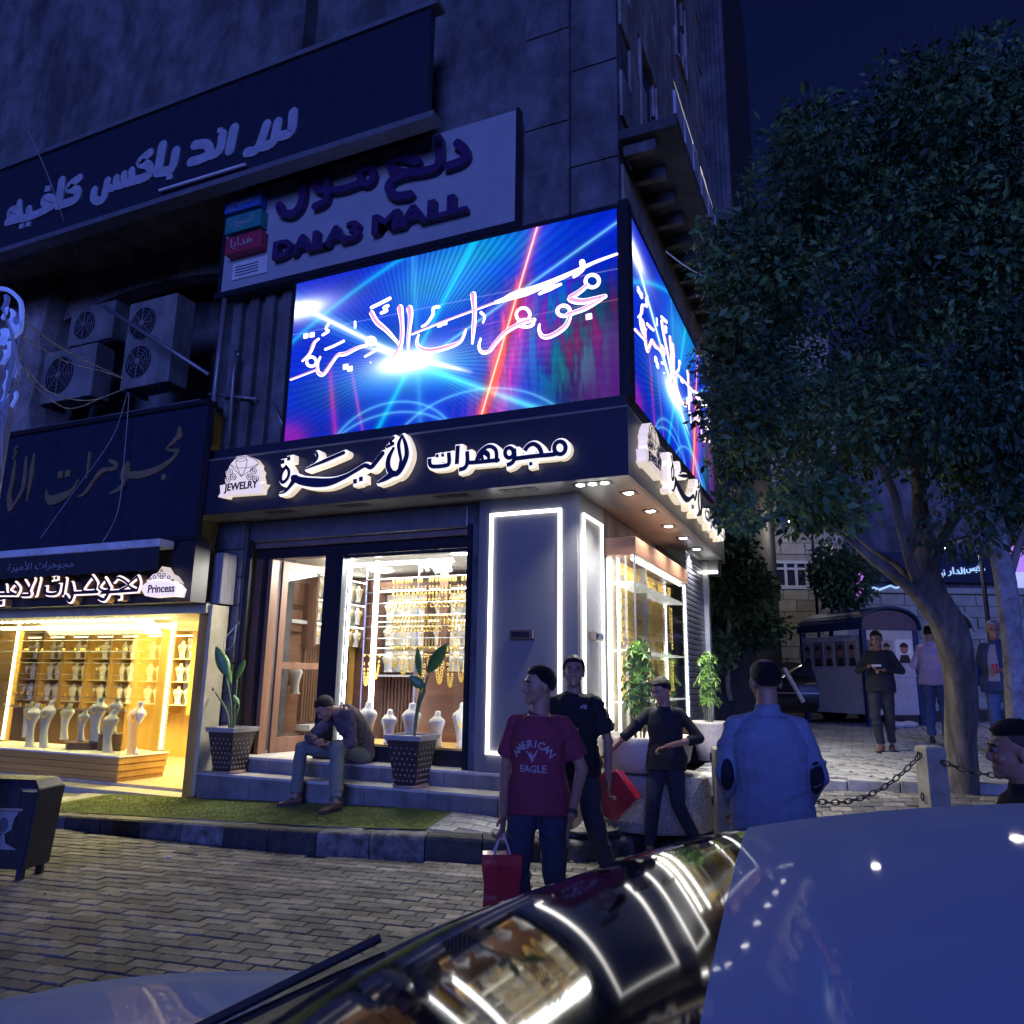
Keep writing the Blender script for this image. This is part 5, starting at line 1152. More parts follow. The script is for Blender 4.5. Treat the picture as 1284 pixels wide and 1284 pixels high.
SK = mat('skin', (.36, .19, .125), .5, var=.08, scale=12, bump=.08, bscale=120); HAIR = mat('hair_black', (.010, .009, .010), .55, bump=1., bscale=160, stretch=(1, 1, 4)); GREY = mat('hair_grey', (.30, .30, .31), .6, bump=1., bscale=150)
SOLE = mat('shoe_sole', (.06, .05, .05), .7)
JD = dict(pel=(0, 0, .97), wai=(0, .005, 1.10), che=(0, .005, 1.29), nk=(0, .015, 1.475), hd=(0, -.012, 1.635), shR=(-.168, .01, 1.405), shL=(.168, .01, 1.405), elR=(-.235, .03, 1.14), elL=(.235, .03, 1.14), wrR=(-.25, -.05, .90), wrL=(.25, -.05, .90),
          hiR=(-.09, 0, .93), hiL=(.09, 0, .93), knR=(-.10, -.01, .50), knL=(.10, -.01, .50), anR=(-.105, .02, .09), anL=(.105, .02, .09))
def person(label, pos, rz, H, J=None, head=(0, 0), top=None, bottom=None, shoe=None, hair='short', hairm=None, vox=.0075, curl=(.5, .5), bulk=1., sleeve='long', hem=.0, world=False, skin=None, seed=1, group=None, footdir=None, collar=False, open_front=False, tuck=False):
    SKN = skin or SK
    t = thing('person', label, 'person', pos, 0 if world else rz, group); k = H/1.75
    P = {a: Vector(b)*k for a, b in JD.items()}
    if J:
        for a, b in J.items(): P[a] = Vector(b)-Vector(pos) if world else Vector(b)*k
    sd_h = (P['hiL']-P['hiR']).normalized(); sd_s = (P['shL']-P['shR']).normalized()
    def ring(c, ax, sd, rx, ry, n=20):
        ax = ax.normalized(); s_ = (sd-ax*sd.dot(ax)).normalized(); f = ax.cross(s_)
        return [c+s_*(rx*cos(a)*(abs(cos(a))**-.12 if abs(cos(a)) > .2 else 1))+f*(ry*sin(a)) for a in [2*pi*q/n for q in range(n)]]
    def torso(mb, g, lo=-.06, hi=.0, b=1., flare=0.):
        pts = [P['pel']+(P['pel']-P['wai']).normalized()*(-lo)*1.0*k, P['pel'], P['wai'], P['che'], P['nk'].lerp(P['che'], .38), P['nk'].lerp(P['che'], .10)]
        R = [(.168+flare, .125+flare), (.170+flare, .122+flare*.7), (.142*b, .100*b), (.160*b, .112*b), (.138, .092), (.074, .064)]; rs = []
        pp = smooth_path(pts, 4); rr_ = np.array(R); 
        for i, p in enumerate(pp):
            u = i/(len(pp)-1); sd = sd_h.lerp(sd_s, min(1, u*1.4)); ax = pp[min(i+1, len(pp)-1)]-pp[max(i-1, 0)]
            x_ = np.interp(u*5, range(6), rr_[:, 0]); y__ = np.interp(u*5, range(6), rr_[:, 1]); rs.append(ring(p, ax, sd, x_*k+g, y__*k+g))
        mb.rings(rs)
    # --- body
    b = MB(); torso(b, 0, b=bulk)
    for s in 'RL':
        cap(b, P['sh'+s], P['el'+s], .042*k, .038*k); cap(b, P['el'+s], P['wr'+s], .040*k, .027*k)
        cap(b, P['hi'+s], P['kn'+s], .080*k, .055*k); cap(b, P['kn'+s], P['an'+s], .054*k, .036*k)
    hy, hp = head; HM = Matrix.Rotation(hy, 4, 'Z') @ Matrix.Rotation(hp, 4, 'X')
    hc = P['hd']; hs = k*1.02; T = lambda v: hc+HM @ (Vector(v)*hs)
    cap(b, P['nk']-(P['nk']-P['che']).normalized()*.05*k, T((0, .018, -.055)), .064*k, .055*k)
    cap(b, P['nk']-Vector((0, 0, .05*k)), P['shL'], .038*k, .036*k); cap(b, P['nk']-Vector((0, 0, .05*k)), P['shR'], .038*k, .036*k)
    R3 = HM.to_3x3(); E_ = lambda c, rx, ry, rz__, n=20, m=14: b.ball(T(c), rx*hs, ry*hs, rz__*hs, n, m, R3)
    E_((0, .012, .030), .076, .096, .090); E_((0, -.028, -.020), .064, .066, .085); E_((0, -.035, -.060), .050, .058, .050); E_((0, -.078, -.092), .024, .020, .020)
    E_((0, -.078, .040), .050, .016, .012); E_((0, -.088, -.058), .023, .012, .009); E_((0, -.086, -.070), .018, .012, .008)
    for sx in (-1, 1): E_((sx*.078, .012, -.008), .010, .020, .032); E_((sx*.040, -.068, -.022), .022, .020, .020)
    b.tube([T((0, -.088, .030)), T((0, -.100, .005)), T((0, -.110, -.016)), T((0, -.097, -.030))], [.008*hs, .010*hs, .0125*hs, .010*hs], 10); b.ball(T((0, -.106, -.018)), .012*hs, n=10, m=7); 
    for sx in (-1, 1): b.ball(T((sx*.014, -.102, -.026)), .010*hs, n=8, m=6)
    # hands
    for s, cu in zip('RL', curl):
        w_ = P['wr'+s]; d = (w_-P['el'+s]).normalized(); m_ = 1 if s == 'L' else -1
        side = Vector((0, -1, 0)) if not world else (sd_s.cross(Vector((0, 0, 1)))).normalized()*-1
        side = (side-d*side.dot(d)); side = side.normalized() if side.length > .2 else Vector((1, 0, 0)).cross(d).normalized(); nrm = d.cross(side)*m_      # side: towards the thumb
        pc = w_+d*.050*k; rs = []
        for q, (ww, th) in enumerate(((.026, .020), (.034, .017), (.041, .015), (.042, .013), (.036, .010))): c = w_+d*(.0+.024*q)*k; rs.append([c+side*(ww*k*cos(a))+nrm*(th*k*sin(a)) for a in [2*pi*e/12 for e in range(12)]])
        b.rings(rs)
        for q in range(4):
            o_ = (.030, .010, -.010, -.029)[q]; L = (.040, .045, .041, .032)[q]*k; p0 = w_+d*.088*k+side*o_*k; an_ = cu*1.1; p = p0; pts = [p0]
            for seg in range(3): p = p+(d*cos(an_*(seg+.4))-nrm*(-1)*sin(an_*(seg+.4))*-1)*L*(1, .62, .5)[seg]; pts.append(p)
            b.tube(smooth_path(pts, 3), .0088*k, 8); b.ball(pts[-1], .0088*k, n=8, m=6)
        q0 = w_+d*.030*k+side*.028*k; q1 = q0+(d*.6+side*.7+nrm*.15*-1).normalized()*.040*k; q2 = q1+(d*.95+side*.1-nrm*.25*cu).normalized()*.032*k
        b.tube(smooth_path([q0, q1, q2], 4), .0105*k, 8); b.ball(q2, .0105*k, n=8, m=6)
    eyes = [np.array(T((sx*.031, -.092, .014))) for sx in (-1, 1)]; inn = np.array(R3 @ Vector((0, 1, 0))); mth = np.array(T((0, -.100, -.0645)))
    me = remesh(b, vox)
    n_ = len(me.vertices); co_ = np.empty(n_*3); me.vertices.foreach_get('co', co_); co_ = co_.reshape(-1, 3)
    for e in eyes: co_ += inn*(.011*hs*np.exp(-((co_-e)**2).sum(1)/(.015*hs)**2))[:, None]
    ax_ = np.array(R3 @ Vector((0, 0, 1))); dz = (co_-mth) @ ax_; dd = ((co_-mth)**2).sum(1); co_ += inn*(.004*hs*np.exp(-(dz/(.0025*hs))**2)*np.exp(-dd/(.022*hs)**2))[:, None]
    me.vertices.foreach_set('co', co_.ravel()); me.materials.append(SKN)
    bo = bpy.data.objects.new('body', me); COL.objects.link(bo); adopt(bo, t)
    for sx in (-1, 1):
        ee = local('eye', MB().ball(T((sx*.031, -.081, .014)), .0115*hs, n=12, m=8), mat('eye_white', (.22, .20, .19), .35, bump=0), t, smooth=True)
        local('iris', MB().ball(T((sx*.031, -.0905, .014)), .0050*hs, n=8, m=5), HAIR, ee)
        local('eyebrow', MB().tube([T((sx*.014, -.093, .031)), T((sx*.032, -.092, .037)), T((sx*.052, -.078, .031))], [.0035*hs, .0045*hs, .002*hs], 6), hairm or HAIR, t)
    # hair
    hb = MB(); rr_ = random.Random(seed); rs = []; NA, NB = 44, 30
    for i in range(NB+1):
        th = pi*i/NB; row = []
        for j in range(NA):
            ph = 2*pi*j/NA; v = Vector((sin(th)*cos(ph), sin(th)*sin(ph), cos(th))); fr_ = -v.y; up_ = v.z
            if hair == 'side': line = .50 if fr_ > .3 else (.46-.0*v.y)
            else: line = np.interp(fr_, [-1, -.5, -.1, .25, .55, 1], [-.75, -.62, -.28, .02, .52, .60])
            g = {'short': .105, 'crop': .07, 'side': .17, 'bald': .045, 'full': .16}[hair]
            if hair in ('short', 'full', 'side') and up_ > .45: g += .06*max(0, fr_)+.035
            if hair == 'bald' and up_ > .80: g = -.06
            wgt = sstep((up_-line+.06)/.14); rad = 1+(g+.045*noise.noise(v*16+Vector((seed, 0, 0)))+.04*noise.noise(v*6+Vector((0, seed, 0))))*wgt-.09*(1-wgt)
            row.append(T((v.x*.077*rad, .012+v.y*.097*rad, .030+v.z*.092*rad)))
        rs.append(row)
    hb.rings(rs[1:-1]); local('hair', hb, hairm or HAIR, t, smooth=True)
    if hair == 'side':
        hb = MB(); rs = []
        for i in range(NB+1):
            th = pi*i/NB; row = []
            for j in range(NA):
                ph = 2*pi*j/NA; v = Vector((sin(th)*cos(ph), sin(th)*sin(ph), cos(th))); line = np.interp(-v.y, [-1, -.5, -.1, .25, .55, 1], [-.7, -.55, -.2, .1, .5, .6]); wgt = sstep((v.z-line+.04)/.1); rad = 1+.03*wgt-.09*(1-wgt)
                row.append(T((v.x*.077*rad, .012+v.y*.097*rad, .030+v.z*.092*rad)))
            rs.append(row)
        hb.rings(rs[1:-1]); local('faded_sides', hb, mat('shaved_hair', (.09, .065, .055), .8, bump=.8, bscale=300), t, smooth=True)
    # --- top
    g = .016*k
    if top:
        c = MB(); torso(c, g+.013*k, lo=-.06-hem, b=bulk*1.04, flare=.016+(.012 if hem > .09 else 0))
        for s in 'RL':
            el, wr, shd = P['el'+s], P['wr'+s], P['sh'+s]; c.ball(shd, .056*k, n=12, m=8); cap(c, P['nk']-Vector((0, 0, .045*k)), shd, .056*k, .054*k)
            if sleeve == 'short': cap(c, shd, shd.lerp(el, .76), .056*k, .080*k, ends=(True, False))
            elif sleeve == 'half': cap(c, shd, el, .054*k, .058*k); cap(c, el, el.lerp(wr, .35), .058*k, .052*k, ends=(True, False))
            else: cap(c, shd, el, .054*k, .054*k); cap(c, el, el.lerp(wr, .96), .054*k, .038*k, ends=(True, False))
        nd = (T((0, .018, -.055))-P['nk']).normalized()
        if collar: cap(c, P['nk']-Vector((0, 0, .03*k)), P['nk'].lerp(T((0, .018, -.055)), .36), .078*k, .068*k, ends=(False, False))
        else: local('neck_band', MB().tube([P['nk']-nd*.012*k+v for v in [(Vector((1, 0, 0))-nd*nd.x).normalized()*.069*k*cos(a)+nd.cross((Vector((1, 0, 0))-nd*nd.x).normalized())*.066*k*sin(a) for a in [2*pi*q/20 for q in range(21)]]], .010*k, 8, cap=False), top, t, smooth=True)
        mc = remesh(c, vox*1.15, folds(seed, .0105*k, (7, 7, 11))); mc.materials.append(top); so_ = bpy.data.objects.new('shirt' if not open_front else 'jacket', mc); COL.objects.link(so_); adopt(so_, t)
        t['_s'] = so_.name
    if bottom:
        c = MB(); sd = sd_h
        ax = (P['wai']-P['pel']); pts = [P['pel']-ax.normalized()*.09*k, P['pel'], P['pel']+ax*.45]; c.rings([ring(p, ax, sd, r1*k, r2*k) for p, (r1, r2) in zip(pts, ((.150, .115), (.178, .128), (.158, .114)))])
        for s in 'RL':
            cap(c, P['hi'+s], P['kn'+s], .105*k, .078*k); cap(c, P['kn'+s], P['kn'+s].lerp(P['an'+s], .95), .077*k, .064*k, ends=(True, False))
        mc = remesh(c, vox*1.2, folds(seed+5, .009*k, (8, 8, 15))); mc.materials.append(bottom); so_ = bpy.data.objects.new('trousers', mc); COL.objects.link(so_); adopt(so_, t)
    # --- shoes
    for s in 'RL':
        a = P['an'+s]; f = Vector(footdir[s]) if footdir else Vector((0.12*(1 if s == 'L' else -1), -1, 0)); f.normalize(); sdv = Vector((0, 0, 1)).cross(f); up = f.cross(sdv)*1.; up = -up if up.z < 0 else up; c = MB(); rs = []
        for (u, w_, h0, h1) in ((-.075, .022, -.085, -.03), (-.06, .034, -.088, .0), (-.02, .037, -.088, .025), (.03, .038, -.088, .0), (.08, .044, -.088, -.035), (.13, .044, -.088, -.048), (.17, .034, -.086, -.056), (.19, .014, -.082, -.064)):
            cc = a+f*u*k; hm = (h0+h1)/2*k; hh = (h1-h0)/2*k; rs.append([cc+up*hm+sdv*(w_*k*cos(q))+up*(hh*sin(q)*(1 if sin(q) > 0 else 1)) for q in [2*pi*e/12 for e in range(12)]])
        mo = local('shoe', c.rings(rs), shoe or SOLE, t, smooth=True); ms = mo.modifiers.new('sub', 'SUBSURF'); ms.levels = 1; ms.render_levels = 1
        c = MB(); c.rings([[a+f*u*k+sdv*w_*k+up*zz*k for u, w_ in ((-.07, -.028), (-.07, .028), (.06, .042), (.14, .045), (.192, .012), (.192, -.012), (.14, -.045), (.06, -.042))] for zz in (-.092, -.080)]); local('sole', c, SOLE, mo)
    return t, P, T
def away(p): return math.atan2(p.x, -p.y)      # rz that faces away from the camera; facing() looks at it
def facing(p): return math.atan2(-p.x, p.y)
def ground_at(px, D, zf): p = at_depth(px, 900, D); return Vector((p.x, p.y, zf(p.x, p.y)))
CL = lambda n, c, r=.85, **k: mat(n, c, r, var=.15, scale=20, bump=.35, bscale=400, **k)
jeans = CL('dark_jeans', (.035, .045, .085)); blackc = CL('black_cotton', (.012, .012, .016)); redc = CL('red_tshirt', (.21, .03, .06))
# 1 boy in red
p = ground_at(676, 4.62, lambda x, y: 0); a = facing(p)-.22
t1, P1_, _ = person('boy in a red printed T-shirt looking left and carrying a shiny red bag, in front', p, a, 1.61, dict(elR=(-.235, .05, 1.12), wrR=(-.19, -.16, .84), elL=(.27, .06, 1.12), wrL=(.235, -.14, .86), knR=(-.10, -.15, .53), anR=(-.09, -.06, .09), knL=(.09, .04, .50), anL=(.10, .26, .15)), head=(-.95, .05), top=redc, bottom=jeans, hair='short', sleeve='short', hem=.06, curl=(.9, .25), vox=.0065, seed=3, shoe=CL('shoe_dark', (.03, .03, .03)))
def on_shirt(t, mb, m, name, x0, z0, label=None, off=.003):
    so_ = bpy.data.objects[t['_s']]; bv = BVHTree.FromPolygons([v.co for v in so_.data.vertices], [tuple(q.vertices) for q in so_.data.polygons]); out = []
    for (x, y, z) in mb.v:
        h = bv.ray_cast(Vector((x0+x, -1, z0+y)), Vector((0, 1, 0)))[0]; out.append((x0+x, (h.y if h else -.14)-off-z*.0, z0+y))
    mb.v = out; return local(name, mb, m, so_)
PR = mat('print_white', (.36, .33, .38), .7, var=.3, scale=60, bump=0); k_ = 1.63/1.75
def arc_text(s, size, R_, span, mid=0):
    mb = MB(); n = len(s)
    for i, ch in enumerate(s):
        an_ = (i-(n-1)/2)/(n-1)*span; f = font_mesh(ch, size, 0, .001, 'CENTER'); M = Matrix.Rotation(-an_, 4, 'Z'); M = Matrix.Translation((R_*sin(an_), R_*cos(an_)-R_, 0)) @ M
        mb.add([M @ Vector(v) for v in f.v], f.f)
    return mb
on_shirt(t1, arc_text('AMERICAN', .058, .105, 1.95), PR, 'print', -.01, 1.245*k_)
f = font_mesh('EAGLE', .055, 0, .001, 'CENTER'); on_shirt(t1, f, PR, 'print', -.01, 1.095*k_)
mk_ = Plane(0); bird = MB()
for A_ in ([(-.035, .04), (-.015, .012), (-.002, -.02)], [(.03, .045), (.012, .015), (-.004, -.022)], [(-.012, .03), (.0, .0), (.004, -.012)]):
    rb = MB(); ribbon(rb, Plane(0), A_, (.004, .010, .006), 0, .0005); bird.add([(v[0], v[2], 0) for v in rb.v], rb.f)
on_shirt(t1, bird, PR, 'print', -.01, 1.18*k_)
wr = P1_['wrL']; el = P1_['elL']; d_ = (wr-el).normalized()
wt = MB().tube([wr-d_*.035, wr-d_*.012], .033, 14); local('wristwatch', wt, SOLE, t1); 
def M_shiny(n, c): return mat(n, c, .22, var=.3, scale=9, bump=.5, bscale=14, coat=.5)
def bag(lab, top, w, h, d, m, strap, rz, sm):
    t = thing('gift_bag', lab, 'bag', (top.x, top.y, top.z-h-strap), rz)
    rs = []
    for k in range(8):
        u = k/7; z_ = h*u; wv = 1+.05*sin(u*9); rs.append([(w/2*cos_*wv*(.88+.12*u), d/2*sn*(1-.25*u)*wv, z_) for cos_, sn in ((-1, -1), (-.33, -1.1), (.33, -1.05), (1, -1), (1, 1), (.3, 1.1), (-.3, 1.), (-1, 1))])
    local('bag_body', MB().rings(rs), m, t, bevel=.004)
    for sy in (-1, 1): local('strap', MB().tube(smooth_path([(-w*.22, sy*d*.3, h-.01), (-w*.10, sy*d*.12, h+strap*.6), (0, 0, h+strap), (w*.10, sy*d*.12, h+strap*.6), (w*.22, sy*d*.3, h-.01)], 4), .006, 6), sm, t)
    return t
hand = wm(t1) @ (P1_['wrR']+(P1_['wrR']-P1_['elR']).normalized()*.10)
bg1 = bag('shiny crumpled red bag hanging by a white strap from the boy in red', hand, .22, .36, .14, M_shiny('red_foil', (.50, .03, .05)), .10, a+.3, mat('strap_white', (.55, .5, .62), .6, bump=0))
# 2 black tee
p = ground_at(720, 5.95, lambda x, y: 0); a = facing(p)-.12
t2, P2_, _ = person('tall young man in a plain black T-shirt just behind the boy in red', p, a, 1.71, dict(elR=(-.27, .02, 1.15), wrR=(-.28, -.08, .90), elL=(.26, .05, 1.12), wrL=(.27, -.10, .84), knR=(-.10, -.12, .52), anR=(-.12, -.06, .09), knL=(.15, -.04, .51), anL=(.26, .14, .12)), head=(.10, -.08), top=blackc, bottom=CL('charcoal_jeans', (.03, .035, .055)), hair='full', sleeve='short', hem=.05, curl=(.4, .6), seed=8, shoe=CL('sandal_brown', (.07, .04, .03)))
lg = MB()
for kx in (0, 1, 2): lg.box(0+kx*.012, .009+kx*.012, 0, 0, 0, .0)
lgm = MB(); pts_ = [(-.022, 0), (-.022, .012), (-.014, .024), (.0, .030), (.022, .030), (.022, 0)]; lgm.add([(a_, b_, 0) for a_, b_ in pts_], [tuple(range(6))[::-1]]); on_shirt(t2, lgm, PR, 'chest_print', .085, 1.33)
# 3 boy in black shirt reaching left
p = ground_at(834, 7.05, lambda x, y: road_z(x, y)+.005); a = facing(p)-.55
t3, P3_, _ = person('boy in a black shirt looking down and holding out a red gift box', p, a, 1.55, dict(nk=(0, -.01, 1.47), hd=(0, -.06, 1.62), shR=(-.16, -.04, 1.40), elR=(-.32, -.20, 1.19), wrR=(-.44, -.34, 1.02), shL=(.16, .03, 1.40), elL=(.33, .10, 1.16), wrL=(.12, -.17, 1.08), knR=(-.08, -.14, .52), anR=(-.12, -.16, .09), knL=(.14, -.03, .51), anL=(.25, .16, .13)), head=(-.25, .45), top=CL('black_shirt', (.014, .014, .02)), bottom=CL('navy_jeans', (.02, .025, .05)), hair='full', sleeve='half', hem=.08, curl=(.7, .9), seed=14, bulk=.95, shoe=CL('shoe_dark', (.03, .03, .03)))
hw = wm(t3); hand = hw @ (P3_['wrR']+(P3_['wrR']-P3_['elR']).normalized()*.09)
t = thing('gift_box_bag', 'dark red faceted gift box bag hanging from the black shirted boy\'s hand', 'bag', (hand.x+.10, hand.y-.06, hand.z-.53)); t.scale = (1.25, 1.25, 1.2)
mb = MB(); A_ = [(-.19, 0, .20), (-.06, 0, .34), (.05, -.03, .36), (.19, 0, .17), (.02, 0, .0), (-.19, 0, .10)]
mb.rings([[(x, y-.07, z) for x, y, z in A_], [(x, y+.07, z) for x, y, z in A_]]); local('box_body', mb, M_shiny('dark_red_card', (.30, .015, .04)), t, bevel=.004)
local('white_panel', MB().rings([[(-.05, -.076, .20), (.03, -.076, .345), (-.055, -.076, .33)], [(-.05, -.072, .20), (.03, -.072, .345), (-.055, -.072, .33)]]), M_white, t)
local('strap', MB().tube([(.03, -.02, .35), (-.08, .04, .47)], .006, 6), SOLE, t)
# 4 man in blue, back to us
p = ground_at(962, 4.0, lambda x, y: 0); a = away(p)+.10
bluec = CL('blue_blazer', (.20, .24, .36)); 
t4, P4_, T4 = person('man with his back to us in a light blue jacket with dark oval elbow patches', p, a, 1.66, dict(elR=(-.238, .03, 1.15), wrR=(-.20, -.18, .96), elL=(.238, .03, 1.15), wrL=(.20, -.18, .96), shR=(-.172, .01, 1.400), shL=(.172, .01, 1.400)), head=(.25, .05), top=bluec, bottom=jeans, hair='bald', sleeve='long', hem=.12, bulk=1.12, collar=True, open_front=True, vox=.0065, seed=21)
for s in 'RL':
    so_ = bpy.data.objects[t4['_s']]; e_ = P4_['el'+s]; bv = BVHTree.FromPolygons([v.co for v in so_.data.vertices], [tuple(q.vertices) for q in so_.data.polygons]); mb = MB(); ce = None; ring_ = []
    dirn = Vector((0, -1, 0))
    for rr2 in (0, .35, .7, 1.):
        row = []
        for q in range(20):
            an_ = 2*pi*q/20; o_ = Vector((e_.x+(.010 if s == 'R' else -.010)+.034*rr2*cos(an_), 1, e_.z-.01+.085*rr2*sin(an_))); h = bv.ray_cast(o_, dirn)[0]; row.append((o_.x, (h.y if h else e_.y+.04)+.004, o_.z))
        ring_.append(row)
    local('elbow_patch', mb.rings(ring_, cap=False), CL('patch_navy', (.012, .014, .03)), so_)
# 5 man in black on the square
p = at_depth(1112, 950, 10.7); p.z = pave_z(p.x, p.y); a = facing(p)-.15
t5, P5_, _ = person('man in black walking on the square while looking at a white phone', p, a, 1.66, dict(hd=(0, -.04, 1.625), elR=(-.30, .0, 1.16), wrR=(-.10, -.24, 1.22), elL=(.30, .0, 1.16), wrL=(.10, -.26, 1.17), knR=(-.09, -.12, .52), anR=(-.05, -.06, .09), knL=(.08, .02, .50), anL=(.06, .16, .11), hiR=(-.08, 0, .93), hiL=(.08, 0, .93)), head=(-.1, .4), top=CL('black_pullover', (.022, .022, .03)), bottom=CL('grey_slacks', (.035, .035, .04)), hair='short', sleeve='long', hem=.06, curl=(.8, .8), bulk=1.08, seed=30, shoe=CL('sandal_tan', (.20, .09, .06)), vox=.009)
hp = wm(t5) @ Vector((.03, -.33, 1.17)); tag(mk('phone', MB().box(hp.x-.07, hp.x+.05, hp.y-.03, hp.y+.02, hp.z-.02, hp.z+.012), mat('phone_white', (.75, .75, .78), .25), bevel=.006), 'white phone held in both hands by the man in black on the square', 'phone')
# 6 lavender shirt
p = at_depth(1180, 936, 11.6); p.z = pave_z(p.x, p.y); a = away(p)-.15
person('man in lavender shirt and jeans seen from behind beside the tree trunk', p, a, 1.76, dict(elR=(-.27, -.02, 1.16), wrR=(-.18, -.22, 1.14), elL=(.27, -.02, 1.16), wrL=(.18, -.22, 1.14)), head=(0, .2), top=CL('lavender_shirt', (.50, .40, .58)), bottom=CL('blue_jeans', (.07, .11, .22)), hair='short', sleeve='long', hem=.05, bulk=1.05, seed=33, vox=.009, collar=True)
# 7 older man
p = at_depth(1264, 945, 9.8); p.z = pave_z(p.x, p.y); a = facing(p)-.35
t7, P7_, T7 = person('grey haired older man in an open navy jacket standing at the right edge', p, a, 1.70, dict(elR=(-.26, .03, 1.15), wrR=(-.28, -.05, .90), elL=(.26, .0, 1.16), wrL=(.12, -.22, 1.10)), head=(.45, .1), top=CL('navy_jacket', (.03, .05, .12)), bottom=CL('blue_jeans', (.07, .11, .22)), hair='short', hairm=GREY, sleeve='long', hem=.10, bulk=1.15, seed=40, vox=.009, open_front=True, collar=True)
def front_panel(t, P, m, name, w, z0, z1, k):
    so_ = bpy.data.objects[t['_s']]; bv = BVHTree.FromPolygons([v.co for v in so_.data.vertices], [tuple(q.vertices) for q in so_.data.polygons]); rows = []
    for i in range(12):
        z_ = z0+(z1-z0)*i/11; row = []
        for j in range(7):
            x = (-1+2*j/6)*w*(1-.55*(i/11)**2); h = bv.ray_cast(Vector((x, -1, z_)), Vector((0, 1, 0)))[0]; row.append((x, (h.y if h else -.12)-.006, z_))
        rows.append(row)
    local(name, MB().rings(rows, cap=False, closed=False), m, t, smooth=True)
front_panel(t7, P7_, CL('grey_shirt', (.28, .26, .30)), 'inner_shirt', .07, .93, 1.40, 1)
hp = wm(t7) @ (P7_['wrL']+Vector((-.05, -.06, .02))); tag(mk('drink_cup', MB().lathe([(.025, -.06), (.036, .06), (.038, .062), (.01, .063)], c=hp, n=14), mat('cup_red', (.5, .06, .10), .3), smooth=False), 'small red cup held by the grey haired man at the right edge', 'cup')
# 8 boy's head at the right edge
p = ground_at(1272, 2.75, lambda x, y: 0); a = facing(p)-1.35
person('boy in a dark top with shaved temples in profile at the lower right edge', p, a, 1.41, dict(elR=(-.24, -.05, 1.16), wrR=(-.20, -.25, 1.05), elL=(.24, -.05, 1.16), wrL=(.20, -.25, 1.05)), head=(0, .05), top=CL('dark_top', (.015, .015, .02)), bottom=jeans, hair='side', sleeve='long', seed=44, vox=.006, collar=True)
# 9 seated man
Y0 = 7.42
def W(x, y, Y): return on_y(x, y, Y)
hip = W(449, 952, 7.42); pos = Vector((hip.x, 7.2, .24))
pel = Vector((hip.x, 7.44, .624+.125)); f_ = Vector((-.55, -.83, 0)).normalized(); s_ = Vector((-f_.y, f_.x, 0))     # facing and his left
che = W(440, 908, 7.22); nk = W(428, 889, 7.04); hd = W(408, 888, 6.90)
knR = W(378, 938, 6.98); knL = W(423, 938, 6.88); anR = W(371, 996, 6.80); anL = W(421, 1000, 6.66); anR.z = max(anR.z, pave_z(anR.x, anR.y)+.09); anL.z = pave_z(anL.x, anL.y)+.095; anR.z = pave_z(anR.x, anR.y)+.095
wrR = W(397, 931, 6.86); wrL = W(412, 934, 6.84)
J9 = dict(pel=pel, wai=pel.lerp(che, .45)+Vector((.03, .03, .0)), che=che, nk=nk, hd=hd, shL=che.lerp(nk, .72)+s_*.175*-1 if False else che.lerp(nk, .68)+Vector((s_.x, s_.y, 0))*.17, shR=che.lerp(nk, .68)-Vector((s_.x, s_.y, 0))*.17,
          elL=W(441, 932, 6.98), elR=W(388, 925, 7.02), wrL=wrL, wrR=wrR, hiL=pel+s_*.09-Vector((0, 0, .03)), hiR=pel-s_*.09-Vector((0, 0, .03)), knR=knR, knL=knL, anR=anR, anL=anL)
hyaw = math.atan2(f_.x, -f_.y)
t9, P9_, T9 = person('man sitting on the shop steps in a dark check shirt bent over his phone', pos, 0, 1.72, J9, head=(hyaw, .85), top=mat('check_shirt', (.10, .075, .085), .85, var=.7, scale=28, bump=.3, bscale=300), bottom=CL('grey_green_chinos', (.15, .17, .155)), hair='short', sleeve='long', hem=-.02, curl=(.9, .9), seed=50, world=True, vox=.0065, shoe=CL('brown_leather', (.11, .055, .04), .4), footdir=dict(R=(-.75, -.62, 0), L=(-.35, -.9, 0)))
hp = W(406, 933, 6.80); tag(mk('phone', MB().box(-.035, .035, -.07, .07, -.005, .005, Matrix.Translation(hp) @ Matrix.Rotation(.6, 4, 'Z') @ Matrix.Rotation(.5, 4, 'X')), mat('phone_dark', (.03, .03, .04), .2), bevel=.004), 'dark phone in the hands of the man sitting on the steps', 'phone')
for o_ in list(COL.objects):
    if '_s' in o_.keys(): del o_['_s']
NCX, NCY, NCR = .035, .80, radians(5)
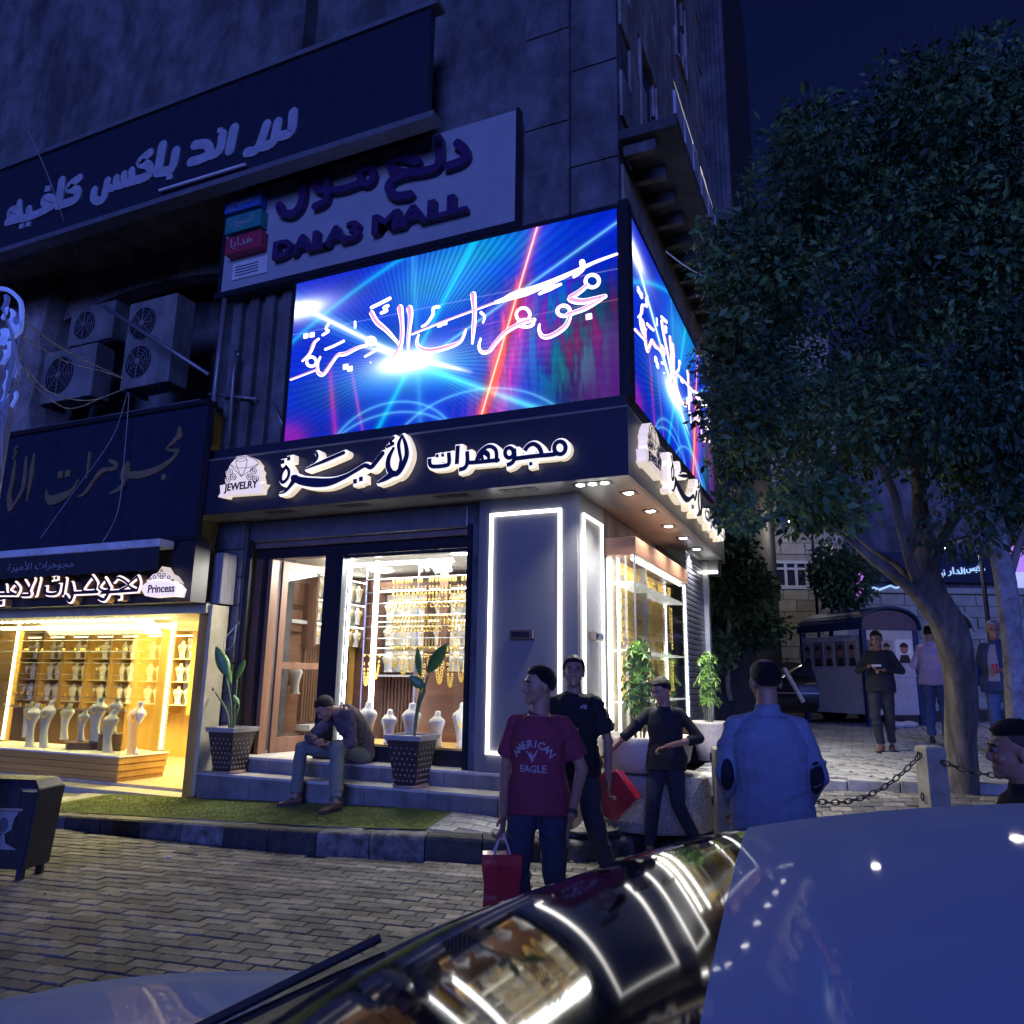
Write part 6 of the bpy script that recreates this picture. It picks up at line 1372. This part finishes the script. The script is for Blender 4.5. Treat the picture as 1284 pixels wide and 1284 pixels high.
# ================================================================= TREES
M_bark = mat('bark', (.19, .165, .14), .9, var=.55, scale=9, bump=1., bscale=30, stretch=(1, 1, .3), stain=.4)
M_fol = [mat('foliage_%d' % k, c, .58, var=.35, scale=2, bump=0, spec=.5) for k, c in enumerate(((.048, .115, .045), (.10, .19, .055), (.028, .070, .035)))]
def limb(pts, D, nm, par, m=M_bark, bump=.08, seed=0):
    P = []; R = []
    for e in pts:
        x, y, w = e[:3]; d = D+(e[3] if len(e) > 3 else 0); P.append(at_depth(x, y, d)); R.append(w*d/F_PX*.86)
    S_ = smooth_path(P, 6); rr = np.interp(np.linspace(0, len(P)-1, len(S_)), range(len(P)), R)
    rs = []; n = 24
    for i, p in enumerate(S_):
        t = (S_[min(i+1, len(S_)-1)]-S_[max(i-1, 0)]).normalized(); a = t.cross(Vector((0, 1, 0))).normalized(); b = t.cross(a)
        rs.append([p+(a*cos(2*pi*k/n)+b*sin(2*pi*k/n))*rr[i]*(1+bump*1.3*sin(k*3*2*pi/n+i*.12+seed)+bump*2.2*noise.noise(Vector((cos(2*pi*k/n)*1.6, sin(2*pi*k/n)*1.6+seed, i*.16)))+bump*.6*noise.noise(Vector((k*1.7, i*.5, seed)))) for k in range(n)])
    return mk(nm, MB().rings(rs), m, par, smooth=True)
def leaves(clumps, n, size, seed, name, par, mats, shell=.55, hang=.3):
    """leaf-sized folded faces spread through overlapping clumps (cx, cy, cz, r)"""
    r = np.random.RandomState(seed); cl = np.array(clumps); w = cl[:, 3]**2; idx = r.choice(len(cl), n, p=w/w.sum()); d = r.normal(size=(n, 3)); d /= np.linalg.norm(d, axis=1)[:, None]
    rad = cl[idx, 3]*(shell+(1-shell)*r.rand(n))**.8*(.75+.5*r.rand(n)); c = cl[idx, :3]+d*rad[:, None]*np.array([1, 1, .85])
    ax = d*.6+r.normal(size=(n, 3))*.6+np.array([0, 0, -hang]); ax /= np.linalg.norm(ax, axis=1)[:, None]; sd = np.cross(ax, r.normal(size=(n, 3))); sd /= np.linalg.norm(sd, axis=1)[:, None]; nn = np.cross(ax, sd)
    L = size*(.45+1.2*r.rand(n)**2)[:, None]; W_ = L*.24
    v = np.stack([c, c+ax*L*.5+sd*W_-nn*L*.08, c+ax*L, c+ax*L*.5-sd*W_-nn*L*.08], 1).reshape(-1, 3); i4 = np.arange(n)*4
    f = np.stack([i4, i4+1, i4+2, i4, i4+2, i4+3], 1).reshape(-1, 3)
    me = bpy.data.meshes.new(name); me.vertices.add(len(v)); me.vertices.foreach_set('co', v.ravel()); me.loops.add(f.size); me.loops.foreach_set('vertex_index', f.ravel()); me.polygons.add(len(f)); me.polygons.foreach_set('loop_start', np.arange(len(f))*3); me.polygons.foreach_set('loop_total', np.full(len(f), 3))
    for m in mats: me.materials.append(m)
    mi = (idx*7 % 5 % len(mats)); mi = np.where(r.rand(n) < .25, r.randint(0, len(mats), n), mi); me.polygons.foreach_set('material_index', np.repeat(mi, 2)); me.update(); me.validate()
    o = bpy.data.objects.new(name, me); COL.objects.link(o); adopt(o, par); o.matrix_parent_inverse = inv(par); o['kind'] = 'stuff'; return o
D1 = 7.7; base = at_depth(1208, 1005, D1-.3)
tr = thing('street_tree', 'big street tree with a leaning bent trunk and dense dark crown on the right', 'tree', (base.x, base.y, pave_z(base.x, base.y)))
limb([(1210, 1022, 26), (1208, 985, 21), (1207, 930, 19.5), (1206, 880, 20), (1201, 830, 21.5), (1190, 792, 23), (1176, 762, 22), (1165, 735, 18), (1160, 700, 14), (1155, 650, 11), (1150, 590, 8), (1130, 480, 5), (1110, 380, 3)], D1, 'trunk', tr, seed=1)
limb([(1192, 806, 8, .15), (1170, 772, 9.5, .05), (1140, 737, 8), (1100, 706, 7), (1062, 674, 5), (1020, 640, 4), (985, 590, 3)], D1-.15, 'limb', tr, seed=2)
limb([(1168, 750, 7), (1166, 722, 9), (1182, 672, 8), (1208, 632, 6.5), (1240, 570, 5), (1265, 480, 3)], D1+.1, 'limb', tr, seed=3)
limb([(1168, 770, 6, .1), (1156, 742, 9), (1140, 700, 7.5, -.1), (1128, 655, 6, -.15), (1118, 610, 5, -.2), (1085, 540, 3, -.3)], D1-.05, 'limb', tr, seed=4)
limb([(1140, 700, 5, -.1), (1146, 665, 4.5, -.2), (1150, 620, 3, -.3)], D1-.05, 'limb', tr, seed=5)
limb([(1172, 775, 4, -.3), (1155, 752, 6), (1128, 712, 4), (1095, 690, 3), (1060, 660, 2)], D1+.4, 'limb', tr, seed=6)
rc = random.Random(9); CLU = []
def fill(n, x0, x1, yfun, d0, d1, rr0, rr1, acc):
    k = 0
    while k < n:
        x = rc.uniform(x0, x1); lo, hi = yfun(x)
        if hi <= lo: continue
        y = rc.uniform(lo, hi); p = at_depth(x, y, rc.uniform(d0, d1)); acc.append((p.x, p.y, p.z, rc.uniform(rr0, rr1))); k += 1
def env(x):   # crown outline in the picture: top and bottom by x
    top = np.interp(x, [905, 930, 960, 1000, 1060, 1150, 1284, 1500], [330, 250, 215, 175, 130, 90, 70, 60]); bot = np.interp(x, [905, 940, 1000, 1060, 1100, 1150, 1220, 1284, 1500], [600, 640, 655, 640, 600, 570, 600, 640, 640]); return top, bot
fill(190, 912, 1420, env, 6.9, 9.3, .28, .50, CLU)
fill(40, 905, 960, lambda x: (300, 600), 6.9, 8.0, .16, .26, CLU)
leaves(CLU, 95000, .08, 3, 'crown', tr, M_fol)
low_ = []; fill(26, 915, 1080, lambda x: (610, 655), 6.9, 7.8, .12, .22, low_); leaves(low_, 1800, .10, 5, 'low_leaves', tr, [M_fol[1], M_fol[0]])
# second tree, right edge
b2_ = at_depth(1282, 1000, 6.6)
tr2 = thing('street_tree', 'slimmer pale trunked tree leaning in at the right edge', 'tree', (b2_.x, b2_.y, pave_z(b2_.x, b2_.y)))
limb([(1287, 1010, 16), (1280, 960, 15), (1275, 880, 14), (1268, 800, 14), (1260, 730, 13.5), (1253, 690, 12), (1246, 620, 9), (1240, 540, 6)], 6.6, 'trunk', tr2, mat('pale_bark', (.30, .29, .29), .85, var=.5, scale=9, bump=1., bscale=25), seed=9)
limb([(1262, 740, 6), (1275, 690, 5), (1295, 640, 4)], 6.6, 'limb', tr2, seed=10)
CL2 = []; fill(60, 1190, 1420, lambda x: (380, 665), 6.3, 7.8, .2, .36, CL2); leaves(CL2, 18000, .08, 7, 'crown', tr2, [M_fol[2], M_fol[0]], hang=1.2)
# background trees
def bg_tree(px, yb, D, crown, n, lab, tw=4):
    p = at_depth(px, yb, D); t = thing('street_tree', lab, 'tree', (p.x, p.y, pave_z(p.x, p.y)))
    limb([(px, yb, tw), (px-4, yb-40, tw*.8), (px+2, crown[1], tw*.6)], D, 'trunk', t, seed=px)
    x0, y0, x1, y1 = crown; A = []; fill(16, x0, x1, lambda x: (y0, y1), D-.8, D+.8, .35, .6, A); leaves(A, n, .14, px, 'crown', t, [M_fol[2], M_fol[0]]); return t
bg_tree(916, 878, 14.5, (880, 690, 955, 815), 14000, 'dark round background tree just right of the shop corner')
bg_tree(1045, 872, 18, (1030, 700, 1072, 752), 6000, 'dark background tree in front of the stone building window')
# ================================================================= FAR BUILDING AND WALL
FD = 20.5; c0 = at_depth(1090, 860, FD); YW = radians(YAW)
def far_local(px, y, D=FD): p = at_depth(px, y, D); q = Matrix.Rotation(-YW, 3, 'Z') @ (p-Vector((c0.x, c0.y, 0))); return q
M_bg = [mat('far_stone_%d' % k, c, .9, var=.2, scale=3, bump=.4) for k, c in enumerate(((.34, .32, .24), (.29, .275, .21), (.38, .35, .27)))]
fb = thing('stone_building', 'far olive stone building with a wide grilled window behind the square', 'building', (c0.x, c0.y, .6), YW)
xl, xw0, xw1, xr = far_local(896, 700).x, far_local(969, 700).x, far_local(1023, 700).x, far_local(1075, 700).x
zw1, zw0 = far_local(1000, 702).z-.6, far_local(1000, 730).z-.6
local('wall', MB().box(xl, xr, .06, 5, -.5, 11), M_bg[1], fb)
me_b = []
for m in M_bg: b_ = MB().box(0, .66, -.0, .07, 0, .30); me_ = bpy.data.meshes.new('stone_block'); me_.from_pydata(b_.v, [], b_.f); me_.materials.append(m); me_b.append(me_)
def block_wall(par, x0, x1, z0, z1, skip, y=0., lim=290):
    k = 0; row = 0; z_ = z0; rest = MB()
    while z_ < z1:
        x = x0-(.34 if row % 2 else 0)
        while x < x1:
            if not any(a-.3 < x < b-.3 and c-.28 < z_ < d for a, b, c, d in skip):
                if k < lim: o = bpy.data.objects.new('stone_block', me_b[(k*5+row) % 3]); COL.objects.link(o); adopt(o, par); o.location = (x, y-.003*(k % 3), z_); k += 1
                else: rest.box(x, x+.66, y, y+.07, z_, z_+.30)
            x += .68
        z_ += .315; row += 1
    if rest.v: o = local('upper_stones', rest, M_bg[0], par); o['kind'] = 'stuff'
block_wall(fb, xl, xr-.7, 0, 7, [(xw0, xw1, zw0, zw1)])
w_ = local('window', MB().box(xw0-.05, xw1+.05, -.05, .08, zw0-.12, zw0-.02).box(xw0-.05, xw1+.05, -.05, .08, zw1, zw1+.08), mat('window_white', (.5, .5, .48), .6), fb)
local('pane', MB().box(xw0, xw1, .03, .05, zw0-.019, zw1-.001), mat('dark_glass', (.02, .025, .04), .1, bump=0), w_)
for k in range(5): x = xw0+(xw1-xw0)*k/4; local('mullion', MB().box(x-.035, x+.035, -.02, .029, zw0-.019, zw1-.001), mat('window_white', (.5, .5, .48), .6), w_)
local('transom', MB().box(xw0, xw1, -.03, -.021, (zw0+zw1)/2+.12, (zw0+zw1)/2+.18), mat('window_white', (.5, .5, .48), .6), w_)
for px in (958, 963): q = far_local(px, 700); local('drain_pipe', MB().tube([(q.x, -.12, 0), (q.x, -.12, 7.5)], .06, 8), M_dark, fb)
sw = thing('stone_wall', 'tall old stone retaining wall with an arched doorway behind the tree trunk', 'wall', (c0.x, c0.y, .6), YW)
zr = far_local(1200, 742, FD+1).z-.6
local('wall', MB().box(xr+.01, xr+10, 1.1, 3, -.5, zr), M_bg[1], sw)
ax0, ax1 = far_local(1178, 800, FD+1).x, far_local(1228, 800, FD+1).x; azt = far_local(1200, 765, FD+1).z-.6
block_wall(sw, xr+.02, xr+9.2, 0, zr-.3, [(ax0, ax1, 0, azt)], y=1.02, lim=240)
local('coping', MB().box(xr+.01, xr+10, .92, 1.2, zr+.001, zr+.16), M_bg[2], sw)
N = 14; arch = MB(); rc_ = (ax0+ax1)/2; ra_ = (ax1-ax0)/2
arch.rings([[(rc_+ra_*s_*cos(a), .94, azt-ra_+ra_*s_*sin(a)), (rc_+ra_*s_*cos(a), 1.1, azt-ra_+ra_*s_*sin(a)), (rc_+ra_*(s_+.16)*cos(a), 1.1, azt-ra_+ra_*(s_+.16)*sin(a)), (rc_+ra_*(s_+.16)*cos(a), .94, azt-ra_+ra_*(s_+.16)*sin(a))] for s_, a in [(1., pi*k/N) for k in range(N+1)]])
local('arch_ring', arch, M_bg[2], sw); local('arch_recess', MB().box(ax0+.02, ax1-.02, 1.04, 1.09, 0, azt-.02), M_dark, sw)
# dark building above the wall with small neon lettering
ub = thing('shop_row', 'dark row of shops above the stone wall with small neon lettering', 'building', (c0.x, c0.y, .6), YW)
local('wall', MB().box(xr+.01, xr+11, 2.2, 5, zr, zr+6), M_concd, ub); local('sign_band', MB().box(xr+.3, xr+9.5, 1.9, 2.19, zr+.45, zr+1.35), M_navy, ub)
neb = lamp('neon_blue', (.35, .6, 1.), .5); nep = lamp('neon_violet', (.55, .08, .85), .28)
for (px, y, tx, wpx) in ((1166, 720, 'ﻥﺎﻣ', 9), (1182, 718, 'ﺲﻴﻧ', 18), (1204, 716, 'ﺭﺍﺪﻟﺍ', 22), (1228, 712, 'ﺲﺑﻼﻣ', 24)):
    q = far_local(px, y, FD+1.9); f = font_mesh(tx, .36, .02); x0 = min(v[0] for v in f.v); x1 = max(v[0] for v in f.v); s_ = wpx/F_PX*(FD+1.9)/(x1-x0)
    f.v = [(q.x+(v[0]-x0)*s_, 1.86-v[2], q.z-.6+v[1]*.8) for v in f.v]; local('neon_lettering', f, neb, ub)
q = far_local(1098, 737, FD+1.0); local('neon_tube', MB().tube([(q.x+k*.16, .9, q.z-.6+.05*sin(k*2.1)+.02*k) for k in range(10)], .03, 5), neb, ub)
vl = thing('violet_lights', 'string of violet fairy lights hanging in the background tree', 'fairy lights', tuple(at_depth(1078, 740, 17)))
for k in range(9): p = at_depth(1078+3*sin(k*1.3), 720+k*3.2, 17); mk('bulb', MB().ball(p, .035, n=6, m=4), nep, vl)
tag(mk('violet_sign', MB().box(-.5, .5, 0, .1, -.25, .25, Matrix.Translation(at_depth(1290, 700, 15)) @ Matrix.Rotation(YW, 4, 'Z')), nep), 'violet lit sign cut off by the right edge behind the slim tree', 'sign')
tag(mk('blue_sign', MB().box(-.5, .5, 0, .1, -.3, .3, Matrix.Translation(at_depth(1290, 718, 15.2)) @ Matrix.Rotation(YW, 4, 'Z')), lamp('cold_sign', (.4, .55, 1.), .30)), 'pale blue lit sign below the violet one at the right edge', 'sign')
for px, y, D, lab in ((1185, 686, 13, 'small bright street lamp seen through the branches above the trunk fork'), (990, 655, 19.2, 'small bright street lamp glinting through the low leaves before the stone building')):
    p = at_depth(px, y, D); t = thing('street_lamp', lab, 'street lamp', (p.x, p.y, pave_z(p.x, p.y)), 0, 'street lamps on the square')
    mk('lamp_post', MB().tube([(p.x+.5, p.y, pave_z(p.x, p.y)), (p.x+.5, p.y, p.z+.1), (p.x+.35, p.y, p.z+.15), (p.x, p.y, p.z+.05)], .035, 8), M_dark, t); mk('lamp_head', MB().ball(p, .05, n=10, m=8), lamp('street_lamp_glow', (1., .95, .85), 30), t)
    l = bpy.data.lights.new('street_lamp_light', 'POINT'); l.energy = 32; l.color = (1, .92, .8); l.shadow_soft_size = .1; o = bpy.data.objects.new('street_lamp_light', l); COL.objects.link(o); o.location = p+Vector((0, 0, -.12))
# tall dark building behind the corner building
ftw = thing('tall_building', 'tall ribbed dark building rising behind the corner building', 'building', (-3.5, 17, 0)); 
a_ = on_y(878, 250, 15.5); b_ = on_y(914, 250, 15.5)
mk('wall', MB().box(a_.x-4, b_.x, 15.5, 22, 0, 22), mat('near_black_wall', (.035, .035, .04), .9, var=.3, bump=.4), ftw)  # near-black tone over the whole wall
for k in range(7): x = a_.x+(b_.x-a_.x)*k/6.2; mk('rib', MB().box(x, x+.09, 15.3, 15.5, 4, 22), M_concd, ftw)
lw_ = on_y(895, 420, 12.9); tag(mk('parapet_block', MB().box(lw_.x-.35, lw_.x+.22, 12.75, 13.1, lw_.z-.6, lw_.z+.45), mat('warm_plaster', (.45, .36, .25), .8, bump=.4), bevel=.01), 'warm plaster corner block beyond the side screen next to the crown', 'wall block')
# ================================================================= KIOSK
kc = at_depth(1124, 905, 15.0); kz = pave_z(kc.x, kc.y)
kk = thing('kiosk', 'blue framed street kiosk with an arched roof and portrait posters on its panels', 'kiosk', (kc.x, kc.y, kz), YW+radians(8))
M_kb = mat('kiosk_blue', (.02, .04, .12), .5, .2, bump=.1); M_km = mat('kiosk_metal', (.5, .5, .56), .35, .3, var=.15, bump=.1); H_k = 1.86; wk = .56; dk = 1.7
for x, y in ((-wk, 0), (wk, 0), (-wk-.35, dk), (wk, dk)): local('post', MB().box(x-.05, x+.05, y-.05, y+.05, 0, H_k), M_kb, kk, bevel=.006)
local('front_panel', MB().box(-wk+.051, wk-.051, .0, .03, .22, H_k), M_km, kk)
local('side_panel', MB().rings([[(-wk-.04, .05, .22), (-wk-.01, .05, .22), (-wk-.36, dk-.05, .22), (-wk-.39, dk-.05, .22)], [(-wk-.04, .05, H_k-.1), (-wk-.01, .05, H_k-.1), (-wk-.36, dk-.05, H_k-.1), (-wk-.39, dk-.05, H_k-.1)]]), M_km, kk)
local('rail', MB().box(-wk+.05, wk-.05, -.02, -.001, .95, 1.0), M_km, kk)
ar = MB(); N = 16; rs = []
for k in range(N+1):
    a = pi*k/N; x = -wk*1.15*cos(a); z_ = H_k+.42*sin(a)**.8; rs.append([(x, -.12, z_), (x, -.12, z_+.05), (x-.35*(1-k/N), dk+.1, z_+.05), (x-.35*(1-k/N), dk+.1, z_)])
local('roof', ar.rings(rs), M_kb, kk)
fn = MB(); fn.add([(-wk*1.1*cos(pi*k/N), -.02, H_k+.40*sin(pi*k/N)**.8) for k in range(N+1)], [tuple(range(N+1))]); local('gable', fn, mat('gable_violet', (.07, .055, .10), .6, bump=.1), kk)
def poster(x, y, z0, w, h, col, rot=0, hair=(.03, .02, .02)):
    M = Matrix.Translation((x, y, z0)) @ Matrix.Rotation(rot, 4, 'Z'); o = local('poster', MB().box(0, w, -.006, 0, 0, h, M), mat('poster_paper_%s' % col, {'w': (.6, .6, .62), 'd': (.12, .11, .14), 'b': (.30, .26, .28)}[col], .6, bump=0), kk)
    e = MB(); e.add([M @ Vector((w/2+.24*w*cos(a), -.009, h*.58+.20*h*sin(a))) for a in [2*pi*k/14 for k in range(14)]], [tuple(range(14))[::-1]]); local('portrait', e, mat('portrait_tone', (.30, .14, .11), .7, var=.4, scale=30, bump=0), o)
    e = MB(); e.add([M @ Vector((w/2+.27*w*cos(a), -.012, h*.66+.20*h*max(0, sin(a)))) for a in [pi*k/10 for k in range(11)]], [tuple(range(11))[::-1]]); local('portrait_hair', e, mat('portrait_dark', hair, .8, bump=0), o); e = MB(); e.add([M @ Vector(v) for v in ((w*.12, -.010, 0), (w*.88, -.010, 0), (w*.72, -.010, h*.34), (w*.28, -.010, h*.34))], [(0, 1, 2, 3)]); local('portrait_dark', e, mat('portrait_dark', hair, .8, bump=0), o)
poster(.12, -.001, 1.22, .36, .46, 'w'); poster(-.22, -.001, 1.26, .28, .40, 'b'); poster(-.48, -.001, 1.30, .2, .36, 'd')
for k in range(5):
    u = (k+.08)/5.2; x = -wk-.05-.35*u; y = .08+(dk-.1)*u; poster(x-.06, y+.30, 1.15, .27, .50, 'd' if k % 2 else 'b', rot=-(pi/2-math.atan2(.35, dk-.1)+0))
for k, (px, y) in enumerate(((1125, 903), (1140, 905))): p = at_depth(px, y, 14.6); p.z = pave_z(p.x, p.y); tag(mk('litter_bag', MB().ball((p.x, p.y, p.z+.06), .16, .1, .07, 9, 6), mat('bag_white', (.45, .45, .5), .6, bump=.5)), ('crumpled white bag on the ground under the kiosk front', 'second white bag on the ground right of the first, under the kiosk')[k], 'litter')
# parked dark car in the background and a slanted white barrier post
pc = at_depth(1003, 884, 17); pcz = pave_z(pc.x, pc.y)
def car_mesh(stations):
    rs = []
    for (x, zl, hw, zs, hws, zt, hwt) in stations:
        h = [(hw*.86, zl), (hw, zl+.12), (hw, zs-.18), (hws, zs), (hwt+(hws-hwt)*.06, zt-.05), (hwt*.86, zt-.008), (hwt*.45, zt+.01), (0, zt+.016)]
        rs.append([(x, -a, b) for a, b in h]+[(x, a, b) for a, b in h[::-1][1:]])
    return rs
def wheel(par, x, y, r, m): 
    w_ = local('wheel', MB().tube([(x, y-.1, r), (x, y+.1, r)], r, 24), mat('tyre', (.02, .02, .02), .9, bump=.4), par); s_ = -1 if y < 0 else 1
    local('rim', MB().tube([(x, y+s_*.101, r), (x, y+s_*.115, r)], r*.62, 16), M_stainless, w_)
def build_car(name, label, cat, pos, rz, paint, S_, glassm, sub=2):
    t = thing(name, label, cat, pos, rz); rs = car_mesh(S_); mb = MB().rings(rs); o = local('body', mb, paint, t, smooth=True)
    s_ = o.modifiers.new('s', 'SUBSURF'); s_.levels = sub; s_.render_levels = sub
    for x in (-1.35, 1.25):
        for y in (-.74, .74): wheel(t, x, y, .32, None)
    return t
ST = [(-2.15, .30, .70, .60, .66, .64, .55), (-2.0, .22, .84, .72, .80, .76, .66), (-1.3, .20, .88, .86, .84, .92, .72), (-.80, .20, .88, .93, .84, .98, .70), (-.05, .20, .88, .96, .80, 1.36, .56), (.7, .20, .88, .97, .80, 1.42, .58), (1.4, .20, .88, .97, .80, 1.36, .54), (1.95, .20, .86, .96, .80, 1.02, .62), (2.15, .28, .78, .80, .72, .86, .58)]
bgc = build_car('parked_car', 'black parked car in the dark between the background tree and the kiosk', 'car', (pc.x, pc.y, pcz), YW+.15, mat('car_black', (.012, .012, .015), .15, coat=1., bump=0), ST, None)
local('side_window', MB().quad((-.5, -.80, .98), (1.3, -.80, .98), (1.1, -.66, 1.28), (-.1, -.66, 1.28)), mat('dark_glass', (.02, .025, .04), .1, bump=0), bgc)
local('door_handle', MB().box(.1, .26, -.90, -.885, .80, .83), M_stainless, bgc); local('trim_strip', MB().box(-1.0, 1.0, -.895, -.886, .62, .645), M_stainless, bgc)
p, q = at_depth(983, 838, 15), at_depth(1007, 880, 15); tag(mk('barrier_arm', MB().tube([p, q], .045, 8), mat('barrier_white', (.5, .55, .55), .5)), 'slanting pale barrier pole in front of the black parked car', 'barrier')
# ================================================================= NEAR CAR
nc = thing('near_car', 'pale car close to the camera with blue screen light coloured into its paint', 'car', (NCX, NCY, .015), NCR)
M_paint = mat('car_screen_blue', (.38, .54, 1.), .8, .0, var=.02, bump=0, spec=.08, coat=.10, coatr=.04)  # blue glow of the LED screen is put into the paint colour
ST2 = [(-2.25, .30, .70, .60, .66, .64, .55), (-2.1, .22, .86, .72, .82, .76, .68), (-1.6, .20, .90, .86, .86, .90, .74), (-1.05, .20, .90, .92, .86, .97, .74), (-.98, .20, .90, .92, .86, .985, .74), (-.70, .2, .9, .95, .84, 1.125, .68), (-.30, .20, .90, .97, .82, 1.29, .63), (-.19, .20, .90, .97, .82, 1.325, .62), (.1, .20, .90, .97, .82, 1.385, .62), (.7, .20, .90, .98, .82, 1.42, .63), (1.5, .20, .90, .98, .82, 1.38, .60), (2.1, .20, .88, .98, .82, 1.12, .62), (2.3, .28, .80, .82, .74, .90, .60)]
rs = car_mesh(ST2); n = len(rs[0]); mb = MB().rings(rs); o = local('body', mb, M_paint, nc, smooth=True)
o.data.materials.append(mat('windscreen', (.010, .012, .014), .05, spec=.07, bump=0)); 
k = 0
for i in range(len(rs)-1):
    for j in range(n):
        f = o.data.polygons[k]; k += 1; xm = (ST2[i][0]+ST2[i+1][0])/2
        top_ = 4 <= j <= n-6; side_ = j in (3, n-5)
        if (-.98 < xm < -.20 and top_) or (side_ and -.6 < xm < 1.6) or (1.5 < xm < 2.1 and top_): f.material_index = 1
s_ = o.modifiers.new('s', 'SUBSURF'); s_.levels = 3; s_.render_levels = 3
for x in (-1.45, 1.3):
    for y in (-.78, .78): wheel(nc, x, y, .33, None)
for y in (-.45, .2): local('wiper', MB().tube([(-1.0, y, 1.0), (-.75, y+.25, 1.115)], .008, 5), SOLE, nc)
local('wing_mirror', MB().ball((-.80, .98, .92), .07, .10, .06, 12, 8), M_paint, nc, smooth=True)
